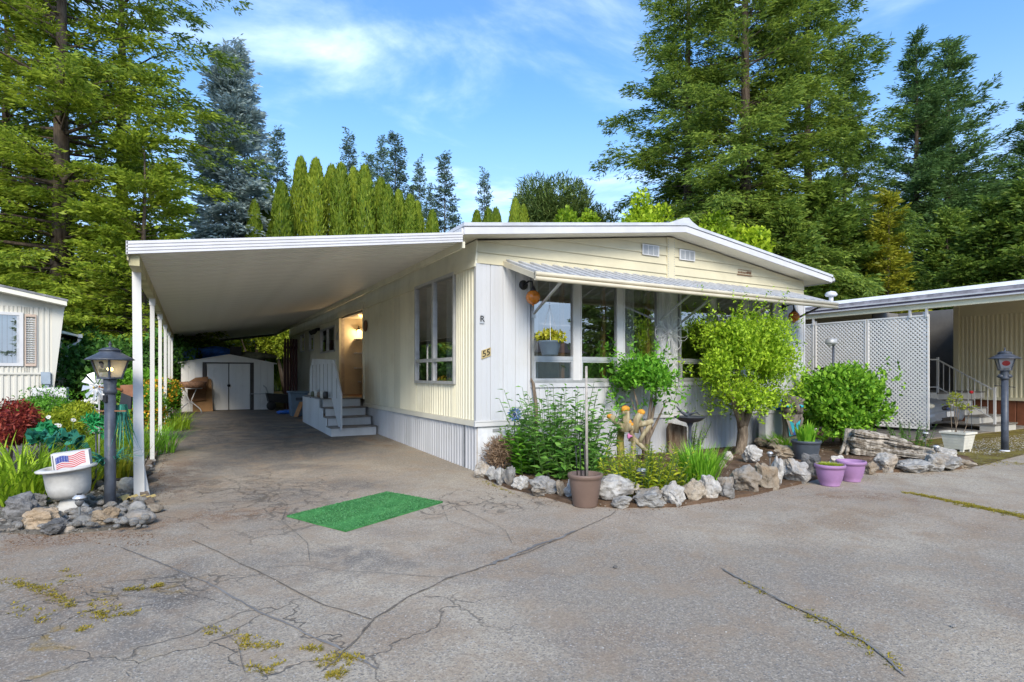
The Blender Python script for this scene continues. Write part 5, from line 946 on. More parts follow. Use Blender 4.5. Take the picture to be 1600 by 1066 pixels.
# solar lights
def solar(px, by, ty, label):
    p = G(px, by); k = mpp(p); h = (by - ty) * k; t = thing('solar_light', label, 'solar light', tuple(p), 'solar stake lights'); s_ = h / .38
    part(B().lathe([(.012 * s_, -.03), (.012 * s_, h * .62), (.016 * s_, h * .64)], n=10), 'stake', 'alug', t, True); part(B().lathe([(.018 * s_, h * .62), (.042 * s_, h * .72), (.046 * s_, h * .86)], n=16), 'lens', M('solar_lens', (.16, .16, .16), .25, .2), t, True); part(B().lathe([(.066 * s_, h * .86), (.068 * s_, h * .89), (.045 * s_, h * .96), (.0, h)], n=18), 'cap', 'alu', t, True); part(B().box(-.022 * s_, .022 * s_, -.022 * s_, .022 * s_, h * .965, h * 1.01), 'solar_cell', 'black', t, True)
for a in ((124, 823, 772, 'solar stake light in front of the white urn'), (857, 750, 714, 'solar stake light before the flat tan slab'), (1003, 778, 730, 'solar stake light in the yellow green shrub under the stump'), (1093, 758, 723, 'solar stake light in the bright grass clump'), (1203, 732, 705, 'solar stake light beside the white shell lump'), (1446, 702, 674, 'solar stake light at the foot of the lattice screen'), (1463, 724, 695, 'solar stake light behind the jumbled white rocks')): solar(*a)
# windmill ornament
p = at(155, 604, 7.6); wm = thing('garden_windmill', 'white bladed metal garden windmill with copper tail behind the left lamp post', 'windmill', (p.x, p.y, gz(p.x, p.y)))
part(B().tube([(p.x, p.y, .03), (p.x, p.y, p.z - .02)], .010, 8), 'pole', 'alug', wm); 
for k in range(10):
    a = k * math.pi / 5 + .15; d = RT * math.cos(a) + UP * math.sin(a); n_ = RT * -math.sin(a) + UP * math.cos(a); c = p - FW * .05; part(B().add([c + d * .05 - n_ * .010, c + d * .19 - n_ * .045 + FW * .02, c + d * .19 + n_ * .03 - FW * .02, c + d * .05 + n_ * .010], [(0, 1, 2, 3)]), 'blade', 'alu', wm)
part(B().ball(p - FW * .06, .022, 10), 'hub', 'alug', wm); p3 = at(178, 607, 7.75); p4 = at(190, 609, 7.85); MT['copper'] = M('weathered_copper', (.30, .14, .08), .5, .3, 6, metal=.3)
part(B().obox(p, p4, .03, .03), 'tail_arm', M('red_wood', (.34, .13, .05), .6), wm); q = [at(188, 602, 7.85), at(211, 601, 7.95), at(211, 622, 7.95), at(188, 613, 7.85)]; part(B().prism([tuple(c) for c in q], tuple(FW * .01)), 'tail_vane', 'copper', wm)
q = [at(185, 640, 8.4), at(192, 601, 8.5), at(206, 603, 8.5), at(204, 640, 8.4)]; single(B().prism([tuple(c) for c in q], tuple(FW * .03)), 'slate_board', 'black', 'dark upright board behind the copper windmill tail', 'board', tuple(q[0]))
# black basin
p = G(188, 757); bs_ = thing('pond_basin', 'black plastic basin with yellow green iris leaves behind the left lamp post', 'basin', tuple(p)); part(B().lathe([(.20, 0), (.29, .10), (.31, .105), (.29, .12), (.26, .07), (0, .06)], p, 28, sx=1.1), 'basin', 'black', bs_)
link('leaves', npmesh('leaves', blades(51, 46, .2, .52, .035, .25, 4, .45, .3), 4), leafmat('iris_leaf', (.16, .26, .015), (.34, .36, .02), (.42, .34, .03), .4), bs_, (0, 0, .06))
# garden plants, left
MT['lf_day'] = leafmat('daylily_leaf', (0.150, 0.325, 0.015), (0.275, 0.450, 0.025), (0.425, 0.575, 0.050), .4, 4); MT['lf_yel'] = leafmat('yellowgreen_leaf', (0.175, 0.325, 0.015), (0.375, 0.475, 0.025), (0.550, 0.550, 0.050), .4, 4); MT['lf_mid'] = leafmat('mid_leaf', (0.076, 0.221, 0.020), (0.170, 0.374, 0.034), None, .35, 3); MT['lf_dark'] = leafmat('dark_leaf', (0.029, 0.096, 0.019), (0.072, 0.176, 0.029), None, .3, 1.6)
MT['lf_red'] = leafmat('red_maple_leaf', (0.160, 0.016, 0.029), (0.320, 0.035, 0.048), (0.480, 0.080, 0.048), .35, 4); MT['lf_teal'] = leafmat('teal_leaf', (0.016, 0.112, 0.088), (0.040, 0.224, 0.160), None, .2, 3); MT['lf_emer'] = leafmat('emerald_leaf', (0.005, 0.160, 0.050), (0.020, 0.300, 0.090), (0.060, 0.400, 0.160), .3, 3)
def GP(px, t, dz=0.0): p = at(px, 586, t); return (p.x, p.y, gz(p.x, p.y) + dz)
plant('daylily', 'big clump of long arching bright green leaves at the left edge', 'plant', GP(22, 6.0), blades(61, 300, .38, .95, .024, .75, 5, .45, .45), 'lf_day', 'leaves'); plant('daylily', 'smaller yellow green leaf clump just left of the white urn', 'plant', GP(100, 6.5), blades(62, 220, .34, .50, .020, .7, 4, .4, .6), 'lf_yel', 'leaves')
plant('daylily', 'low arching green leaf clump behind the white urn', 'plant', GP(135, 7.0), blades(63, 160, .3, .48, .020, .6, 4, .4, .6), 'lf_day', 'leaves'); plant('ornamental_grass', 'tall narrow green grass right of the left lamp post', 'plant', GP(178, 8.6), blades(64, 240, .45, .75, .016, .5, 4, .45, .5), 'lf_day', 'leaves')
plant('ornamental_grass', 'loose green grass between the first and second carport posts', 'plant', GP(228, 9.3), blades(65, 260, .42, .62, .016, .5, 4, .45, .5), 'lf_mid', 'leaves'); plant('ornamental_grass', 'broad green strap leaves at the foot of the second carport post', 'plant', GP(262, 12.5), blades(66, 200, .45, .55, .022, .6, 4, .45, .5), 'lf_day', 'leaves')
plant('ornamental_grass', 'yellow green grass in front of the old windmill', 'plant', GP(120, 8.6), blades(77, 240, .5, .50, .018, .5, 4, .45, .5), 'lf_yel', 'leaves')
plant('red_maple', 'dark red lace leaf maple mound at the left edge', 'shrub', GP(14, 7.6), bush(71, .44, .42, .40, .55, 4600, .075, .022, 12, .5, -.5), 'lf_red', trunk=B().tube([(0, 0, 0), (.02, 0, .3), (-.05, 0, .6)], [.03, .025, .015], 7)); plant('shrub', 'fine yellow green shrub right of the red maple', 'shrub', GP(88, 8.6), bush(72, .62, .5, .40, .42, 6000, .055, .02, 14, .5, .1), 'lf_yel'); plant('shrub', 'green mound in front of the air conditioner', 'shrub', GP(60, 10.4), bush(73, .9, .6, .46, .45, 6500, .06, .026, 16, .45, .2), 'lf_mid'); plant('shrub', 'yellow flowered green shrub right of the air conditioner', 'shrub', GP(118, 9.6), bush(74, .42, .4, .40, .42, 3600, .06, .03, 12, .45, .2), 'lf_yel')
MT['lf_orange'] = leafmat('orange_bloom', (0.500, 0.240, 0.020), (0.620, 0.380, 0.030), None, .3, 3); MT['lf_white'] = leafmat('white_bloom', (0.720, 0.720, 0.680), (0.750, 0.750, 0.750), (0.750, 0.750, 0.750), .3, 3)
for i, (px, t, lb) in enumerate(((222, 10.6, 'orange yellow flowering bush between first and second posts'), (246, 12.6, 'orange yellow flowering bush beside the second carport post'), (262, 15.6, 'orange yellow flowering bush nearest the metal shed'))):
    o = thing('flowering_bush', lb, 'bush', GP(px, t), 'flowering bushes beside the carport'); link('foliage', npmesh('foliage', bush(80 + i, .42, .42, .50, .5, 3600, .065, .03, 14, .5, .3), 4), 'lf_mid', o); link('blossom', npmesh('blossom', bush(90 + i, .43, .43, .54, .55, 900, .05, .04, 14, .5, .3, .9), 4), 'lf_orange', o)
def daisies(label, loc, pts, rad, seed):
    r = random.Random(seed); t = thing('daisy_plant', label, 'flowers', loc); b = B(); f = B(); c = B()
    for x, y, z in pts:
        b.tube([(x * .6, y * .6, 0), (x, y, z)], .005, 4, False); n = 9; tl = Vector((r.uniform(-.4, .4), -1, r.uniform(.2, .9))).normalized(); a = tl.cross(UP).normalized(); d = a.cross(tl)
        for k in range(n): q = a * math.cos(k * 6.283 / n) + d * math.sin(k * 6.283 / n); s_ = a * math.cos(k * 6.283 / n + 1.57) + d * math.sin(k * 6.283 / n + 1.57); o = Vector((x, y, z)); f.add([o, o + q * rad * .6 + s_ * rad * .26, o + q * rad, o + q * rad * .6 - s_ * rad * .26], [(0, 1, 2, 3)])
        c.ball((x + tl.x * .006, y + tl.y * .006, z), rad * .22, 8)
    part(b, 'stems', M('stem_green', (.08, .16, .03), .7), t, True); part(f, "petals", "lf_white", t, True)["kind"] = "stuff"; EYES = part(c, "flower_eyes", M('daisy_eye', (.5, .35, .03), .7), t, True); EYES["kind"] = "stuff"
daisies('cluster of large white daisies behind the air conditioner', GP(132, 10.9), [(rr.uniform(-.35, .3), rr.uniform(-.2, .2), rr.uniform(.55, 1.0)) for _ in range(13)], .10, 1); daisies('few large white blooms low in front of the garden windmill', GP(143, 8.9), [(rr.uniform(-.14, .14), rr.uniform(-.1, .1), rr.uniform(.36, .58)) for _ in range(7)], .10, 2); daisies('slim stems with small white ball flowers behind the urn', GP(94, 6.9), [(rr.uniform(-.16, .16), rr.uniform(-.1, .1), rr.uniform(.55, .82)) for _ in range(7)], .03, 3)
for px, py, t, r0, m, lb, sd in ((63, 690, 6.3, .10, 'lf_teal', 'dark teal metal leaf ornament among the long leaves', 1), (77, 676, 6.5, .12, 'lf_emer', 'bright emerald metal leaf ornament beside the teal one', 2), (104, 690, 6.4, .12, 'lf_teal', 'wide teal metal leaf ornament left of the lamp post', 3), (150, 668, 6.5, .15, 'lf_emer', 'feathery emerald artificial plant just left of the lamp post', 4)):
    p = at(px, py, t); o = thing('leaf_ornament', lb, 'ornament', tuple(p)); V = bush(sd, r0, r0, r0 * .8, 0, 60 if sd < 4 else 420, r0 * (.9 if sd < 4 else .5), r0 * (.7 if sd < 4 else .12), 5, .5, .2, .7); link('leaves', npmesh('leaves', V, 4), m, o); part(B().tube([p, (p.x, p.y, .02)], .008, 6), 'stake', 'iron', o)
p = G(172, 797); o = plant('trailing_fern', 'blue green trailing artificial fern hanging on the left lamp post', 'plant', (p.x + .09, p.y + .06, 1.05), blades(55, 55, .05, .55, .011, .12, 5, .6, .22) * np.array([1, 1, -1.0]) , 'lf_teal', 'strands'); plant('palm_frond', 'dark teal artificial frond low behind the left lamp post', 'plant', (p.x - .03, p.y + .2, .42), blades(56, 60, .05, .30, .022, 1.3, 5, .5, .9), 'lf_teal', 'fronds')
single(B().box(-.09, .09, -.07, .07, 0, .16), 'concrete_block', 'rockg', 'grey concrete block in the gravel of the left garden', 'block', GP(106, 9.0, .02), local=True, bevel=.01)
# ------------------------------------------------------------------ front bed
MT['lf_br'] = leafmat('bright_leaf', (0.135, 0.324, 0.014), (0.270, 0.486, 0.020), (0.513, 0.675, 0.054), .4, 4); MT['lf_sh'] = leafmat('fresh_leaf', (0.090, 0.330, 0.018), (0.180, 0.495, 0.030), (0.390, 0.690, 0.075), .4, 5); MT['lf_hy'] = leafmat('round_bush_leaf', (0.093, 0.289, 0.020), (0.204, 0.476, 0.027), (0.442, 0.680, 0.068), .35, 4); MT['lf_tall'] = leafmat('tall_plant_leaf', (0.102, 0.289, 0.051), (0.187, 0.442, 0.068), (0.340, 0.578, 0.119), .4, 4); MT['lf_grass'] = leafmat('clump_grass', (0.104, 0.364, 0.019), (0.208, 0.494, 0.026), (0.390, 0.624, 0.065), .4, 5); MT['dry'] = leafmat('dry_twigs', (0.165, 0.098, 0.060), (0.300, 0.188, 0.120), (0.390, 0.270, 0.180), .15, 4)
def forked(base, forks, r0, seed):
    r = random.Random(seed); b = B()
    for tip in forks:
        tip = Vector(tip); m1 = Vector((tip.x * .22 + r.uniform(-.05, .05), tip.y * .22, tip.z * .35)); m2 = Vector((tip.x * .62 + r.uniform(-.06, .06), tip.y * .6, tip.z * .7)); b.tube([(0, 0, -.05), m1, m2, tip], [r0 * 1.2, r0, r0 * .55, r0 * .2], 8)
    return b
p = G(1158, 712); t1 = B().tube([(-.06, 0, -.05), (.0, 0, .12), (.06, 0, .35), (.05, .0, .5)], [.12, .085, .075, .07], 10).tube([(.05, 0, .45), (-.10, .02, .75), (-.2, .1, 1.25)], [.06, .045, .025], 8).tube([(.04, 0, .42), (.2, -.03, .78), (.3, .05, 1.3)], [.06, .045, .025], 8).tube([(.05, .02, .45), (.05, .1, 1.0), (.0, .1, 1.7)], [.07, .05, .02], 8).tube([(.32, .3, -.05), (.30, .25, .35), (.42, .2, .75), (.45, .15, 1.2)], [.075, .055, .04, .025], 8).tube([(.30, .25, .33), (.18, .2, .6), (.15, .2, 1.0)], [.05, .035, .02], 8)
r_ = np.random.default_rng(3); V = np.concatenate([np.array([.14, 0, 0]) + bush(201, 1.0, .90, 1.02, 1.52, 14000, .070, .034, 24, .34, .45, .12, .1), bush(202, .85, .7, .55, .90, 3200, .07, .034, 18, .40, .2, .15) + np.array([.08, 0, 0]), bush(203, .35, .35, .5, 1.35, 900, .07, .03, 8, .5, .4, .3) + np.array([-.75, -.1, 0])])
# long shoots standing out of the crown
def shoots(seed, n, rx, ry, z0, z1, ln, L, W, per=14):
    r = np.random.default_rng(seed); a = r.random(n) * 6.283; q = np.sqrt(r.random(n)) ; zc = r.uniform(z0, z1, n); o = np.stack([np.cos(a) * q * rx, np.sin(a) * q * ry, zc], -1); d = nrm(np.stack([np.cos(a) * .45, np.sin(a) * .45, np.ones(n)], -1) + r.normal(0, .2, (n, 3))); k = np.repeat(np.arange(n), per); t = r.random(len(k)); P = o[k] + d[k] * (t * ln * r.uniform(.6, 1.3, n)[k])[:, None]; D = d[k] * .5 + nrm(r.normal(size=(len(k), 3))); return leafquads(P, D, r.normal(0, 1, (len(k), 3)) + np.array([0, -.3, .6]), L * (1.1 - .4 * t), W * (1.1 - .4 * t))
V = np.concatenate([V, shoots(204, 120, .85, .7, 1.7, 2.25, .55, .062, .028, 16), shoots(205, 150, 1.08, .95, .9, 2.0, .42, .062, .028, 14), shoots(206, 50, .8, .7, .55, .95, .34, .062, .028, 12)])
plant('garden_tree', 'large bright yellow green shrub tree on twisted bare trunks before the house', 'tree', tuple(p), V, 'lf_br', 'crown', t1, 'barkg')
p = G(1008, 722); V = np.concatenate([bush(211, .58, .55, .56, 1.18, 2300, .098, .046, 18, .36, .3, .1), shoots(212, 44, .5, .45, 1.1, 1.55, .4, .09, .04, 12), shoots(213, 46, .62, .55, .65, 1.3, .34, .09, .04, 11)])
plant('garden_shrub', 'fresh green leafy shrub on thin stems behind the weathered stump', 'shrub', tuple(p), V, 'lf_sh', 'crown', forked(p, [(-.3, 0, 1.3), (.3, .05, 1.35), (.05, -.1, 1.5), (.35, -.1, .95), (-.2, .1, 1.0)], .032, 5), 'barkg')
p = G(1352, 706) + FW * .65; V = np.concatenate([bush(221, 1.12, .95, .80, .74, 10500, .095, .062, 40, .30, .35, .25, .45, .6), bush(222, 1.1, .95, .42, .36, 3600, .09, .06, 26, .32, .2, .2, .45, .6), shoots(223, 90, 1.0, .9, .9, 1.35, .3, .085, .055, 8)]); plant('round_bush', 'wide rounded green bush with broad leaves before the lattice', 'bush', tuple(p), V, 'lf_hy', 'foliage', forked(p, [(-.5, 0, .8), (.5, .05, .8), (.05, -.3, .9), (.35, -.3, .7), (-.3, -.3, .7)], .04, 6), 'barkg', tname='stems')
def stemplant(seed, ns, r0, h, L, W, per=16, leanv=.35, up=.35, hv=.4):
    r = np.random.default_rng(seed); a = r.random(ns) * 6.283; q = np.sqrt(r.random(ns)) * r0; base = np.stack([np.cos(a) * q, np.sin(a) * q, 0 * a], -1); d = np.stack([np.cos(a) * leanv * q / r0, np.sin(a) * leanv * q / r0, np.ones(ns)], -1) + r.normal(0, .08, (ns, 3)); hh = h * (1 - hv * r.random(ns) * (.3 + q / r0)); k = np.repeat(np.arange(ns), per); t = np.tile(np.linspace(.12, 1, per), ns); P = base[k] + d[k] * (t * hh[k])[:, None]; ph = np.tile(np.arange(per) * 2.4, ns) + a[k]; D = np.stack([np.cos(ph), np.sin(ph), np.full(len(k), up)], -1) + r.normal(0, .2, (len(k), 3)); V = leafquads(P, D, np.array([0, 0, 1.]) + r.normal(0, .3, (len(k), 3)), L * (1.15 - .6 * t) * r.uniform(.7, 1.2, len(k)), W * (1.15 - .6 * t)); b = B()
    for i in range(ns): b.tube([base[i], base[i] + d[i] * hh[i] * .5, base[i] + d[i] * hh[i]], [.006, .005, .003], 4, False)
    return V, b
MT['stemg'] = M('stem_green2', (.07, .13, .03), .7, .2)
V, b = stemplant(231, 85, .46, 1.15, .20, .072, 17, .35, .25); p = G(880, 745); plant('tall_perennial', 'tall leafy perennial with lance shaped leaves under the first window', 'plant', tuple(p), V, 'lf_tall', 'leaves', b, 'stemg', tname='stems')
V, b = stemplant(232, 50, .28, .66, .16, .07, 13, .4, .4); p = G(832, 742); plant('perennial', 'dense green perennial beside the pink flower ornament', 'plant', tuple(p), V, 'lf_sh', 'leaves', b, 'stemg', tname='stems'); V, b = stemplant(233, 26, .22, .5, .12, .06, 11, .5, .3); p = G(905, 752); plant('perennial', 'broad leaved pale green plant left of the grey pole', 'plant', tuple(p), V, 'lf_tall', 'leaves', b, 'stemg', tname='stems')
V, b = stemplant(234, 85, .34, .54, .12, .036, 16, .6, .4); p = G(1000, 773); plant('low_shrub', 'low yellow green shrub with narrow leaves in front of the weathered stump', 'shrub', tuple(p), V, 'lf_yel', 'leaves', b, 'stemg', tname='stems'); V, b = stemplant(235, 14, .2, .26, .10, .03, 10, .8, .4); p = G(1062, 770); plant('low_shrub', 'sparse yellow green sprigs right of the low shrub', 'shrub', tuple(p), V, 'lf_yel', 'leaves', b, 'stemg', tname='stems')
plant('grass_clump', 'upright bright green grass clump in the middle of the bed', 'plant', tuple(G(1093, 762)), blades(241, 300, .18, .64, .018, .3, 4, .35, .35), 'lf_grass', 'leaves'); plant('fern_tuft', 'low spreading green tuft at the foot of the carved post', 'plant', tuple(G(1228, 705)), blades(242, 220, .14, .42, .022, .55, 4, .4, .8), 'lf_grass', 'leaves'); V, b = stemplant(243, 22, .2, .55, .08, .03, 12, .5, .3); p = G(1150, 700) + RT * .3; plant('climber', 'thin green sprigs against the skirting behind the birdbath', 'plant', tuple(G(1090, 712) + FW * .5), V, 'lf_sh', 'leaves', b, 'stemg', tname='stems')
V, b = stemplant(244, 30, .25, .5, .07, .03, 12, .5, .3); o = plant('white_flowered_plant', 'small dark plant with white flowers between bush and lattice', 'plant', tuple(G(1425, 700)), V, 'lf_mid', 'leaves', b, 'stemg', tname='stems'); link('blossom', npmesh('blossom', bush(245, .26, .26, .22, .42, 40, .03, .03, 8, .5), 4), 'lf_white', o)
V = bush(251, .30, .26, .25, .24, 5200, .085, .008, 16, .5, .1, .2, 0, 1.0); plant('dry_bush', 'dead brown twiggy bush at the house corner', 'bush', tuple(G(785, 742) + FW * .12), V, 'dry', 'twigs')
# weathered stump with cut limbs
MT['stump'] = barkmat('stump_wood', (.26, .20, .11), (.44, .38, .24), 14); MT['orange'] = M('orange_fungus', (.62, .28, .03), .8, .3, 25, bump=.6, bs=60)
p = G(985, 745); sp_ = thing('cut_stump', 'pale lopped tree stump with orange tipped cut limbs', 'stump', tuple(p)); k = mpp(p)
def sp(x, y, d=0.0): return p + RT * ((x - 985) * k) + UP * ((745 - y) * k) + FW * d
part(B().tube([sp(976, 765, .15), sp(974, 720, .15), sp(972, 690, .14), sp(974, 668, .12)], [.075, .055, .052, .05], 10), 'trunk', M('mossy_bark', (.24, .20, .05), .9, .4, 12, bump=.7, bs=40), sp_); part(B().tube([sp(990, 750), sp(988, 715), sp(990, 690), sp(986, 668)], [.06, .038, .03, .03], 9).tube([sp(981, 738), sp(985, 712)], [.028, .02], 8).tube([sp(992, 735), sp(990, 700)], [.03, .02], 8), 'trunk', 'stump', sp_)
for pts, rd, tip in (([(974, 672), (966, 662), (953, 650)], .036, 0), ([(976, 675), (978, 655), (977, 640)], .042, 1), ([(986, 672), (982, 660)], .03, 1), ([(992, 676), (995, 655), (1002, 645)], .036, 1), ([(992, 665), (1008, 662), (1020, 658)], .030, 0), ([(990, 685), (1000, 695), (1012, 707)], .024, 0), ([(998, 692), (1008, 675), (1016, 664)], .022, 0), ([(986, 690), (988, 670), (986, 664)], .026, 1)):
    part(B().tube([sp(*q) for q in pts], [rd * 1.45, rd * 1.35, rd * 1.25][:len(pts)], 9), 'limb', 'stump', sp_)
    q = sp(*pts[-1])
    if tip: part(B().ball(q + UP * .005, rd * 1.5, 10, 1, 1, .8), 'orange_tip', 'orange', sp_)
part(B().ball(sp(953, 651), .046, 10, 1, 1, .8), 'orange_tip', 'orange', sp_)
q = sp(981, 681, -.06); single(B().ball(q, .026, 10, 1, .8, 1.5).ball(q + RT * .03, .02, 8, 1.4, .8, .6), 'bird_ornament', M('pink_ornament', (.50, .16, .32), .4, .4, 30), 'small pink bird ornament hung on the pale cut stump', 'ornament', tuple(q))
# birdbath
p = G(1078, 716); bb = thing('birdbath', 'dark metal birdbath bowl on a slim stem with a bird figure', 'birdbath', tuple(p)); part(B().lathe([(.10, 0), (.05, .03), (.028, .08), (.026, .50), (.05, .56), (.07, .58)], p, 16), 'stem', 'iron', bb); part(B().lathe([(.06, .575), (.16, .605), (.25, .665), (.26, .675), (.245, .67), (.15, .63), (0, .615)], p, 30), 'bowl', 'iron', bb)
c = p + UP * .70 - RT * .06; part(B().tube([c - RT * .16 + UP * .14, c - RT * .07 + UP * .04, c, c + RT * .07 + UP * .03], [.008, .022, .032, .012], 8).ball(c + RT * .02 + UP * .05, .025, 8).tube([c + RT * .05, c + RT * .16 + UP * .05, c + RT * .22], [.016, .02, .006], 8), 'bird_figure', 'iron', bb)
p = G(1058, 712); st_ = thing('tree_stump', 'upright split grey brown log behind the birdbath', 'stump', tuple(p)); part(B().prism([p + RT * a + UP * c for a, c in ((-.14, 0), (.16, 0), (.17, .48), (.10, .50), (-.10, .54), (-.15, .44))], tuple(FW * .2)), 'log', barkmat('split_log', (.10, .06, .035), (.30, .23, .16), 16), st_, bevel=.02)
# stakes and flower ornaments
x = .90; single(B().tube([(x + .03, -.14, .0), (x, -.12, .5), (x + .01, -.10, .9), (x - .03, -.08, 1.22), (x - .06, -.07, 1.30)], [.03, .028, .028, .024, .010], 8), 'gnarled_stake', 'barkg', 'gnarled driftwood stake leaning beside the first window', 'stake', (x, -.12, 0))
p = G(806, 742)
for zz, m, lb, n, rd, dx in ((.82, (.12, .22, .50), 'blue spiky metal flower on a stake near the house corner', 13, .105, -.02), (.43, (.62, .30, .30), 'pink six petalled metal flower on a stake near the house corner', 6, .085, .01)):
    o = thing('flower_ornament', lb, 'ornament', (p.x + dx, p.y, p.z)); c = Vector((p.x + dx, p.y, zz)); part(B().tube([(p.x + dx, p.y, 0), c + FW * .02], .008, 6), 'stake', 'iron', o)
    for k_ in range(n):
        a = k_ * 6.283 / n + .5; d = RT * math.cos(a) + UP * math.sin(a); s_ = RT * -math.sin(a) + UP * math.cos(a); wq = .016 if n > 8 else .042; part(B().add([c + d * .02, c + d * rd * .65 + s_ * wq - FW * .02, c + d * rd - FW * .01, c + d * rd * .65 - s_ * wq - FW * .02], [(0, 1, 2, 3)]), 'petal', M('petal_a' if n > 8 else 'petal_b', m, .4, .3, 20) if k_ == 0 else bpy.data.materials['petal_a' if n > 8 else 'petal_b'], o)
    part(B().ball(c - FW * .02, .024 if n > 8 else .016, 10), 'flower_eye', M('eye_%d' % n, (.02, .05, .14) if n > 8 else (.5, .45, .5), .4), o)
# brown pot with pole
def pot(name, label, p, r0, r1, h, mat, rim=.02, n=36, fill=None, fm2='soil'):
    o = thing(name, label, 'pot', tuple(p)); part(B().lathe([(r0 * .97, 0), (r0, .01), (r1 * .93, h * .80), (r1 * .945, h * .86), (r1, h * .88), (r1 + rim * .3, h * .96), (r1, h), (r1 - rim, h), (r1 - rim * 1.3, h * .82), (r0 * .8, h * .5)], p, n), 'body', mat, o); part(B().lathe([(r1 - rim * 1.2, h * .84), (0, h * .86)], p, n), 'soil', fm2, o); return o
p = G(917, 795) + FW * .13; o = pot('flower_pot', 'large brown plastic pot holding a tall grey pole and black wires', p, .125, .178, .335, M('brown_plastic', (.17, .115, .09), .5, .08, 5)); single(B().tube([(p.x + .02, p.y, p.z + .25), (p.x + .02, p.y + .01, p.z + 1.44)], [.017, .014], 8), 'garden_pole', M('grey_pole', (.36, .33, .29), .7, .2, 20), 'tall slim grey pole standing in the brown pot', 'pole', tuple(p))
single(B().tube([p + RT * -.08 + UP * .27, p + RT * -.10 + UP * .62], .007, 6).tube([p + RT * -.04 + UP * .27, p + RT * -.055 + UP * .64], .007, 6).tube([p + RT * .0 + UP * .27, p + RT * -.01 + UP * .63], .007, 6).tube([p + RT * -.10 + UP * .60, p + RT * -.055 + UP * .64, p + RT * -.01 + UP * .62], .006, 6), 'wire_support', 'black', 'small black wire plant support standing in the brown pot', 'plant support', tuple(p))
MT['purple'] = M('purple_plastic', (.34, .19, .36), .5, .10, 5, dirt=.15, dcol=(.2, .15, .16))
def bowlpot(label, p, moss):
    o = thing('flower_pot', label, 'pot', tuple(p), 'purple pots by the bed'); part(B().lathe([(.105, 0), (.112, .012), (.108, .02), (.13, .06), (.150, .15), (.156, .20), (.158, .215), (.172, .22), (.176, .245), (.170, .26), (.152, .26), (.146, .20), (.11, .06)], p, 36), 'body', 'purple', o); part(B().lathe([(.149, .20 if not moss else .235), (0, .21 if not moss else .25)], p, 30), 'soil', 'soil', o)
    if moss: link('moss', npmesh('moss', blades(261, 900, .145, .05, .006, .5, 2, .5, .4), 4), 'lf_yel', o, (0, 0, .235))
bowlpot('purple bowl shaped pot filled with yellow green moss', G(1304, 761) + FW * .1, True); bowlpot('empty dusty purple pot behind the moss filled one', G(1337, 754) + FW * .1, False)
p = G(1270, 724) + FW * .2; o = pot('flower_pot', 'dark grey round pot with upright green leaves behind the border rocks', p, .155, .215, .33, M('slate_plastic', (.07, .085, .105), .5, .25, 3), .018); link('leaves', npmesh('leaves', blades(262, 34, .10, .50, .06, .15, 4, .4, .35), 4), 'lf_grass', o, (0, 0, .24))
# hanging basket
p = at(859, 556, 8.15); o = thing('hanging_basket', 'grey hanging basket of yellow green plants under the awning', 'hanging basket', tuple(p)); part(B().lathe([(.10, 0), (.115, .02), (.16, .19), (.17, .20), (.165, .21), (.15, .205), (.0, .18)], p, 26), 'bowl', M('basket_blue', (.11, .15, .20), .5, .1, 6), o); link('leaves', npmesh('leaves', bush(263, .19, .17, .10, .26, 520, .055, .045, 9, .5, .3, .3), 4), leafmat('lime_leaf', (.28, .36, .02), (.45, .46, .03), (.55, .5, .06), .4), o)
b = B(); top = p + UP * .72
for a in (0, 2.1, 4.2): b.tube([p + Vector((.16 * math.cos(a), .16 * math.sin(a), .2)), top], .0035, 4, False)
part(b.tube([top, top + UP * .36], .003, 4, False), 'hanger', 'alu', o)
# carved post
p = G(1243, 706) + FW * .12; tp = thing('carved_post', 'weathered grey carved owl post with turquoise painted eyes and chest', 'carved post', tuple(p), rz=-YAW - R_(8)); MT['gwood'] = barkmat('grey_carving', (.08, .07, .06), (.20, .175, .15), 13); MT['turq'] = M('turquoise', (.02, .30, .38), .5, .2, 9); MT['dblue'] = M('deep_blue', (.02, .05, .22), .5, .2, 9)
P = lambda b, n, m: part(b, n, m, tp, True)
P(B().lathe([(.17, -.05), (.165, .2), (.16, .45), (.175, .62), (.165, .68)], n=14, sy=.8), 'body', 'gwood'); P(B().lathe([(.165, .66), (.185, .72), (.185, .85), (.165, .93), (.10, .97), (0, .975)], n=14, sy=.85), 'head', 'gwood')
P(B().tube([(0, -.13, .86), (.02, -.20, .80), (.02, -.22, .73), (.01, -.17, .68)], [.03, .045, .035, .006], 8), 'beak', 'gwood')
for s_ in (-1, 1): P(B().ball((s_ * .085, -.135, .80), .045, 12, 1.4, .5, .65), 'eye', 'turq'); P(B().ball((s_ * .085, -.156, .80), .018, 8), 'pupil', 'black'); P(B().obox((s_ * .02, -.15, .85), (s_ * .16, -.12, .92), .03, .035), 'brow', 'gwood'); P(B().obox((s_ * .13, -.11, .60), (s_ * .05, -.145, .30), .04, .05), 'wing', 'gwood')
P(B().prism([(-.13, -.118, .58), (-.02, -.142, .50), (.0, -.142, .30), (-.09, -.137, .27)], (0, -.012, 0)), 'chest_panel', 'turq'); P(B().prism([(.02, -.142, .50), (.12, -.12, .58), (.10, -.135, .28), (.0, -.142, .30)], (0, -.010, 0)), 'chest_panel', 'turq'); P(B().prism([(-.04, -.152, .30), (.06, -.152, .30), (.015, -.152, .47)], (0, -.014, 0)), 'chest_mark', 'dblue'); P(B().prism([(-.02, -.13, .02), (.10, -.12, .02), (.08, -.13, .16)], (0, -.012, 0)), 'base_mark', 'turq')
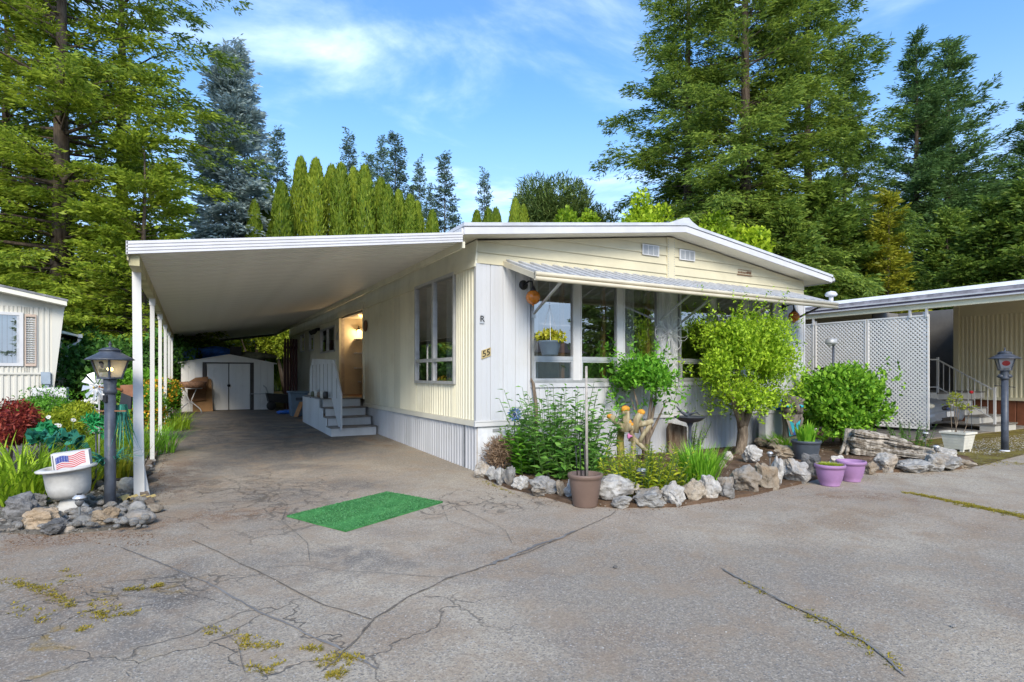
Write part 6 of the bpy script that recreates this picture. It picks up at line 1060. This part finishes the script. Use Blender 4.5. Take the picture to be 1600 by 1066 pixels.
p = at(1216, 640, 10.55); tag(link('blue_bag', rockmesh(55, .34, .2, .18, 8, 3, .4, .08), M('blue_vinyl', (.02, .14, .55), .35, .3, 9), None, tuple(p)), 'bright blue plastic bag on a white ledge beside the carved post', 'bag')
single(B().box(-.35, .5, 0, .18, -.06, 0).box(-.33, .48, .02, .16, -.62, -.06), 'white_cabinet', 'skirtw', 'low white cabinet under the blue bag beside the skirting', 'cabinet', tuple(p - UP * .004), local=True, rz=0)
# bird feeder
p = at(1302, 586, 11.3); bf = thing('bird_feeder', 'dark bird feeder pole with round tray and cap in front of the lattice', 'bird feeder', (p.x, p.y, 0)); part(B().tube([(p.x, p.y, 0), (p.x, p.y, 2.0)], .022, 8), 'pole', 'iron', bf); part(B().lathe([(.0, 1.44), (.30, 1.465), (.345, 1.485), (.34, 1.495), (.0, 1.475)], (p.x, p.y, 0), 30), 'tray', 'dark', bf); part(B().lathe([(.03, 1.92), (.10, 1.96), (.11, 1.985), (.09, 2.06), (.0, 2.075)], (p.x - .06, p.y, 0), 18, sx=1.2), 'cap', 'alug', bf); part(B().ball((p.x - .13, p.y, 1.95), .05, 10), 'bulb', 'frost', bf)
# driftwood log
MT['drift'] = barkmat('driftwood', (.13, .10, .075), (.42, .37, .30), 16); a, c = G(1328, 712), G(1486, 726); dl = thing('driftwood_log', 'long gnarled grey driftwood log with flared root end on the bed', 'driftwood', tuple(a)); r = random.Random(12); ax = (c - a); pe = Vector((-ax.y, ax.x, 0)).normalized()
def gnarl(p0, p1, r0, r1, seed, nt=52, ns=34, flat=.7, sag=.0):
    sd_ = Vector((seed * 3.1, seed * 1.7, seed * .9)); dx = (p1 - p0); ln = dx.length; dx.normalize(); sx = dx.cross(UP).normalized(); rows = []
    for i in range(ns + 1):
        t = i / ns; c_ = p0 + (p1 - p0) * t + UP * (sag * math.sin(t * math.pi)) + sx * (.05 * math.sin(t * 5 + seed)); row = []
        for k in range(nt):
            a_ = 2 * math.pi * k / nt; d = Vector((math.cos(a_) * 1.9, math.sin(a_) * 1.9, t * ln * .9)) + sd_
            big = mnoise.noise(d * .8); rid = 1 - abs(mnoise.noise(Vector((math.cos(a_ + t * .5) * 4.2, math.sin(a_ + t * .5) * 4.2, t * ln * .8)) + sd_)) * 2.2; fin = mnoise.noise(Vector((math.cos(a_) * 9, math.sin(a_) * 9, t * ln * 1.6)) + sd_)
            rad = (r0 + (r1 - r0) * t) * (.72 + .45 * big + .34 * rid + .12 * fin) * min(1, .25 + 6 * t + .2 * big) * min(1, .1 + 5 * (1 - t) + .5 * max(0, big)); row.append(c_ + sx * (math.cos(a_) * rad) + UP * (math.sin(a_) * rad * flat))
        row.append(row[0]); rows.append(row)
    return B().sheet(rows)
MT['drift'] = barkmat('driftwood', (.10, .075, .05), (.50, .45, .38), 13)
E_ = lambda s_, o, z: a + ax * s_ + pe * o + UP * z
for i, (s0, o0, z0, s1, o1, z1, r0, r1) in enumerate([(-.02, .02, .26, .72, .10, .12, .20, .09), (.0, .16, .34, .62, .22, .24, .15, .07), (.10, -.10, .12, .95, -.02, .07, .13, .06), (.25, .22, .22, 1.03, .18, .08, .12, .05), (.12, .30, .20, .85, .36, .10, .14, .06), (.02, -.04, .40, .40, .06, .33, .09, .05), (.35, .06, .26, .90, .10, .16, .07, .035), (.05, -.16, .10, .55, -.14, .05, .09, .05), (.55, -.06, .14, 1.04, .06, .06, .07, .03)]):
    part(gnarl(E_(s0, o0, z0), E_(s1, o1, z1), r0, r1, i + 1), 'wood_shard', 'drift', dl)
for i in range(9):
    an = r.uniform(-2.6, .6); rt = r.uniform(.15, .36); part(B().tube([a + UP * .42 + RT * .05 + FW * .1, a + UP * .2 + RT * (.03 + .3 * rt * math.cos(an)) + FW * (.1 + .3 * rt * math.sin(an)), a + RT * (rt * math.cos(an)) + FW * (.1 + rt * math.sin(an)) + UP * .03], [.07, .05, .018], 8), 'root', 'drift', dl)
# right verge
p = G(1511, 708) + FW * .2; wp = thing('square_planter', 'white square plastic planter with a spindly shrub on the verge', 'planter', tuple(p), rz=-YAW + R_(28)); wp.scale = (.80, .80, .86); P = lambda b, n, m: part(b, n, m, wp, True); MT['planter'] = M('planter_white', (.68, .66, .58), .5, .08, 5, dirt=.2, dcol=(.4, .36, .26))
w0, w1, h = .17, .235, .40
for k in range(4):
    m = Matrix.Rotation(k * math.pi / 2, 3, 'Z')
    for j in range(5): za, zb = .06 + j * .06, .115 + j * .06; ra, rb = w0 + (w1 - w0) * za / h, w0 + (w1 - w0) * zb / h; P(B().add([m @ Vector(q) for q in ((-ra, -ra, za), (ra, -ra, za), (rb, -rb, zb), (-rb, -rb, zb), (-rb + .008, -rb + .012, zb + .006), (rb - .008, -rb + .012, zb + .006))], [(0, 1, 2, 3), (3, 2, 5, 4)]), 'side_board', 'planter')
    P(B().add([m @ Vector(q) for q in ((-w0, -w0, 0), (-w0 + .06, -w0, 0), (-w0 + .06, -w0, .06), (-w0, -w0, .06), (-w0 + .02, -w0 + .03, 0), (-w0 + .06, -w0 + .03, .06))], [(0, 1, 2, 3)]).add([m @ Vector(q) for q in ((w0 - .06, -w0, 0), (w0, -w0, 0), (w0, -w0, .06), (w0 - .06, -w0, .06))], [(0, 1, 2, 3)]), 'foot', 'planter')
    P(B().add([m @ Vector(q) for q in ((-.255, -.255, .37), (.255, -.255, .37), (.255, -.255, .41), (-.255, -.255, .41), (-.21, -.21, .41), (.21, -.21, .41), (.2, -.2, .30), (-.2, -.2, .30))], [(0, 1, 2, 3), (3, 2, 5, 4), (4, 5, 6, 7)]).add([m @ Vector(q) for q in ((-.255, -.255, .37), (.255, -.255, .37), (.225, -.225, .365), (-.225, -.225, .365))], [(3, 2, 1, 0)]), 'rim', 'planter')
P(B().box(-.19, .19, -.19, .19, .30, .35), 'soil', 'soil'); b = B(); V = []
for k, (x, y, z) in enumerate(((-.22, 0, 1.12), (.05, .05, 1.05), (.40, -.05, .85), (-.1, .1, .95), (.30, .1, .90))): b.tube([(x * .2, y, .33), (x * .6, y, z * .6), (x, y, z)], .007, 5, False); V.append(bush(270 + k, .20, .18, .06, z, 26, .08, .05, 6, .5, .2, .2, .6) + np.array([x, y, 0]))
P(b, 'stems', 'barkg'); link('leaves', npmesh('leaves', np.concatenate(V), 4), leafmat('pale_leaf', (.24, .33, .03), (.40, .42, .05), (.5, .5, .1), .45), wp)
p = at(1518, 613, 10.6); o = thing('glass_ornament', 'red glass disc ornament on a thin stake above the white planter', 'ornament', tuple(p)); part(B().ball(p, .05, 14, 1.1, .6, .62), 'disc', M('red_glass', (.42, .006, .010), .2, .1), o); part(B().tube([p, (p.x, p.y, .3)], .004, 5, False), 'stake', 'iron', o)
# moss and grass in the pavement joints
def tufts(name, lines, mat, seed, hgt=.03):
    r = random.Random(seed); Vs = []
    for pts, n, spr in lines:
        P = [G(*q) for q in pts]
        for _ in range(int(n * 1.5)):
            i = r.randrange(max(1, len(P) - 1)); q = P[i].lerp(P[min(i + 1, len(P) - 1)], r.random()); q = q + Vector((r.gauss(0, spr), r.gauss(0, spr), 0)); Vs.append(blades(r.randrange(9999), 7, .016, hgt * r.uniform(.2, .65), .006, .9, 2, .5, 1.4) + np.array(q))
    o = link(name, npmesh(name, np.concatenate(Vs), 4), mat); o['kind'] = 'stuff'
MT['lf_moss'] = leafmat('joint_moss', (.20, .20, .02), (.32, .29, .03), (.38, .27, .04), .3, 6)
tufts('joint_moss', [([(0, 905), (40, 915), (70, 922), (95, 938), (108, 950)], 75, .022), ([(60, 920), (110, 905), (100, 892)], 14, .03), ([(140, 956), (170, 965)], 26, .03), ([(200, 920), (220, 922)], 14, .02), ([(240, 918), (250, 914)], 18, .02), ([(130, 985), (135, 980)], 8, .01), ([(145, 945), (155, 935), (190, 960), (215, 958)], 18, .02), ([(510, 1032), (550, 1030)], 34, .03), ([(520, 1056), (530, 1052)], 18, .02), ([(312, 980), (380, 996), (395, 1012), (428, 1010)], 40, .025), ([(430, 1030), (428, 1050), (385, 1040)], 14, .02), ([(480, 1012), (500, 1015)], 10, .015), ([(15, 940), (50, 960), (75, 972)], 12, .03)], 'lf_moss', 3)
MT['lf_mossg'] = leafmat('edge_moss', (0.170, 0.190, 0.012), (0.300, 0.270, 0.020), (0.400, 0.300, 0.030), .3, 6)
tufts('edge_moss', [([(1418, 770), (1460, 778), (1510, 788), (1560, 799), (1640, 818)], 330, .035), ([(1500, 788), (1560, 799), (1640, 818)], 160, .05), ([(1220, 940), (1290, 972), (1340, 1000), (1400, 1045)], 46, .03), ([(1160, 910), (1200, 930)], 10, .02), ([(755, 752), (800, 772)], 26, .03), ([(1500, 728), (1560, 722), (1640, 730)], 120, .10), ([(1450, 700), (1480, 712)], 50, .06)], 'lf_mossg', 4)
for i, (px, py, lb) in enumerate(((962, 889, 'small dark pebble lying alone on the pavement left of centre'), (1492, 982, 'small white pebble lying alone on the pavement at lower right'))): rk(px, py, 6, 4, 'rockd' if i == 0 else 'rockw', lb, 190 + i, None, 0, 'pebble', 'pebble', .3)
# ------------------------------------------------------------------ trees
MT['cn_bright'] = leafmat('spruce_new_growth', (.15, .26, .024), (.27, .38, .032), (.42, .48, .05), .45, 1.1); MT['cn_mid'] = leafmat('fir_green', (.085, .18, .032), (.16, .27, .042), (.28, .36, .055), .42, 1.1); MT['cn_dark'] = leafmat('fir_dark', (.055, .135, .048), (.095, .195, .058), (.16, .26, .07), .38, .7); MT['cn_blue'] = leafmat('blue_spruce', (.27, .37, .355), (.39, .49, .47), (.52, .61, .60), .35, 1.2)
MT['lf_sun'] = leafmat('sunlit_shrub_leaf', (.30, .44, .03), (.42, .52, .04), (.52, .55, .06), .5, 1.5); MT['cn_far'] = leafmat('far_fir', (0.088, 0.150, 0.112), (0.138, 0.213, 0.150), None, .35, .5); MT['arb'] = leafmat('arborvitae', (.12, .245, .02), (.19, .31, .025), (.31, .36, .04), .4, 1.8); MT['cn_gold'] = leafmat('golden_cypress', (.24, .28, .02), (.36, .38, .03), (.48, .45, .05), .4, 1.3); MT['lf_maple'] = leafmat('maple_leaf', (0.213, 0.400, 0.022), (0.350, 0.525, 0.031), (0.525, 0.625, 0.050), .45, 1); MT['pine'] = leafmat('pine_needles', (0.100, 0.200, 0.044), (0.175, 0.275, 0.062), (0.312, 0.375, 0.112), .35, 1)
def TP(px, t): p = at(px, HY_, t); return Vector((p.x, p.y, gz(p.x, p.y)))
def tree(name, label, px, t, V, b, mat, group=None, bm='bark'):
    p = TP(px, t); o = thing(name, label, 'tree', tuple(p), group); link('crown', V if isinstance(V, bpy.types.Mesh) else npmesh('crown', V, 4), mat, o)
    if b is not None: link('trunk', b if isinstance(b, bpy.types.Mesh) else b.mesh('trunk'), bm, o)
    return o
def con(*a, **k): V, b = conifer(*a, **k); return npmesh('crown', V, 4), b.mesh('trunk')
# left group: light green spruces with bare trunks and long level boughs
A1 = con(1, 21, 5.5, 1.6, 34, 10, leaf=.22, tw=54, lpt=12, droop=.38, up=.10, shape=.55, sparse=.12, var=(.45, 1.25), lat=.32, aspect=.30, hang=.10, trunk=.42)
A2 = con(2, 20, 4.9, 1.2, 30, 10, leaf=.24, tw=40, lpt=11, droop=.36, up=.10, shape=.6, sparse=.14, var=(.45, 1.25), lat=.34, aspect=.30, hang=.12, trunk=.30)
A3 = con(3, 9.5, 3.6, .5, 20, 11, leaf=.20, tw=40, lpt=11, droop=.34, up=.14, shape=.75, sparse=.12, lat=.42, aspect=.38, hang=.10, trunk=.16)
tree('spruce_tree', 'tall light green spruce with thick dark trunk behind the off-white home', 96, 21, *A1, 'cn_bright'); tree('spruce_tree', 'tall spruce with slimmer trunk at the far left edge', 10, 24, *A2, 'cn_bright'); tree('spruce_tree', 'broad shorter light green spruce just left of the blue spruce', 225, 20, *A3, 'cn_bright'); tree('spruce_tree', 'short light green spruce low behind the off-white home', 60, 22.5, *A3, 'cn_bright').rotation_euler = (0, 0, 2)
A4 = con(12, 24, 6.4, 10, 17, 8, leaf=.24, tw=44, lpt=10, droop=.26, up=.06, shape=.5, sparse=.22, lat=.36, aspect=.34, hang=.14, trunk=.34); tree('spruce_tree', 'tall dark spruce whose high boughs reach over the blue spruce', 190, 25, *A4, 'cn_mid')
tree('blue_spruce', 'narrow dense blue spruce left of the clipped hedge trees', 362, 31, *con(4, 18.4, 2.35, .8, 40, 13, leaf=.34, tw=16, lpt=12, droop=.30, up=.10, shape=.50, sparse=.06, lat=.45, aspect=.34, hang=.08, trunk=.2), 'cn_blue')
# clipped arborvitae row
AR = [npmesh('crown', column(11 + k, 9.0, (.85, .78, .95)[k], 13000, .26, (.20, .17, .24)[k]), 4) for k in range(3)]; tb = B().tube([(0, 0, -.2), (0, 0, 6)], [.12, .05], 7).mesh('trunk')
row = [(398, 318), (414, 283), (440, 290), (470, 252), (494, 254), (518, 264), (533, 262), (553, 268), (570, 264), (595, 284), (606, 296), (623, 303), (641, 310), (652, 320), (676, 334), (745, 334), (763, 331), (775, 330), (805, 316), (818, 326)]
for i, (px, top) in enumerate(row):
    t = 30.0 + (i % 2) * 1.7; p = TP(px, t); hgt = (HY_ - top) * t / F_ + H_ - p.z; o = thing('arborvitae', 'clipped upright arborvitae column, %s from the blue spruce' % ords[i], 'tree', tuple(p), 'row of arborvitae behind the carport'); s_ = hgt / 9; wd = (.60 if top < 300 else .55 if top < 315 else .46)
    o.scale = (wd, wd, s_); o.rotation_euler = (0, 0, i * 1.7); link('crown', AR[i % 3], 'arb', o); link('trunk', tb, 'bark', o)
# far firs
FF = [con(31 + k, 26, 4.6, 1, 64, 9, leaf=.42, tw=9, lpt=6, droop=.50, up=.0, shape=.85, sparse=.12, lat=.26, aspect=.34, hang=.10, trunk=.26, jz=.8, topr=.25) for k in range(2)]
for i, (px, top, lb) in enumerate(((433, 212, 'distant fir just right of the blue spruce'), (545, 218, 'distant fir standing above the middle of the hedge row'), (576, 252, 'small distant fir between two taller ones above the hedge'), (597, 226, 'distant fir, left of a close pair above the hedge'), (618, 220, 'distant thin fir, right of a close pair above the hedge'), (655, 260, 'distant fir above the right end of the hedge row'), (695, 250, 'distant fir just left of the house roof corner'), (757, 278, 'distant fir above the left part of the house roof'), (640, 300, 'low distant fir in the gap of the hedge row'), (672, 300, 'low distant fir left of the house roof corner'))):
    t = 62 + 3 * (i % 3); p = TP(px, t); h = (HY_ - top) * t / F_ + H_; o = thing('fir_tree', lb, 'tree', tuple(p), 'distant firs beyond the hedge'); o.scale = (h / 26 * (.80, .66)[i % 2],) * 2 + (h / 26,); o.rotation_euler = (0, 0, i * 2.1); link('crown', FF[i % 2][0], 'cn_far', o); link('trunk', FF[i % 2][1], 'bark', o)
# centre: bushy pine and yellow green maples above the roof
def deciduous(seed, H, rx, rz, n, L, W, lumps=22, lr=.42):
    V = bush(seed, rx, rx * .9, rz, H - rz, n, L, W, lumps, lr, .2, .4, .3, .6); b = forked(None, [(-rx * .4, 0, H - rz), (rx * .4, .1, H - rz * .8), (0, rx * .3, H - rz * .5)], H * .02, seed); return V, b
tree('pine_tree', 'bushy round pine above the middle of the house roof', 862, 36, *deciduous(41, 13.4, 3.2, 3.4, 15000, .42, .06), 'pine'); tree('pine_tree', 'darker pine top right of the bushy round pine', 925, 37, *deciduous(42, 12.3, 2.1, 3.0, 8000, .42, .06), 'pine')
for i, (px, t, top, rx, lb) in enumerate(((885, 29, 318, 1.2, 'yellow green young tree showing over the middle of the roof'), (915, 29.5, 326, 1.0, 'smaller yellow green tree right of another over the roof'), (1005, 28, 300, 1.6, 'fresh green maple showing over the roof left of the ridge'), (1115, 26, 332, 1.6, 'bright green maple over the right slope of the roof'), (1175, 26, 342, 1.1, 'small yellowish maple over the right slope of the roof'))):
    p = TP(px, t); H = (HY_ - top) * t / F_ + H_ - p.z; tree('maple_tree', lb, px, t, *deciduous(50 + i, H, rx, 2.6, 5200, .22, .15), 'lf_maple')
# big firs on the right
R1 = con(61, 31, 6.6, 1.5, 40, 9, leaf=.29, tw=66, lpt=13, droop=.46, up=.10, shape=.86, sparse=.12, var=(.42, 1.32), lat=.29, aspect=.24, hang=.30, trunk=.42); R2 = con(62, 29, 6.6, 2, 38, 9, leaf=.29, tw=64, lpt=13, droop=.46, up=.12, shape=.84, sparse=.13, var=(.42, 1.32), lat=.29, aspect=.24, hang=.30, trunk=.36); R3 = con(63, 24, 6.2, 1.8, 36, 10, leaf=.28, tw=54, lpt=12, droop=.30, up=.18, shape=1.0, sparse=.12, var=(.45, 1.28), lat=.30, aspect=.26, hang=.26, trunk=.34)
tree('fir_tree', 'leftmost of the huge firs right of the house, boughs reaching over the sky', 1075, 33, *R2, 'cn_mid'); tree('fir_tree', 'huge dense fir rising straight behind the house ridge', 1165, 30, *R1, 'cn_mid'); o = tree('fir_tree', 'huge fir with a pale bare trunk showing high up', 1262, 32, *R2, 'cn_mid'); o.rotation_euler = (0, 0, 2.4); o.scale = (.9, .9, 1.05)
o = tree('fir_tree', 'fir behind the right eave of the house', 1320, 36, *R1, 'cn_mid'); o.rotation_euler = (0, 0, 1.1); o.scale = (.62, .62, .66)
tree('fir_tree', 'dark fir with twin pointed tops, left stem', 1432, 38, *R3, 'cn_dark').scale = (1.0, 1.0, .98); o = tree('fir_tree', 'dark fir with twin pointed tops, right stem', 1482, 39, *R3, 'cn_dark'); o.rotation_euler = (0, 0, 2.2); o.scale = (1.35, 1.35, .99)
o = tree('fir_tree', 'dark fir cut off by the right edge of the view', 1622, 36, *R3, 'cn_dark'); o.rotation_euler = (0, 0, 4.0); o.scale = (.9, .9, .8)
R4 = con(64, 11.5, 4.2, .4, 22, 12, leaf=.34, tw=24, lpt=10, droop=.26, up=.20, shape=.7, sparse=.10, lat=.42, aspect=.40, hang=.10, trunk=.2)
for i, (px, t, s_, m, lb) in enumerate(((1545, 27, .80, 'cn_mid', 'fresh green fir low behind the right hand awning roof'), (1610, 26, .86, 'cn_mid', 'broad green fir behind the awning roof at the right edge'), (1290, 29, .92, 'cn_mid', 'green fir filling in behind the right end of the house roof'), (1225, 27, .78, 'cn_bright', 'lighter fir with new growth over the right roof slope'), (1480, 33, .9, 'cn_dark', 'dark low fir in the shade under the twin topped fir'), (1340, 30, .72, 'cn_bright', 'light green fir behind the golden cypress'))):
    o = tree('fir_tree', lb, px, t, *R4, m); o.scale = (s_,) * 3; o.rotation_euler = (0, 0, i * 1.3)
tree('golden_cypress', 'golden yellow cypress glowing among the dark firs', 1388, 27.5, *con(65, 9.6, 1.5, .5, 20, 8, leaf=.22, tw=20, lpt=10, droop=.2, up=.25, shape=.6, sparse=.1, lat=.45, aspect=.4, hang=.1, trunk=.12), 'cn_gold')
# shrubs seen beneath the boughs and behind the carport
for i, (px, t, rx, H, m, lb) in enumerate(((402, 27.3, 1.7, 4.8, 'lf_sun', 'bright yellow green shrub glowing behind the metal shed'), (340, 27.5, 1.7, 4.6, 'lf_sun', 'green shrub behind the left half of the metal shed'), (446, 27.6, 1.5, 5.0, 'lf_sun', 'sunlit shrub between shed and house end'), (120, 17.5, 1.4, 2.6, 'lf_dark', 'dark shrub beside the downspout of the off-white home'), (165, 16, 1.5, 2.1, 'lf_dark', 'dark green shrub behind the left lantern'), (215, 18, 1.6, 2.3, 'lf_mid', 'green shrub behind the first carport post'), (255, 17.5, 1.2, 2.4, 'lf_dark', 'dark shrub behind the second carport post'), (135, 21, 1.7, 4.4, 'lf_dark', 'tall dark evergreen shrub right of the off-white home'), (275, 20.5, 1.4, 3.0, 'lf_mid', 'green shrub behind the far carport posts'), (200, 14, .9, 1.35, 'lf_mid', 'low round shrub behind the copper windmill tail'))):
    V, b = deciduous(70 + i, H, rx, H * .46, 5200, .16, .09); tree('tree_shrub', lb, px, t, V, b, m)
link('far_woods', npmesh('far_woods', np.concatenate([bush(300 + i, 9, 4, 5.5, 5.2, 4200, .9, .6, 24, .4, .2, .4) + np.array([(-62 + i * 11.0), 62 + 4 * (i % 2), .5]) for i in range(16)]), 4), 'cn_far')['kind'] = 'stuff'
# across the street, behind the camera (what the front windows mirror)
for i, (x, y) in enumerate(((-14, -30), (-4, -36), (6, -33), (17, -36), (27, -31), (36, -38))):
    o = thing('street_tree', 'dark fir across the street, %s from the left' % ords[i], 'tree', (x, y, 0), 'firs across the street'); link('crown', R4[0], 'cn_mid', o); link('trunk', R4[1], 'bark', o); o.scale = (.95, .95, .8 + .12 * (i % 3)); o.rotation_euler = (0, 0, i)
h = thing('street_house', 'low brown roofed home across the street', 'mobile home', (10, -22, 0)); part(B().box(4, 16, -26, -20, 0, 2.6), 'wall', 'khaki', h); part(B().prism([(3.5, -19.5, 2.6), (3.5, -26.5, 2.6), (3.5, -23, 3.7)], (13, 0, 0)), 'roof', M('brown_shingle', (.10, .075, .06), .9, .3, 6), h); part(B().box(6, 8, -19.99, -19.95, 1, 2.1), 'window', 'glass', h); part(B().box(11, 12, -19.99, -19.95, .1, 2.1), 'door', 'trimw', h)
